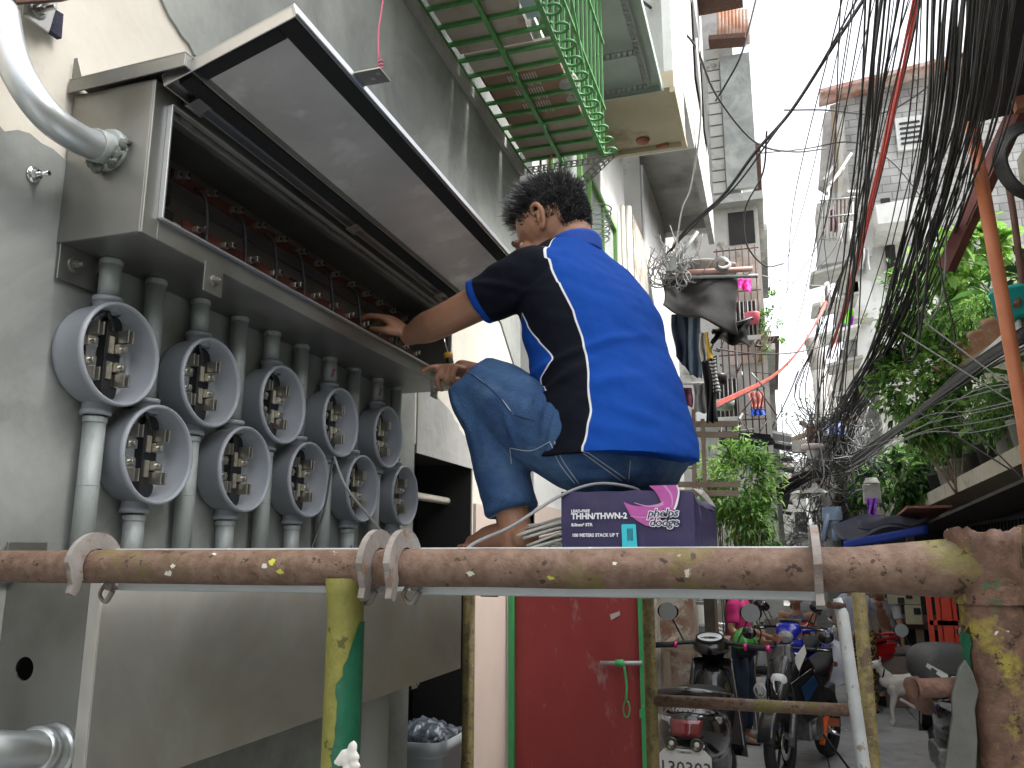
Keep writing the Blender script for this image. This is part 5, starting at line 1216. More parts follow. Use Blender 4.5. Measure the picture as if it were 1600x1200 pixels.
# projecting shutters at its alley side
m = MB(); a, b_, c, d = [at(x, y, Y=19.2) for x, y in ((1288, 176), (1300, 172), (1296, 290), (1280, 280))]; m.prism([a, b_, c, d], (0, .6, 0)); m.prism([at(x, y, Y=19.1) for x, y in ((1302, 180), (1318, 176), (1328, 300), (1310, 310))], (0, .2, 0)); m.build('shutter', mat('grey_boards', (.25, .24, .23), (.4, .39, .37), 3, .8), gb)
m = MB(); m.prism([at(x, y, Y=18.9) for x, y in ((1276, 318), (1334, 306), (1338, 330), (1330, 372), (1280, 382))], (0, .9, 0)); m.build('balcony', M['whiteold'], gb)
m = MB(); m.prism([at(x, y, Y=18.5) for x, y in ((1280, 378), (1366, 356), (1362, 400), (1282, 414))], (0, 1.4, 0)); m.build('eave', mat('grey_eave', (.3, .3, .3), (.38, .38, .37), 2, .8), gb)
m = MB(); m.prism([at(x, y, Y=18.2) for x, y in ((1368, 320), (1445, 306), (1450, 340), (1372, 350))], (0, 1.6, 0)); m.build('canopy', M['white'], gb)
m = MB(); m.prism([at(x, y, Y=19.7) for x, y in ((1362, 352), (1470, 335), (1470, 560), (1340, 600), (1340, 420))], (0, .25, 0)); m.build('painted_wall', M['white'], gb)
m = MB(); m.bb((at(1385, 400, Y=19.6).x, 19.62, H+6), (at(1400, 400, Y=19.6).x, 19.69, H+8.2)); m.build('window', M['darkroom'], gb)
hr_ = thing('house', 'dim house between the block gable and the utility pole', 'house', (3.5, 18, 0), 'houses at the end of the alley')
m = MB(); m.bb((2.4, 19.1, 0), (6, 19.95, H+4.3)); m.build('wall', M['whiteold'], hr_)
m = MB(); m.bb((1.95, 22, 0), (2.4, 44, H+5.2)); m.build('wall', M['whiteold'], hr_)
for y in range(23, 42, 3): m = MB(); m.bb((1.9, y, H+.6), (1.945, y+1.2, H+2)); m.build('window', M['darkroom'], hr_); m = MB(); m.bb((1.3, y-.3, H+2.6+.2*(y % 2)), (1.95, y+1.6, H+2.68+.2*(y % 2))); m.build('eave', M['rust'], hr_)
# ================================================================ red door, bin, pillar under the boxes
rd = thing('steel_gate', 'scuffed red steel door with green edges and a sliding bolt, standing open', 'door', (-.8, 3.38, 0))
RY = 3.38; xl, xr2 = at(803, 1000, Y=RY).x, at(1001, 1000, Y=RY).x
m = MB(); m.bb((xl, RY, .12), (xr2, RY+.03, H-.05)); m.build('panel', M['reddoor'], rd)
for x in (xl-.012, xr2+.0):
    m = MB(); m.bar((x+.006, RY-.004, .1), (x+.006, RY-.004, H-.04), .018, .045, up=(0, 1, 0)); m.build('edge_strip', M['greenb'], rd)
q0, q1 = at(938, 1036, Y=RY-.03), at(1003, 1036, Y=RY-.03)
m = MB(); m.cyl(q0, q1, .0085, 12); bt = m.build('bolt', M['galv'], rd)
m = MB(); m.cyl(at(962, 1036, Y=RY-.03), at(975, 1036, Y=RY-.03), .014, 12); m.tube(crv([at(975, 1040, Y=RY-.035), at(979, 1070, Y=RY-.04), at(978, 1095, Y=RY-.04)], 4), .005, 8)
m.tube([at(979+5*math.sin(t), 1108-13*math.cos(t), Y=RY-.04) for t in [i*math.pi/7 for i in range(14)]], .0032, 6, closed=True); m.build('bolt_handle', M['greenb'], rd)
m = MB(); m.box(at(1003, 1115, Y=RY-.02), (.014, .03, .03)); m.build('hasp', M['greenb'], rd)
m = MB(); m.prism([at(x, y, Y=RY-.002) for x, y in ((953, 960), (968, 955), (969, 961), (955, 969))], (0, -.002, 0)); m.build('tape_scrap', flat('tape_scrap', (.5, .45, .42)), rd)
m = MB(); m.bb((WX-.25, RY+.04, 0), (xl, RY+.2, H+.1)); m.build('door_post', M['pinkwall'], label='pinkish door post beside the hinge side of the red door', cat='post')
pl = MB(); x0_, x1_ = at(552, 1150, X=-1.03), at(612, 1150, X=-1.03); pl.cyl((-1.03, 2.02, 0), (-1.03, 2.02, LZ0-.0), .062, 24); pl.build('pale_column', mat('pale_concrete_pipe', (.5, .5, .47), (.6, .6, .57), 3, .7, stretch=(1, 1, .2)), label='pale round column below the closed enclosure beside the bin', cat='column')
bn = thing('plastic_bin', 'grey plastic tub full of dark plastic bags under the enclosures', 'bin', (-1.0, 2.75, 0))
bc = at(660, 1160, Y=2.75); w2 = .125
m = MB(); zt = at(660, 1160, Y=2.62).z
def rr(w_, d_, z, n=32):
    out = []
    for k in range(n): t_ = 2*math.pi*k/n; c_1, s_1 = math.cos(t_), math.sin(t_); f_ = (abs(c_1)**5+abs(s_1)**5)**(-.2); out.append(Vector((bc.x+w_*c_1*f_, 2.75+d_*s_1*f_, z)))
    return out
rings = [rr(.095, .11, .9), rr(.115, .135, zt-.04), rr(.125, .145, zt-.04), rr(.127, .147, zt), rr(.119, .139, zt), rr(.117, .137, zt-.05)]
m.add([p for R0 in rings for p in R0], [(i*32+k, i*32+(k+1) % 32, (i+1)*32+(k+1) % 32, (i+1)*32+k) for i in range(5) for k in range(32)]+[tuple(range(31, -1, -1))], 0, True); m.build('tub', mat('grey_blue_plastic', (.35, .4, .43), (.42, .46, .49), 4, .4), bn)
m = MB(); m.grid(lambda u, v: Vector((bc.x-.11+.22*u, 2.62+.26*v, zt-.005+.05*math.sin(u*3.1)*math.sin(v*3.1)+.012*noise.noise(Vector((u*9, v*9, 0)))+.01*abs(noise.noise(Vector((u*20, v*6, 4)))))), 40, 40); m.build('plastic_bag', mat('dark_translucent_bag', (.03, .04, .055), (.12, .14, .17), 9, .15, c3=(.3, .33, .36), s3=14, lo3=.62, hi3=.7, spec=.8, dist=2), bn)
m = MB(); m.bb((bc.x-.2, 2.5, 0), (bc.x+.12, 3.0, .9)); m.build('low_platform', M['concrete'], label='low concrete platform carrying the grey tub', cat='platform')
# ================================================================ foliage
def leafmat(name, c1, c2):
    m = mat(name, c1, c2, 1.3, .45, detail=2, lo=.3, hi=.7); b = m.node_tree.nodes['Principled BSDF']; nt = m.node_tree
    tr = nt.nodes.new('ShaderNodeBsdfTranslucent'); ms = nt.nodes.new('ShaderNodeMixShader'); ms.inputs[0].default_value = .42
    for l in list(nt.links):
        if l.to_socket == b.inputs['Base Color']: nt.links.new(l.from_socket, tr.inputs[0])
    out = nt.nodes['Material Output']; nt.links.new(b.outputs[0], ms.inputs[1]); nt.links.new(tr.outputs[0], ms.inputs[2]); nt.links.new(ms.outputs[0], out.inputs[0]); return m
LM = [leafmat('leaf_green', (.08, .2, .045), (.12, .27, .06)), leafmat('leaf_light', (.22, .42, .09), (.32, .5, .13)), leafmat('leaf_dark', (.03, .09, .03), (.06, .13, .04)), leafmat('leaf_yellow', (.4, .35, .05), (.3, .32, .06))]
def leaf(m, p, d, up, L, w_, mi, fold=.25):
    d = d.normalized(); x = d.cross(up)
    if x.length < .01: x = Vector((1, 0, 0))
    x.normalize(); n = x.cross(d)
    a = p; e = p+d*L-n*L*.18; c1 = p+d*L*.35+n*L*.04; c2 = p+d*L*.7-n*L*.03
    l1, r1 = c1+x*w_*.5-n*w_*fold*.0, c1-x*w_*.5; l2, r2 = c2+x*w_*.38, c2-x*w_*.38; h = n*w_*fold*.5
    m.add([a, c1-h, c2-h, e, l1+h, l2+h, r1+h, r2+h], [(0, 1, 4), (1, 2, 5, 4), (2, 3, 5), (0, 6, 1), (1, 6, 7, 2), (2, 7, 3)], mi, True)
def crown(m, c, r, n, L, wr=.45, mix=(.5, .3, .17, .03), droop=.3, clump=9):
    """leaves gathered in clumps through the volume, gaps between"""
    C_ = Vector(c); cl = []
    for _ in range(clump):
        d = Vector((random.gauss(0, 1), random.gauss(0, 1), random.gauss(0, 1))).normalized()*random.uniform(.35, 1)**.5
        cl.append((C_+Vector((d.x*r[0], d.y*r[1], d.z*r[2])), random.uniform(.22, .42)*min(r), random.random()))
    for _ in range(n):
        q, rad, tone = random.choice(cl); o = Vector((random.gauss(0, 1), random.gauss(0, 1), random.gauss(0, 1)))*rad*.6
        p = q+o; d = (p-C_).normalized()*.6+Vector((random.gauss(0, .5), random.gauss(0, .5), random.gauss(0, .4)-droop))
        t = random.random()*.7+tone*.3; mi = 0 if t < mix[0] else 1 if t < mix[0]+mix[1] else 2 if t < 1-mix[3] else 3
        l = L*random.uniform(.6, 1.25); leaf(m, p, d, Vector((random.uniform(-.4, .4), random.uniform(-.4, .4), 1)), l, l*wr, mi)
def big_leaves(m, c, n, L, h, wr=.42, mix=(0, 0, 1, 2)):
    for i in range(n):
        a = i*2.4+random.random()*.6; el = random.uniform(.1, 1.2); hh = h*random.uniform(.5, 1.1); d = Vector((math.cos(a)*math.cos(el), math.sin(a)*math.cos(el), math.sin(el)))
        b_ = Vector(c)+Vector((0, 0, hh*.3)); t = b_+d*hh*.8+Vector((0, 0, hh*.25)); m.tube([Vector(c), b_, t], .005, 5, 2)
        leaf(m, t, d*1+Vector((0, 0, -.5+.3*random.random())), Vector((0, 0, 1)), L*random.uniform(.7, 1.2), L*wr, random.choice(mix))
TERR = mat('terracotta', (.36, .2, .13), (.45, .28, .2), 5, .85, c3=(.55, .45, .38), s3=6, lo3=.58, hi3=.66)
POTG = mat('grey_cement_pot', (.3, .3, .28), (.4, .4, .37), 5, .85, c3=(.2, .22, .17), s3=5, lo3=.55, hi3=.65)
POTB = mat('black_nursery_bag', (.03, .03, .03), (.05, .05, .05), 8, .5)
def potplant(x, y, z, r, h, mt, kind, lab, group):
    t = thing('potted_plant', lab, 'potted plant', (x, y, z), group)
    m = MB(); m.lathe([(0, 0), (r*.68, 0), (r*.95, h*.82), (r*1.07, h*.82), (r*1.09, h), (r*.98, h), (r*.93, h*.86), (0, h*.86)], (x, y, z), (0, 0, 1), 20); m.build('pot', mt, t)
    m = MB(); top = Vector((x, y, z+h*.85))
    if kind == 'big': big_leaves(m, top, 16, .34, .38)
    elif kind == 'bush': crown(m, top+Vector((0, 0, .34)), (.32, .36, .38), 620, .085, .4, clump=14); [m.tube([top, top+Vector((random.uniform(-.1, .1), random.uniform(-.1, .1), .3)), top+Vector((random.uniform(-.2, .2), random.uniform(-.2, .2), .5))], .006, 5, 2) for _ in range(6)]
    elif kind == 'fern':
        for i in range(26):
            a = random.random()*6.28; P_ = [top, top+Vector((math.cos(a)*.12, math.sin(a)*.12, .25)), top+Vector((math.cos(a)*.32, math.sin(a)*.32, .28+random.uniform(-.1, .12))), top+Vector((math.cos(a)*.46, math.sin(a)*.46, .1+random.uniform(-.1, .15)))]
            C2 = crv(P_, 5); m.tube(C2, .003, 4, 0)
            for k in range(4, len(C2)-1):
                for s_ in (-1, 1): leaf(m, C2[k], (C2[k+1]-C2[k]).normalized()+Vector((-math.sin(a), math.cos(a), 0))*s_*1.1, Vector((0, 0, 1)), .09, .022, (0, 1)[i % 2])
    m.build('foliage', LM, t); return t
random.seed(77)
gl = 'plants on the right hand ledge'; gu = 'plants on the upper right shelf'
kinds = ['big', 'fern', 'bush', 'big', 'bush', 'fern', 'bush', 'big', 'bush', 'fern', 'bush', 'bush']
for i in range(12):
    tt = (i+.6)/12.5; y = L0.y+(L1.y-L0.y)*tt**1.15; zz_ = L0.z+(L1.z-L0.z)*(y-L0.y)/(L1.y-L0.y)+.004; mt = [POTB, POTG, POTG, POTB][i % 4]
    potplant(RX-.0+random.uniform(-.02, .05), y, zz_, .12+.03*(i % 3 == 0), .27, mt, kinds[i], f"potted plant on the lower ledge, {['nearest', 'second', 'third', 'fourth', 'fifth', 'sixth', 'seventh', 'eighth', 'ninth', 'tenth', 'eleventh', 'farthest'][i]} from the orange pipe", gl)
ku = ['big', 'big', 'bush', 'fern', 'bush', 'bush', 'bush', 'bush']
for i in range(8):
    tt = (i+.35)/8.2; y = U0.y+(U1.y-U0.y)*tt; zz_ = U0.z+(U1.z-U0.z)*tt+.004
    potplant(RX+.12+random.uniform(-.03, .03), y, zz_, .17-.008*i, .33-.012*i, TERR, ku[i], f"terracotta potted plant on the upper shelf, {['nearest', 'second', 'third', 'fourth', 'fifth', 'sixth', 'seventh', 'farthest'][i]} along", gu)
def shrub(name, lab, c, r, n, L, base, cat='shrub', stems=10, **k):
    t = thing(name, lab, cat, base, 'loose greenery over the alley' if k.pop('g', 1) else None); m = MB(); b_ = Vector(base)
    for i in range(stems):
        e = Vector(c)+Vector((random.uniform(-1, 1)*r[0]*.7, random.uniform(-1, 1)*r[1]*.7, random.uniform(-.6, .7)*r[2])); m.tube(crv([b_+Vector((random.uniform(-.05, .05), random.uniform(-.05, .05), 0)), b_.lerp(e, .5)+Vector((random.uniform(-.08, .08), random.uniform(-.08, .08), .05)), e], 5), [.012-.0008*j for j in range(11)], 5)
    m.build('stem', M['wood'], t); m = MB(); crown(m, c, r, n, L, **k); m.build('foliage', LM, t)
shrub('shrub', 'leafy green shrub spilling out beside the wooden trellis on the left', at(1152, 760, Y=10), (.44, .5, .54), 2600, .11, (at(1130, 860, Y=10).x, 10, .05), wr=.32, clump=30, stems=22, mix=(.4, .42, .17, .01))
shrub('shrub', 'low trailing foliage at the bottom of the green shrub', at(1175, 820, Y=9.7), (.26, .3, .26), 800, .09, (at(1150, 860, Y=9.7).x, 9.7, .05), wr=.3, clump=12)
shrub('shrub', 'airy green bush between the upper and lower plant shelves', at(1440, 610, Y=11.5), (.5, .9, .65), 2600, .13, (RX-.1, 11.5, SZ1), clump=26, mix=(.45, .3, .23, .02))
shrub('shrub', 'light green bush above the terracotta pots near the cable bundle', at(1465, 470, Y=11.5), (.6, .9, .55), 2600, .12, (RX+.1, 11.5, SZ2), clump=26, mix=(.35, .5, .13, .02))
shrub('shrub', 'dark green bush at the far end of the lower plant ledge', at(1400, 740, Y=14.5), (.6, .9, .8), 2000, .14, (RX-.05, 14.5, SZ1), clump=20, mix=(.4, .1, .5, 0))
shrub('vine', 'thin vine with reddish leaves on the far left facade corner', at(1200, 510, Y=14), (.22, .25, .7), 350, .08, (at(1190, 600, Y=14).x, 14, H+3.2), clump=14, cat='vine')
shrub('vine', 'small vine growing on the utility pole beside the hanging jeans', at(1338, 790, Y=15), (.28, .3, .75), 500, .09, (at(1330, 860, Y=15).x, 15, .3), clump=14, cat='vine')
shrub('shrub', 'pale leafy twigs against the sky left of the leaning pole', at(1262, 640, Y=15.5), (.4, .3, .5), 160, .08, (at(1290, 700, Y=15.5).x, 15.5, H+2.0), clump=12, stems=7)
shrub('shrub', 'broad yellow green bush behind the oxide red beam', at(1515, 400, Y=10.5), (.35, .5, .35), 500, .2, (RX+.6, 10.5, H+3.2), clump=10, mix=(.2, .75, .05, 0), wr=.5)
m = MB(); m.lathe([(0, 0), (.16, 0), (.2, .24), (.21, .24), (.21, .27), (.19, .27)], at(1590, 498, Y=8.3), (0, 0, 1), 20); m.build('bucket', mat('turquoise_bucket', (.02, .42, .42), (.03, .5, .48), 5, .45), label='turquoise plastic bucket at the right edge behind the orange pipe', cat='bucket')
# ================================================================ utility pole, lamps
PYY = 15.0
up_ = thing('utility_pole', 'thin concrete utility pole wrapped in cables with jeans hung at its foot', 'utility pole', (at(1297, 860, Y=PYY).x, PYY, 0))
px_ = at(1297, 800, Y=PYY).x
m = MB(); m.tube([(px_, PYY, 0), (px_, PYY, H+3.2)], [.15, .11], 12); m.build('pole', M['concrete'], up_)
m = MB(); m.bar(at(1236, 688, Y=PYY-.2), at(1335, 650, Y=PYY-.1), .14, .08); m.bar(at(1250, 660, Y=PYY+.2), at(1330, 700, Y=PYY+.1), .12, .08); m.build('crossarm', M['wood'], up_)
m = MB(); m.box(at(1266, 640+50, Y=PYY-.25), (.1, .1, .5)); m.build('rusty_bracket', M['rust'], up_)
m = MB(); m.box(at(1248, 698, Y=PYY-.3), (.22, .2, .2)); m.build('junction_box', M['concrete'], up_)
m = MB(); m.tube([at(1268, 530, Y=PYY+.5), at(1290, 620, Y=PYY+.4), at(1318, 745, Y=PYY+.2), (at(1325, 860, Y=PYY).x, PYY+.2, 0)], [.13, .15, .17, .19], 10); m.build('leaning_pole', mat('grey_timber', (.16, .15, .14), (.24, .23, .21), 6, .85), label='grey leaning pole rising out of the cable tangle to the left', cat='pole')
r = thing('street_lamp', 'round street lamp with a flat pinkish shade and frosted bowl in the cable tangle', 'street lamp', at(1268, 712, Y=PYY-.6))
c = at(1269, 700, Y=PYY-.6); m = MB(); m.lathe([(0, .06), (.17, .06), (.185, .03), (.185, -.03), (.12, -.04)], c, (0, 0, 1), 28); m.build('shade', mat('faded_pink_shade', (.42, .36, .34), (.5, .45, .42), 4, .7), r)
m = MB(); m.lathe([(.10, -.04), (.10, -.10), (.07, -.17), (0, -.19)], c, (0, 0, 1), 20); m.build('bowl', flat('frosted_bowl', (.6, .6, .6), .3), r)
r = thing('street_lamp', 'grey cone shaped lamp shade below the round street lamp', 'street lamp', at(1274, 770, Y=PYY-.4))
c = at(1274, 771, Y=PYY-.4); m = MB(); m.lathe([(.21, 0), (.20, .015), (.06, .11), (.035, .17), (0, .175)], c, (0, 0, 1), 24); m.build('shade', mat('grey_shade', (.25, .26, .24), (.3, .31, .29), 4, .6), r)
m = MB(); m.ell(c+Vector((0, 0, .015)), (.045, .045, .055)); m.build('bulb', flat('frosted_bowl', (.6, .6, .6), .3), r)
m = MB(); m.bar(c+Vector((0, 0, .16)), (px_, PYY, c.z+.3), .05, .05); m.build('arm', M['rust'], r)
m = MB()
for a, b_ in (((1307, 778), (1330, 778)), ((1307, 798), (1330, 798)), ((1307, 778), (1307, 798)), ((1330, 778), (1330, 798))): m.bar(at(*a, Y=PYY-.1), at(*b_, Y=PYY-.1), .06, .06)
m.build('metal_bracket', M['rust'], label='dark square metal frame fixed to the utility pole above the jeans', cat='bracket')
# ================================================================ laundry and cloth
def cloth(name, lab, cat, pxs, Y, mt, amp=.04, fold=5, group=None, yf=None, n=18):
    """pxs: tl, tr, br, bl"""
    A_, B_, C_, D_ = [at(x, y, Y=(Y if yf is None else yf[i])) for i, (x, y) in enumerate(pxs)]; m = MB(); sd = random.random()*9
    def fn(u, v):
        p = A_.lerp(B_, u).lerp(D_.lerp(C_, u), v); p.y += amp*math.sin(u*fold*6.28+sd+v*1.5)*(.3+v)+amp*.6*noise.noise(Vector((u*4, v*4, sd))); p.x += amp*.25*math.sin(v*5+sd+u*3); return p
    m.grid(fn, n*2, n); return m.build(name, mt, label=lab, cat=cat, group=group, solid=.006)
lg = 'laundry hanging on the left'
dn1 = mat('dark_jeans', (.02, .03, .06), (.04, .06, .1), 5, .9, bump=.3); 
random.seed(9)
cloth('tarp', 'black tarpaulin awning hanging from the poles on the left', 'tarpaulin', ((1038, 430), (1148, 428), (1155, 520), (1036, 480)), 8, M['tarp'], .08, 1.5, yf=(8.1, 8.0, 7.5, 7.7))
m = MB(); m.grid(lambda u, v: at(1052+98*u, 412-8*math.sin(u*3)+14*v*(1-abs(u-.5)), Y=8.0)+Vector((0, .25*v, .0)), 16, 8); m.build('tarp', mat('pale_tarp_roll', (.4, .4, .38), (.55, .55, .52), 5, .8), label='pale tarpaulin edge folded over the top of the laundry poles', cat='tarpaulin', solid=.01)
m = MB(); m.tube([at(1128+12*math.cos(t)*(1-t*.03), 412+10*math.sin(t)*(1-t*.03), Y=7.95-.04*t) for t in [i*.5 for i in range(26)]], .02, 6); m.build('tarp_roll', flat('grey_roll', (.3, .3, .29)), label='rolled tarpaulin end on top of the poles', cat='tarpaulin')
for a, b_, mt, lab, r_ in (((1035, 434), (1184, 431), 'galv', 'grey metal pole across the top of the laundry', .02), ((1055, 427), (1176, 420), 'pinkpvc', 'pinkish plastic pipe lying above the grey laundry pole', .028), ((1064, 599), (1100, 599), 'white', 'white rail below the hanging jeans', .014), ((1112, 520), (1176, 497), 'black', 'dark rod carrying a bundled black cloth', .02)):
    mt_ = M.get(mt) or M.setdefault(mt, mat('pink_pvc', (.5, .28, .25), (.55, .34, .3), 5, .6)); m = MB(); m.cyl(at(*a, Y=7.95), at(*b_, Y=7.95), r_, 8); m.build('pole', mt_, label=lab, cat='pole')
cloth('hanging_jeans', 'dark navy jeans hanging beside the worker\'s back', 'jeans', ((1050, 492), (1078, 490), (1088, 590), (1056, 560)), 7.9, dn1, .05, 2, lg)
cloth('hanging_jeans', 'faded blue jeans leg hanging beside the navy jeans', 'jeans', ((1074, 490), (1096, 492), (1096, 592), (1078, 586)), 7.85, mat('faded_jeans', (.09, .14, .2), (.15, .2, .27), 5, .9, bump=.3), .04, 1.5, lg)
cloth('hanging_shirt', 'dark maroon garment hanging under the white rail', 'clothes', ((1060, 606), (1082, 606), (1082, 636), (1064, 634)), 7.9, flat('maroon_cloth', (.08, .01, .03), .9), .03, 2, lg)
cloth('hanging_trousers', 'grey trousers hanging under the white rail', 'clothes', ((1082, 600), (1104, 598), (1112, 646), (1086, 644)), 7.8, mat('grey_cloth', (.2, .2, .21), (.28, .28, .29), 6, .9), .04, 2, lg)
cloth('hanging_trousers', 'black long trousers hanging at the right end of the laundry', 'clothes', ((1098, 560), (1118, 556), (1122, 660), (1104, 660)), 7.75, flat('black_cloth', (.015, .015, .02), .9), .05, 2, lg)
cloth('hanging_shirt', 'light grey shirt beside the yellow cloth strip', 'clothes', ((1092, 520), (1106, 520), (1108, 565), (1096, 566)), 7.75, mat('pale_grey_cloth', (.42, .41, .4), (.5, .49, .47), 6, .9), .04, 2, lg)
cloth('hanging_cloth', 'narrow yellow cloth strip in the laundry', 'clothes', ((1100, 520), (1106, 519), (1114, 560), (1107, 562)), 7.7, flat('yellow_cloth', (.55, .36, .05), .9), .02, 1, lg)
sm_ = mat('striped_cloth', (.5, .5, .48)); nt = sm_.node_tree; wv = nt.nodes.new('ShaderNodeTexWave'); wv.inputs['Scale'].default_value = 9; wv.bands_direction = 'Z'; tc = nt.nodes.new('ShaderNodeTexCoord'); cr = nt.nodes.new('ShaderNodeMapRange'); cr.inputs[3].default_value = .03; cr.inputs[4].default_value = .55; cr.inputs[1].default_value = .45; cr.inputs[2].default_value = .55
nt.links.new(tc.outputs['Object'], wv.inputs[0]); nt.links.new(wv.outputs[1], cr.inputs[0]); nt.links.new(cr.outputs[0], nt.nodes['Principled BSDF'].inputs['Base Color'])
cloth('hanging_shirt', 'black and white striped garment hanging at the laundry end', 'clothes', ((1108, 562), (1116, 560), (1126, 612), (1115, 614)), 7.7, sm_, .03, 1, lg)
cloth('bundled_cloth', 'black cloth bundled over the dark rod right of the tarpaulin', 'cloth', ((1115, 516), (1172, 500), (1168, 540), (1112, 532)), 7.8, M['tarp'], .08, 2)
cloth('hanging_cloth', 'bright pink cloth hanging high on the far left facade', 'clothes', ((1150, 436), (1174, 436), (1172, 456), (1152, 450)), 13.5, flat('hot_pink_cloth', (.8, .06, .4), .9), .05, 2, lg)
cloth('hanging_towel', 'salmon towel with a blue border hanging on the far left facade', 'towel', ((1170, 612), (1192, 612), (1194, 638), (1174, 638)), 13.5, mat('salmon_cloth', (.6, .22, .2), (.65, .28, .24), 6, .9), .05, 3, lg)
cloth('towel_border', 'blue and white striped end of the salmon towel', 'towel', ((1172, 639), (1194, 639), (1195, 648), (1174, 650)), 13.5, flat('blue_cloth', (.05, .13, .6), .9), .04, 3, lg)
cloth('hanging_cloth', 'long hot pink cloth drooping near the alley end on the left', 'clothes', ((1192, 668), (1200, 668), (1208, 726), (1198, 722)), 16, flat('hot_pink_cloth', (.8, .06, .4), .9), .1, 2, lg)
cloth('hanging_jeans', 'pair of faded jeans hanging under the dark awning on the far left', 'jeans', ((1160, 695), (1186, 692), (1190, 738), (1170, 736)), 13, M['faded_j'] if 'faded_j' in M else mat('faded_jeans_far', (.1, .15, .22), (.16, .22, .3), 4, .9), .08, 2, lg)
cloth('small_awning', 'dark awning above the jeans on the far left', 'awning', ((1120, 672), (1206, 678), (1210, 694), (1130, 700)), 12.6, flat('black_cloth', (.015, .015, .02), .9), .08, 1)
# jeans on the pole
t = thing('hanging_jeans', 'light blue jeans hanging at the foot of the utility pole', 'jeans', at(1298, 850, Y=14.6), lg)
jm = mat('light_jeans', (.22, .3, .42), (.32, .4, .52), 5, .9, bump=.3)
m = MB(); m.lathe([(.15, 0), (.16, -.1), (.16, -.22)], at(1299, 792, Y=14.6), (0, 0, 1), 16, sy=.5)
for s_ in (-1, 1):
    a = at(1299+s_*5, 803, Y=14.6); b_ = at(1297+s_*10, 845, Y=14.6); m.tube([a, a.lerp(b_, .5), b_], [.085, .08, .075], 12, flat=.6)
m.build('legs', jm, t)
# coloured quilt and rags near the gable
qm = mat('patchwork', (.5, .1, .1)); nt = qm.node_tree; ck = nt.nodes.new('ShaderNodeTexVoronoi'); ck.inputs['Scale'].default_value = 4; ck.distance = 'CHEBYCHEV'; tc = nt.nodes.new('ShaderNodeTexCoord'); hs_ = nt.nodes.new('ShaderNodeHueSaturation'); hs_.inputs['Saturation'].default_value = 1.3; hs_.inputs['Value'].default_value = .6
nt.links.new(tc.outputs['Object'], ck.inputs[0]); nt.links.new(ck.outputs['Color'], hs_.inputs['Color']); nt.links.new(hs_.outputs[0], nt.nodes['Principled BSDF'].inputs['Base Color'])
cloth('patchwork_cloth', 'patchwork cloth of red, blue and green squares below the gable balcony', 'cloth', ((1313, 474), (1334, 472), (1332, 514), (1315, 512)), 18.4, qm, .04, 1)
cloth('hanging_cloth', 'white cloth knotted on the wires left of the gable', 'cloth', ((1286, 442), (1298, 440), (1302, 474), (1284, 478)), 16, flat('white_cloth', (.7, .7, .7), .9), .1, 2)
cloth('hanging_cloth', 'grey cloth hanging under the gable eave', 'clothes', ((1340, 388), (1356, 388), (1360, 424), (1338, 420)), 18.2, mat('grey_cloth_b', (.35, .35, .35), (.45, .45, .45), 5, .9), .06, 2)
cloth('hanging_cloth', 'blue and white cloth caught on the crossarm of the utility pole', 'cloth', ((1286, 664), (1318, 660), (1320, 680), (1288, 682)), 14.7, mat('blue_white_cloth', (.6, .6, .65), (.05, .15, .6), 6, .9), .08, 2)
cloth('hanging_cloth', 'purple patterned cloth below the white box near the shop', 'cloth', ((1354, 778), (1370, 778), (1370, 808), (1354, 806)), 13.5, mat('purple_cloth', (.2, .05, .4), (.3, .1, .5), 14, .9), .04, 2)
m = MB(); m.box(at(1362, 772, Y=13.6), (.24, .14, .3)); m.lathe([(.12, 0), (.08, .08)], at(1362, 755, Y=13.6), (0, 0, 1), 12); m.build('white_box', M['whiteold'], label='small white meter box hanging beside the pole near the blue awning', cat='box', bevel=.01)
# blue tarpaulin awning and dark stall
aw = thing('blue_awning', 'dark blue tarpaulin awning over the stall right of the alley', 'awning', at(1380, 840, Y=12))
bm = mat('dark_tarp', (.01, .012, .03), (.02, .022, .045), 4, .5, bump=.3)
m = MB(); m.grid(lambda u, v: at(1314+136*u, 842-26*u+5*math.sin(u*9), Y=11.6)+Vector((0, 1.9*v, .26*v+.05*math.sin(u*6)*v)), 18, 8); m.build('sheet', bm, aw, solid=.01)
m = MB(); m.grid(lambda u, v: at(1340+110*u, 812-6*u+14*v+4*math.sin(u*9), Y=11.9), 14, 5); m.build('upper_flap', mat('grey_tarp', (.05, .055, .08), (.1, .11, .14), 4, .5), aw, solid=.01)
m = MB(); m.grid(lambda u, v: at(1318+132*u, 845-25*u+(14)*v, Y=11.55), 14, 3); m.build('valance', flat('blue_tarp', (.015, .05, .35), .6), aw, solid=.01)
# wooden trellis on the left
tr = thing('wooden_trellis', 'weathered wooden frame of crossed battens in front of the green shrub', 'trellis', at(1105, 785, Y=8.4))
wd = mat('grey_batten', (.22, .17, .13), (.3, .25, .2), 8, .8, stretch=(.2, 1, 1))
for a, b_ in (((1058, 663), (1153, 662)), ((1058, 678), (1153, 680)), ((1036, 757), (1157, 757)), ((1030, 769), (1155, 771)), ((1098, 655), (1103, 792)), ((1084, 640), (1086, 850))):
    m = MB(); m.bar(at(*a, Y=8.4), at(*b_, Y=8.4+(.03 if a[0] == b_[0] else 0)), .04, .055); m.build('batten', wd, tr)
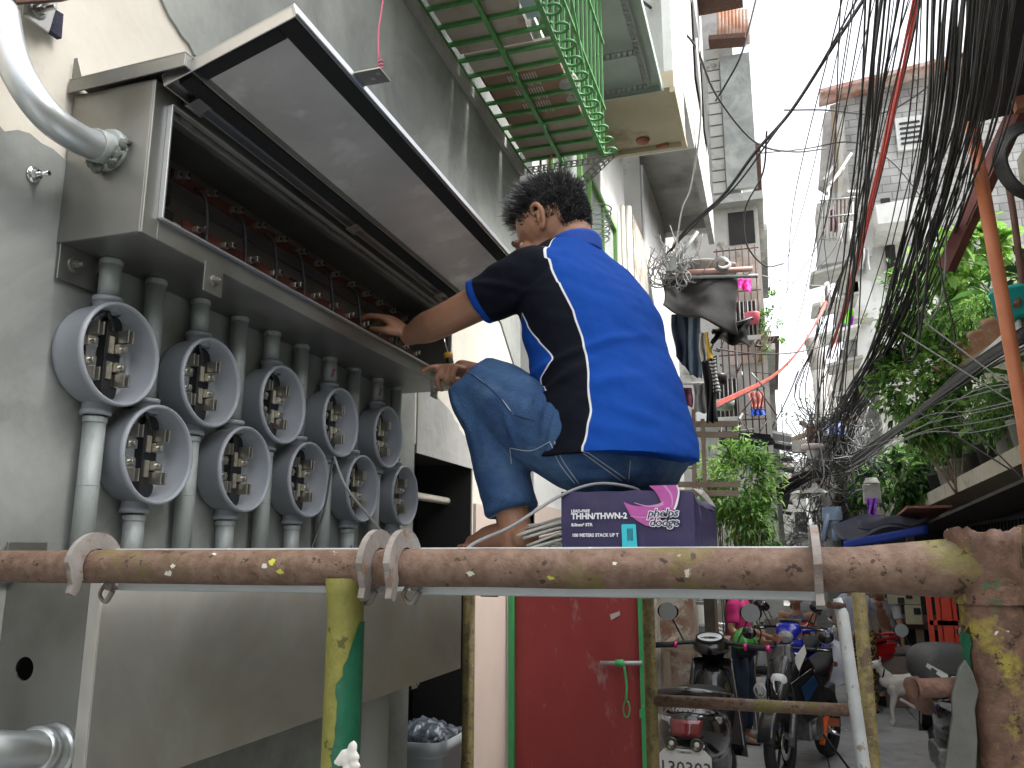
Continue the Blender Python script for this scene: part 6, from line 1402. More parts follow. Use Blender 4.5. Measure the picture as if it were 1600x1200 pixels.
# ================================================================ overhead cables
random.seed(19)
HUB = at(1290, 690, Y=PYY)
def J(s=.018): return Vector((random.gauss(0, s), random.gauss(0, s), random.gauss(0, s)))
def cable(lab, pts, r_=.012, mt='cable', n=7, group=None, cat='cable', s=6):
    m = MB(); m.tube(crv(pts, n) if n else pts, r_, s); return m.build('overhead_cable', M[mt], label=lab, cat=cat, group=group)
M['redcable'] = mat('red_cable', (.42, .04, .03), (.5, .07, .05), 6, .6)
M['orangecable'] = mat('salmon_cable', (.42, .06, .045), (.5, .1, .07), 6, .6)
def hub(jx=.35, jz=.5): return HUB+Vector((random.uniform(-jx, jx), random.uniform(-.4, .4), random.uniform(-jz, jz)))
for k in range(74):
    if k < 58: px = random.choice([random.gauss(1475, 14), random.gauss(1515, 18), random.gauss(1560, 22), random.uniform(1440, 1640)]); r_ = random.choice([.0045, .006, .0075, .010]); Y2 = random.uniform(3.2, 4.6)
    else: px = random.uniform(1335, 1460); r_ = .006; Y2 = random.uniform(3.2, 4.6)
    b_ = at(px, -70, Y=Y2); a = hub()
    if px > 1440:
        ox = (px-1545)*.95; w2 = random.gauss(0, 8); w3 = random.gauss(0, 6)
        P_ = crv([a, at(1326+ox*.2+w3*1.5, 640+w2, Y=13.6)+J(), at(1388+ox*.36+w3*1.6, 545+w2, Y=11.4)+J(), at(1452+ox*.62+w2, 390+w3, Y=9)+J(), at(1508+ox*.82+w3, 205, Y=6.6), b_, ], 5)
    else: P_ = sag(a, b_, random.uniform(.05, .3), 14, .012)
    cable('black cable in the thick bundle rising from the pole to the upper right' if px > 1440 else 'thin dark cable crossing the sky left of the thick bundle', P_, r_, n=3, group='cables rising to the upper right' if px > 1440 else 'thin cables crossing the sky')
for k in range(6):
    a = at(1296+random.uniform(-6, 6), 560, Y=14); b_ = at(1440+k*2.2, -60, Y=5+.1*k); cable('red cable in the red bundle crossing the sky', sag(a, b_, .12+.02*k, 12, .006), .010, 'redcable' if k < 4 else 'cable', n=3, group='red cable bundle')
for k in range(5):
    o_ = k*2.2; cable('salmon cable slanting up from the laundry to the pole wires', [at(1112, 632+o_, Y=9.0), at(1160, 610+o_*.8, Y=10), at(1205, 588+o_*.5, Y=11.2), at(1240, 556+o_*.3, Y=12.3), at(1268, 516+o_*.3, Y=13.3), at(1290+k, 470+k, Y=14.2)], .009, 'orangecable' if k < 4 else 'cable', n=3, group='salmon cables above the laundry')
for k in range(9):
    a = at(1284+random.uniform(-5, 5), 480+random.uniform(-6, 6), Y=14.2); cable('black cable bending down from the red bundle to the pole', crv([a, at(1272, 540, Y=14.5), at(1250+random.uniform(-10, 8), 620, Y=14.8), hub(.2, .3)] if k < 4 else [at(1330, 390, Y=12), at(1300+random.uniform(-6, 6), 470, Y=13.5), at(1285+random.uniform(-8, 8), 560, Y=14.2), hub(.2, .3)], 4), .010, n=0, group='cables at the leaning pole')
for k in range(26):
    o = random.uniform(-12, 12); o2 = random.gauss(0, 6.5)
    P_ = [at(1215+random.uniform(-12, 0), 775+o, Y=15.5), at(1262, 745+o*.7, Y=15), at(1330, 722+o2, Y=14), at(1400, 672+o2*.5, Y=11), at(1445, 635+o2*.4, Y=9.5), at(1500, 590+o2, Y=8.6), at(1560, 548+o2, Y=7.8), at(1640, 500+o2*1.6, Y=7)]
    cable('black cable of the sagging bundle crossing in front of the plants', P_, random.choice([.008, .011, .014]), n=5, group='sagging cable bundle')
for k in range(6):
    y0 = 600+k*12+random.uniform(-6, 6); w1 = random.uniform(-14, 14); cable('thin grey cable crossing in front of the lower pots', [at(1330, 715+k*2+w1, Y=14), at(1430, 655+k*7-w1, Y=10), at(1520, y0+10+w1*.6, Y=8.2), at(1640, y0-12, Y=7)], .005, 'cablegrey', n=6, group='thin cables before the plants')
for k in range(16):
    a = at(1208+random.uniform(-14, 0), random.uniform(690, 800), Y=random.uniform(18, 26)); cable('thin grey cable from the pole to the far left houses', sag(a, hub(.3, .35), random.uniform(.05, .4), 10, .01), .009, 'cablegrey', n=3, group='cables to the far left houses')
for k in range(12):
    a = at(1230+random.uniform(-18, 40), random.uniform(745, 830), Y=random.uniform(30, 42)); cable('distant thin cable over the end of the alley', sag(a, hub(.4, .5)-Vector((0, 0, .5)), random.uniform(.2, .8), 10, .02), .014, 'cablegrey', n=3, group='cables over the alley end')
cable('heavy black cable from the pole down to the far left', sag(at(1195, 785, Y=19), at(1285, 715, Y=15), .1, 10), .04, n=3)
for k in range(11):
    a = at(random.uniform(1190, 1290), random.uniform(420, 700), Y=15+random.random()*3); b_ = at(random.uniform(1300, 1470), -60, Y=random.uniform(4, 7)); cable('stray thin cable wandering across the white sky', [a, a.lerp(b_, .3)+J(.12)-Vector((0, 0, .25)), a.lerp(b_, .65)+J(.10)-Vector((0, 0, .2)), b_], .0045, n=6, group='stray cables on the sky')
# singles
cable('long black cable curving from the canopy across the sky', [at(960, -30, Y=5), at(1040, 30, Y=6), at(1085, 70, Y=7), at(1120, 150, Y=8), at(1180, 222, Y=9), at(1240, 237, Y=10), at(1290, 232, Y=11)], .012, n=7)
cable('doubled black service cable from the top centre down to the left wall bracket', [at(1362, -20, Y=6), at(1300, 75, Y=6.5), at(1235, 175, Y=7), at(1180, 238, Y=7.3), at(1130, 305, Y=7.6), at(1078, 352, Y=7.8), at(1048, 392, Y=7.9)], .016, n=7)
cable('thin cable twisted along the doubled service cable', [at(1350, -20, Y=6.1), at(1262, 135, Y=6.7), at(1205, 215, Y=7.1), at(1150, 290, Y=7.4), at(1092, 345, Y=7.7), at(1040, 398, Y=7.9)], .009, n=7)
cable('black cable looping down from the service cable beside the grey tower', [at(1198, 205, Y=8), at(1192, 270, Y=8.5), at(1165, 325, Y=9), at(1166, 380, Y=9.2), at(1195, 415, Y=9.5), at(1224, 412, Y=9.8)], .010, n=7)
cable('black cable dropping from the top beside the grey tower', [at(1186, -20, Y=9), at(1160, 80, Y=9), at(1135, 130, Y=9.2), at(1118, 158, Y=9.4)], .012, n=7)
cable('pale cable hanging in front of the white upper floor', [at(1088, 60, Y=6), at(1095, 180, Y=6), at(1080, 290, Y=6.5), at(1065, 330, Y=7), at(1055, 400, Y=7.5)], .007, 'wirewhite', n=6)
cable('thin level cable crossing the sky to the gable', sag(at(1190, 430, Y=12), at(1292, 446, Y=16), .05, 8), .007, 'cablegrey', n=3)
cable('thin black cable crossing the sky below the salmon cables', sag(at(1120, 545, Y=9), at(1300, 535, Y=14), .12, 8), .009, n=3)
cable('black cable arching over the gable wall', [at(1180, 240, Y=10), at(1260, 232, Y=11), at(1330, 222, Y=11), at(1390, 250, Y=10), at(1450, 320, Y=9)], .010, n=7)
cable('black cable sweeping across the gable under the roof edge', [at(1225, 172, Y=10), at(1290, 172, Y=10), at(1370, 178, Y=9), at(1430, 150, Y=8), at(1510, 80, Y=6)], .010, n=7)
cable('slack black cable on the sky from the far left to the pole top', sag(at(1200, 680, Y=16), at(1248, 580, Y=15), .05, 8), .012, n=3)
for k, (x0, dx, y1) in enumerate(((1432, 4, 560), (1455, -22, 565), (1480, -14, 500), (1462, 30, 545))):
    cable(['black cable loop dangling low before the light green bush', 'thick black cable loop hanging beside the dangling one', 'pale cable loop hanging from the thick bundle', 'black cable swinging right before the terracotta pots'][k], [at(x0, 330, Y=8.5), at(x0+dx*.3, 430, Y=8.5), at(x0+dx, y1-20, Y=8.6), at(x0+dx-16, y1, Y=8.6), at(x0+dx-24, y1-26, Y=8.6)], .009 if k != 1 else .013, 'cable' if k != 2 else 'cablegrey', n=6)
for k, (a, b_) in enumerate((((1410, 520), (1640, 665)), ((1440, 500), (1600, 620)), ((1430, 640), (1580, 735)), ((1490, 640), (1610, 760)))):
    cable(['straight pale cable slanting down to the right past the pots', 'second thin cable slanting across the upper pots', 'black cable slanting down to the lower pots', 'black cable slanting to the bottom of the orange pipe'][k], [at(*a, Y=8.6), at(*b_, Y=7.6)], .007, 'cablegrey' if k < 2 else 'cable', n=4)
def tangle(name, lab, c, r, n, rr, mt, seed=1, pull=None):
    random.seed(seed); m = MB(); C_ = Vector(c)
    for _ in range(n):
        def q(): return C_+Vector((random.gauss(0, .5)*r[0], random.gauss(0, .5)*r[1], random.gauss(0, .5)*r[2]))
        a, b_ = q(), q(); mid = (a+b_)/2+Vector((random.uniform(-.4, .4)*r[0], random.uniform(-.3, .3)*r[1], -random.random()*r[2]*.8)); e1_ = a.lerp(mid, .5)+Vector((random.uniform(-.25, .25)*r[0], 0, -random.random()*r[2]*.35)); e2_ = b_.lerp(mid, .5)+Vector((random.uniform(-.25, .25)*r[0], 0, -random.random()*r[2]*.35)); m.tube(crv([a, e1_, mid, e2_, b_], 4), random.uniform(.5, 1.1)*rr, 5, random.randrange(2))
    return m.build(name, [M[mt], M['cablegrey']], label=lab, cat='wires', kind='stuff')
tangle('wire_tangle', 'dense tangle of black and grey wires around the utility pole', HUB+Vector((.1, 0, .1)), (.7, .4, .75), 130, .010, 'cable', 3)
tangle('wire_tangle', 'loose wires drooping below the utility pole hub', HUB+Vector((.05, 0, -.7)), (.45, .4, .8), 55, .008, 'cable', 4)
tangle('wire_tangle', 'knot of thin wires on the bracket at the left wall', at(1048, 405, Y=7.9), (.28, .2, .28), 60, .006, 'cablegrey', 5)
tangle('wire_tangle', 'scribble of far wires over the end of the alley', at(1235, 830, Y=30), (1.6, 3, 1.2), 55, .012, 'wirewhite', 6)
tangle('wire_tangle', 'wires running among the plants right of the pole', at(1350, 700, Y=14), (.9, .5, .8), 36, .009, 'cable', 7)
m = MB(); m.cyl(at(1048, 420, Y=7.9), at(1090, 362, Y=7.9), .02, 8); m.build('bracket_pipe', M['galv'], label='slanted grey pipe bracket holding wires at the left wall', cat='bracket')
m = MB(); m.box(at(1049, 413, Y=7.85), (.09, .07, .16)); m.build('splice_box', M['galv'], label='small grey box among the wires on the left wall bracket', cat='box', bevel=.005)
m = MB(); m.lathe([(0, 0), (.10, .0), (.125, .15), (.13, .17), (.11, .17)], at(1176, 505, Y=13.6), (0, 0, 1), 18); m.build('bucket', flat('pink_red_bucket', (.6, .12, .16), .5), label='pinkish red bucket hanging on the far left facade', cat='bucket')
# ================================================================ street vehicles
def T(root):
    return Matrix.Translation(root.location) @ Euler(root.rotation_euler).to_matrix().to_4x4()
class VB:
    """vehicle helper: local frame x forward, y left, z up"""
    def __init__(s, name, lab, cat, x, y, hd, group='motorcycles parked in the alley', lean=0, z=.054, sc=1):
        s.r = thing(name, lab, cat, (x, y, z), group, rz=math.atan2(hd[1], hd[0])); s.M = T(s.r)
        if sc != 1: s.M = s.M @ Matrix.Scale(sc, 4)
        if lean: s.M = s.M @ Matrix.Rotation(lean, 4, 'X')
    def b(s, m, name, mt, parent=None, **k):
        m.xf(s.M)
        if parent is None: return m.build(name, mt, s.r, **k)
        me_par = parent; o = m.build(name, mt, s.r, **k); o.parent = me_par; return o
GB = mat('gloss_black_paint', (.012, .012, .014), rough=.18, coat=.8)
MBk = mat('matt_black_plastic', (.012, .012, .013), (.02, .02, .022), 20, .6, spec=.25)
ENG = mat('engine_alloy', (.3, .3, .3), (.15, .15, .15), 25, .45, metal=.8)
GLS = mat('lens_glass', (.75, .78, .8), rough=.08, spec=.8)
CLR = mat('clear_lens', (.22, .23, .24), (.5, .5, .5), 60, .08, coat=1)
REDL = mat('red_lens', (.17, .018, .025), rough=.12, coat=1)
def wheel(v, x, R=.29, w_=.09, rimc=None, disc=True):
    m = MB(); n = 28; prof = [(R-.10, -.3), (R-.05, -.5), (R-.012, -.36), (R, 0), (R-.012, .36), (R-.05, .5), (R-.10, .3)]
    m.lathe([(a, b_*w_) for a, b_ in prof], (x, 0, R), (0, 1, 0), n); ty = v.b(m, 'wheel', M['rubber'])
    m = MB(); m.lathe([(R-.10, -.03), (R-.112, -.025), (R-.118, 0), (R-.112, .025), (R-.10, .03)], (x, 0, R), (0, 1, 0), n); m.lathe([(0, -.04), (.035, -.04), (.035, .04), (0, .04)], (x, 0, R), (0, 1, 0), 14)
    for k in range(6):
        a = k*math.pi/3; m.bar((x+.03*math.cos(a), 0, R+.03*math.sin(a)), (x+(R-.11)*math.cos(a), 0, R+(R-.11)*math.sin(a)), .02, .018, up=(0, 1, 0))
    v.b(m, 'rim', rimc or MBk, ty)
    if disc: m = MB(); m.lathe([(.06, .045), (.11, .045), (.11, .049), (.06, .049)], (x, 0, R), (0, 1, 0), 20); v.b(m, 'brake_disc', M['chrome'], ty)
    return ty
def mirror(v, x, y, z, sgn, mt=None, s=1, back=1):
    m = MB(); e = (x-.02*back, y+sgn*.10, z+.20*s); m.tube(crv([(x, y, z), (x, y+sgn*.05, z+.1*s), e], 4), .006, 6); st = v.b(m, 'mirror', GB)
    m = MB(); m.lathe([(0, .03), (.04, .022), (.056, .0), (.052, -.004)], e, (back, 0, .05), 18, sx=1.25, up=(0, 0, 1)); v.b(m, 'mirror_shell', GB, st)
    m = MB(); m.disc(Vector(e)-Vector((back*.005, 0, 0)), (back, 0, .05), .058, 18); v.b(m, 'mirror_glass', mt or M.setdefault('mirror', mat('mirror_glass', (.3, .34, .34), rough=.35, metal=.6)), st)
def grips(v, x, z, w_=.34, col=None, drop=.0, back=.05):
    m = MB(); m.tube(crv([(x-back, -w_, z+drop), (x, -.12, z+.02), (x, .12, z+.02), (x-back, w_, z+drop)], 5), .013, 8); hb = v.b(m, 'handlebar', M['black'])
    for s_ in (-1, 1):
        d = Vector((-back*.2, s_*.02, -.001)).normalized(); a = Vector((x-back, s_*w_, z+drop)); b_ = a-Vector((-back*.45, s_*.11, -.004))
        m = MB(); m.cyl(a, b_, .018, 10); v.b(m, 'grip', M['rubber'], hb)
        if col:
            m = MB(); m.cyl(a+Vector((0, s_*.03, 0)), a, .021, 10); v.b(m, 'grip_collar', col, hb); m = MB(); m.cyl(b_, b_-Vector((-back*.1, s_*.022, 0)), .022, 10); v.b(m, 'grip_collar', col, hb)
        m = MB(); m.tube([b_+Vector((.03, 0, 0)), (a.x+.05, a.y, a.z)], .005, 6); v.b(m, 'brake_lever', M['chrome'], hb)
    return hb
def shell(m, secs, n=20, sq=2.6):
    """secs: (x, z, half width, half height) swept along x"""
    loft(m, [(Vector((x, 0, z)), Vector((0, hw, 0)), Vector((0, 0, hh))) for x, z, hw, hh in secs], n, True, sq); return m
PINKC = flat('anodised_pink', (.7, .06, .3), .25, .6)
def scooter(lab, x, y, hd, col, tail_text=None, plate=None, grip=None, accents=None, group='motorcycles parked in the alley', topcase=False, lean=0, fairc=None, detail=1, gloss=True, sc=1, big=1.0):
    v = VB('scooter', lab, 'scooter', x, y, hd, group, lean, sc=sc); c = col; f2 = fairc or col
    wheel(v, .62); wheel(v, -.55, disc=False)
    m = MB(); shell(m, [(-.83, .72, .06*big, .05*big), (-.76, .70, .135*big, .095*big), (-.6, .66, .17*big, .12*big), (-.35, .62, .175, .14), (-.15, .56, .15, .15), (-.05, .42, .14, .12), (.0, .36, .12, .06)]); v.b(m, 'tail_body', c)
    m = MB(); shell(m, [(-.62, .79, .07, .02), (-.5, .81, .125, .035), (-.25, .80, .135, .04), (-.02, .77, .12, .04), (.08, .74, .06, .02)]); v.b(m, 'seat', MBk)
    m = MB(); shell(m, [(-.02, .33, .13, .05), (.25, .32, .14, .05), (.42, .34, .12, .06)]); v.b(m, 'footboard', MBk)
    m = MB()   # leg shield
    m.grid(lambda u, w_: Vector((.40+.10*w_+.06*math.cos((u-.5)*3.1), (u-.5)*(.40-.14*w_), .34+.56*w_)), 12, 8); v.b(m, 'leg_shield', f2, solid=.02)
    m = MB(); shell(m, [(.44, .62, .12, .20), (.52, .66, .10, .22), (.60, .62, .06, .16), (.64, .58, .02, .08)]); v.b(m, 'nose_fairing', f2)
    m = MB(); m.ell((.66, 0, .55), (.11, .06, .07)); m.grid(lambda u, w_: Vector((.62+.33*math.cos(-.4+2.4*u), (w_-.5)*.12, .29+.33*math.sin(-.4+2.4*u))), 12, 4); v.b(m, 'mudguard', f2)
    for s_ in (-1, 1): m = MB(); m.cyl((.48, s_*.06, .62), (.62, s_*.06, .29), .018, 8); v.b(m, 'fork', MBk)
    m = MB(); shell(m, [(.36, .96, .05, .03), (.40, .985, .10, .055), (.47, .98, .12, .065), (.54, .95, .10, .06), (.60, .91, .05, .035)]); hc_ = v.b(m, 'handlebar_cover', c)
    m = MB(); m.lathe([(0, .004), (.055, .004), (.062, 0)], (.415, 0, 1.035), (-.45, 0, 1), 20, sx=1.35); dsh = v.b(m, 'dashboard', flat('dial_face', (.55, .6, .6), .2), hc_)
    m = MB(); m.lathe([(.058, .006), (.066, .006), (.066, -.01)], (.415, 0, 1.035), (-.45, 0, 1), 20, sx=1.35); v.b(m, 'dial_rim', MBk, dsh)
    m = MB(); m.lathe([(0, .015), (.045, .012), (.056, 0)], (.60, 0, .92), (1, 0, .1), 16, sx=1.3); v.b(m, 'headlight', CLR, hc_)
    grips(v, .44, .98, .34, grip)
    for s_ in (-1, 1): mirror(v, .44, s_*.16, .99, s_)
    m = MB(); m.tube(crv([(-.35, .17, .80), (-.55, .18*big, .83), (-.74, .15*big, .86), (-.80, 0, .885), (-.74, -.15*big, .86), (-.55, -.18*big, .83), (-.35, -.17, .80)], 5), .02, 10); v.b(m, 'grab_rail', c)
    m = MB(); m.grid(lambda u, w_: Vector((-.838+.02*abs(u-.5)*2+.02*w_, (u-.5)*(.11+.03*w_)*big, .675+.072*w_*big)), 8, 4); tl_ = v.b(m, 'tail_light', REDL, solid=.03)
    for s_ in (-1, 1): m = MB(); m.grid(lambda u, w_: Vector((-.80+.09*u, s_*(.068+.085*u)*big, .69+.07*w_*(1-.6*u)+.04*u)), 6, 4); v.b(m, 'indicator', CLR, tl_, solid=.02)
    m = MB(); m.grid(lambda u, w_: Vector((-.83-.14*math.sin((w_)*.9), (u-.5)*.19, .66-.28*w_)), 6, 6); v.b(m, 'plate_holder', GB, solid=.01)
    m = MB(); m.cyl((-.2, -.20, .26), (-.75, -.24, .36), .05, 12); v.b(m, 'exhaust', MBk)
    m = MB(); m.box((-.35, .14, .30), (.40, .10, .18)); m.cyl((-.2, .1, .3), (-.2, .2, .3), .09, 14); v.b(m, 'engine', ENG, bevel=.02)
    if plate:
        pl_ = MB(); z0, z1, w_ = .50, .64, .125; X_ = -.93
        P_ = [(-w_, z0), (w_, z0), (w_, z1-.03), (w_-.03, z1), (-w_+.03, z1), (-w_, z1-.03)]
        pl_.prism([(X_, a, b_) for a, b_ in P_], (-.004, 0, 0)); po = v.b(pl_, 'number_plate', flat('plate_white', (.62, .64, .62), .4))
        Rm = (v.M.to_3x3() @ Matrix(((0, 0, -1), (-1, 0, 0), (0, 1, 0))))
        def tx(body, yy, zz, size, mt, X2=X_-.0055, bold=.0008):
            t_ = text(body, v.M @ Vector((X2, yy, zz)), Rm, size, mt, 'lettering', v.r, bold=bold, align='CENTER'); return t_
        tx(plate, 0, z0+.028, .083, flat('plate_ink', (.05, .06, .08)))
        tx('YAMAHA', 0, z1-.018, .016, flat('plate_ink', (.05, .06, .08)), bold=.0003)
        m = MB(); m.prism([(X_-.0062, a, b_) for a, b_ in ((-.014, z0+.0), (.012, z0), (.016, z0+.035), (.0, z0+.048), (-.012, z0+.04))], (-.001, 0, 0)); v.b(m, 'plate_smudge', flat('plate_white', (.62, .64, .62), .4))
        for s_ in (-1, 1):
            m = MB(); m.lathe([(.022, 0), (.03, .012), (.03, .02), (.024, .02), (.016, .008), (0, .008)], (X_+.0, s_*.06, .665), (-1, 0, 0), 18); lp_ = v.b(m, 'plate_lamp', flat('brass_black', (.08, .08, .05), .3, .6)); m = MB(); m.lathe([(0, .012), (.012, .010), (.014, .006)], (X_, s_*.06, .665), (-1, 0, 0), 12); v.b(m, 'lamp_glass', GLS, lp_)
    if tail_text:
        Rm = (v.M.to_3x3() @ Matrix(((0, 0, -1), (-1, 0, 0), (0, 1, 0)))); text(tail_text, v.M @ Vector((-.835, 0, .795)), Rm, .034, flat('badge_grey', (.45, .45, .45)), 'lettering', v.r, bold=.001, align='CENTER')
    if accents:
        for s_ in (-1, 1): m = MB(); m.grid(lambda u, w_: Vector((.50+.12*u, s_*(.115-.05*u), .50+.30*w_-.05*u)), 4, 4); v.b(m, 'fairing_stripe', accents, solid=.006)
    return v
def motorbike(lab, x, y, hd, tank, fair, trim=None, group='motorcycles parked in the alley', lean=0, accent=None, peg=None, head=None):
    v = VB('motorcycle', lab, 'motorcycle', x, y, hd, group, lean); 
    wheel(v, .66, .31, .10, accent and MBk); wheel(v, -.62, .31, .12)
    for s_ in (-1, 1): m = MB(); m.cyl((.40, s_*.09, .86), (.66, s_*.09, .31), .022, 10); m.cyl((.52, s_*.09, .60), (.66, s_*.09, .31), .03, 10); v.b(m, 'fork', ENG)
    m = MB(); m.grid(lambda u, w_: Vector((.66+.35*math.cos(.2+2.0*u), (w_-.5)*.13, .31+.35*math.sin(.2+2.0*u))), 12, 4); v.b(m, 'mudguard', fair, solid=.006)
    m = MB(); shell(m, [(-.12, .80, .08, .06), (.0, .84, .13, .10), (.2, .88, .16, .13), (.34, .86, .12, .10), (.42, .83, .05, .05)]); v.b(m, 'tank', tank)
    m = MB(); shell(m, [(-.78, .93, .06, .02), (-.6, .87, .11, .05), (-.4, .82, .13, .05), (-.12, .80, .11, .05), (-.02, .80, .07, .03)]); v.b(m, 'seat', MBk)
    m = MB(); shell(m, [(-.88, .94, .03, .02), (-.7, .84, .09, .06), (-.45, .74, .12, .08), (-.2, .70, .11, .08)]); v.b(m, 'tail_body', fair)
    m = MB(); shell(m, [(.30, .86, .10, .09), (.40, .92, .13, .14), (.50, .86, .12, .15), (.60, .76, .08, .12), (.67, .68, .03, .05)], sq=2.0); hf_ = v.b(m, 'headlight_fairing', fair)
    m = MB(); m.add([(.60, -.055, .86), (.60, .055, .86), (.66, .03, .76), (.675, 0, .71), (.66, -.03, .76), (.585, 0, .90)], [(5, 0, 4, 3, 2, 1)]); m.lathe([(0, .03), (.05, .02), (.06, 0)], (.60, 0, .82), (1, 0, .2), 16, sx=1.2); v.b(m, 'headlight', head or GLS, hf_)
    m = MB(); m.grid(lambda u, w_: Vector((.50-.10*w_+.03*math.cos((u-.5)*3), (u-.5)*.22*(1-.4*w_), .96+.14*w_)), 8, 5); v.b(m, 'windscreen', mat('smoked_screen', (.05, .05, .055), rough=.1), hf_, solid=.004)
    for s_ in (-1, 1):
        m = MB(); m.prism([(.60, s_*.09, .80), (.30, s_*.18, .90), (.05, s_*.20, .72), (.12, s_*.19, .50), (.42, s_*.14, .46), (.54, s_*.10, .62)], (0, s_*.015, 0)); v.b(m, 'side_fairing', fair, bevel=.006)
        if accent: m = MB(); m.prism([(.50, s_*.155, .76), (.30, s_*.20, .84), (.22, s_*.205, .76), (.44, s_*.165, .62)], (0, s_*.006, 0)); v.b(m, 'fairing_graphic', accent)
    m = MB(); m.box((.05, 0, .42), (.36, .26, .28)); m.cyl((.12, -.17, .38), (.12, .17, .38), .10, 16); m.cyl((-.02, 0, .5), (.14, 0, .66), .09, 12); v.b(m, 'engine', ENG, bevel=.02)
    m = MB(); m.tube(crv([(.2, -.10, .45), (.30, -.12, .28), (.0, -.15, .20), (-.4, -.19, .30), (-.78, -.20, .42)], 5), [.022]*14+[.035, .045, .045, .045, .045, .045, .04], 10); v.b(m, 'exhaust', M['chrome'])
    m = MB(); m.bar((-.1, .10, .40), (-.62, .10, .31), .05, .07); m.bar((-.1, -.10, .40), (-.62, -.10, .31), .05, .07); v.b(m, 'swingarm', peg or MBk, bevel=.006)
    m = MB(); m.bar((-.02, .13, .22), (-.22, .13, .42), .04, .02); v.b(m, 'peg_bracket', peg or M['chrome'])
    for s_ in (-1, 1): m = MB(); m.cyl((-.15, s_*.12, .32), (-.15, s_*.26, .30), .018, 8); v.b(m, 'foot_peg', M['chrome'])
    m = MB(); m.cyl((-.05, .14, .30), (-.12, .34, .0), .010, 8); v.b(m, 'side_stand', M['black'])
    m = MB(); m.box((-.95, 0, .80), (.03, .10, .05)); v.b(m, 'tail_light', REDL, bevel=.01)
    grips(v, .36, 1.04, .37, None, .02, .08)
    for s_ in (-1, 1): mirror(v, .36, s_*.24, 1.05, s_, s=.6)
    return v
# 1 nearest scooter seen from behind
scooter('black scooter seen from behind with pink grip collars, parked by the wooden frame', at(1101, 1080, Y=6.2).x, 6.2, (.03, 1), GB, 'YAMAHA', '130303', PINKC, sc=1.2, big=1.06)
# 2 motorcycle facing the camera
blkwht = mat('black_fairing', (.02, .02, .022), (.03, .03, .032), 5, .2, coat=.6)
orange = flat('anodised_orange', (.75, .16, .03), .3, .4)
v = motorbike('black motorcycle with white emblem and orange pegs facing the camera', .17, 8.25, (-.33, -.94), GB, blkwht, accent=flat('navy_graphic', (.02, .06, .16), .25), peg=orange)
m = MB(); m.prism([(.42, .08, .98), (.40, .17, 1.10), (.46, .20, 1.04), (.52, .15, .90)], (.01, .004, 0)); v.b(m, 'white_cowl', flat('pearl_white', (.6, .6, .58), .3), solid=.006)
m = MB(); m.lathe([(.050, 0), (.062, 0), (.062, .004), (.050, .004)], (.60, -.17, .72), (1, -.2, 0), 24); m.bar((.604, -.20, .75), (.604, -.15, .69), .014, .004, up=(1, 0, 0)); m.bar((.604, -.185, .69), (.604, -.155, .76), .012, .004, up=(1, 0, 0)); v.b(m, 'round_emblem', flat('pearl_white', (.6, .6, .58), .3))
bluep = mat('gloss_blue_paint', (.02, .03, .45), rough=.2, coat=.8)
scooter('bright blue and white scooter facing the camera behind the black motorcycle', at(1252, 1010, Y=9.9).x, 10.0, (-.25, -1), bluep, sc=1.12, fairc=bluep, accents=flat('pearl_white', (.6, .6, .58), .3))
scooter('red scooter parked sideways behind the bright blue one', .72, 11.6, (-.9, -.5), mat('gloss_red_paint', (.4, .01, .015), rough=.2, coat=.8), accents=MBk)
scooter('white and green scooter at the far left of the parked row', -.28, 12.3, (.75, -.7), mat('gloss_white_paint', (.6, .6, .6), rough=.2, coat=.8), fairc=mat('gloss_green_paint', (.02, .2, .12), rough=.2, coat=.8))
scooter('dark scooter standing far down the alley behind the people', 1.15, 14.2, (.3, -1), GB)
TCX = at(1474, 1010, Y=7.38).x
v = scooter('black scooter with a big grey top case on the right side of the alley', TCX+.10, 8.05, (.02, 1), GB, grip=None)
# top case: a thing carried by the scooter
tcs = VB('top_case', 'dark grey motorcycle top case with a white chevron on the right hand scooter', 'top case', TCX, 7.38, (-.22, 1), None, z=.054)
gry = mat('grained_grey_plastic', (.05, .052, .055), (.065, .067, .07), 60, .5)
m = MB(); shell(m, [(-.22, 1.02, .18, .10), (-.20, 1.02, .24, .14), (-.05, 1.03, .265, .165), (.12, 1.03, .25, .155), (.2, 1.02, .17, .11)], 28, 2.9); tcs.b(m, 'shell', gry)
m = MB(); m.tube([(-.218+.20*abs(t)**2.2*1.0, t*.262, 1.005+.02*abs(t)) for t in [i/8-1 for i in range(17)]], .005, 6); tcs.b(m, 'lid_seam', M['black'])
m = MB()
for s_ in (-1, 1): m.prism([(-.228, s_*.0+s_*.03, .955), (-.215, s_*.215, 1.06), (-.205, s_*.225, 1.035), (-.226, s_*.08, .925)], (-.006, 0, 0))
tcs.b(m, 'white_chevron', flat('chevron_white', (.6, .62, .62), .4))
m = MB(); m.box((-.228, 0, .955), (.012, .16, .055)); tcs.b(m, 'badge', M['black'], bevel=.004)
Rm = (tcs.M.to_3x3() @ Matrix(((0, 0, -1), (-1, 0, 0), (0, 1, 0)))); text('SHAD', tcs.M @ Vector((-.2355, 0, .938)), Rm, .048, flat('chevron_white', (.6, .62, .62), .4), 'lettering', tcs.r, bold=.0016, align='CENTER')
m = MB(); m.box((-.22, 0, .88), (.05, .10, .05)); tcs.b(m, 'latch', M['black'], bevel=.006)
m = MB(); m.box((-.21, 0, .80), (.04, .16, .03)); tcs.b(m, 'red_reflector', REDL, bevel=.005)
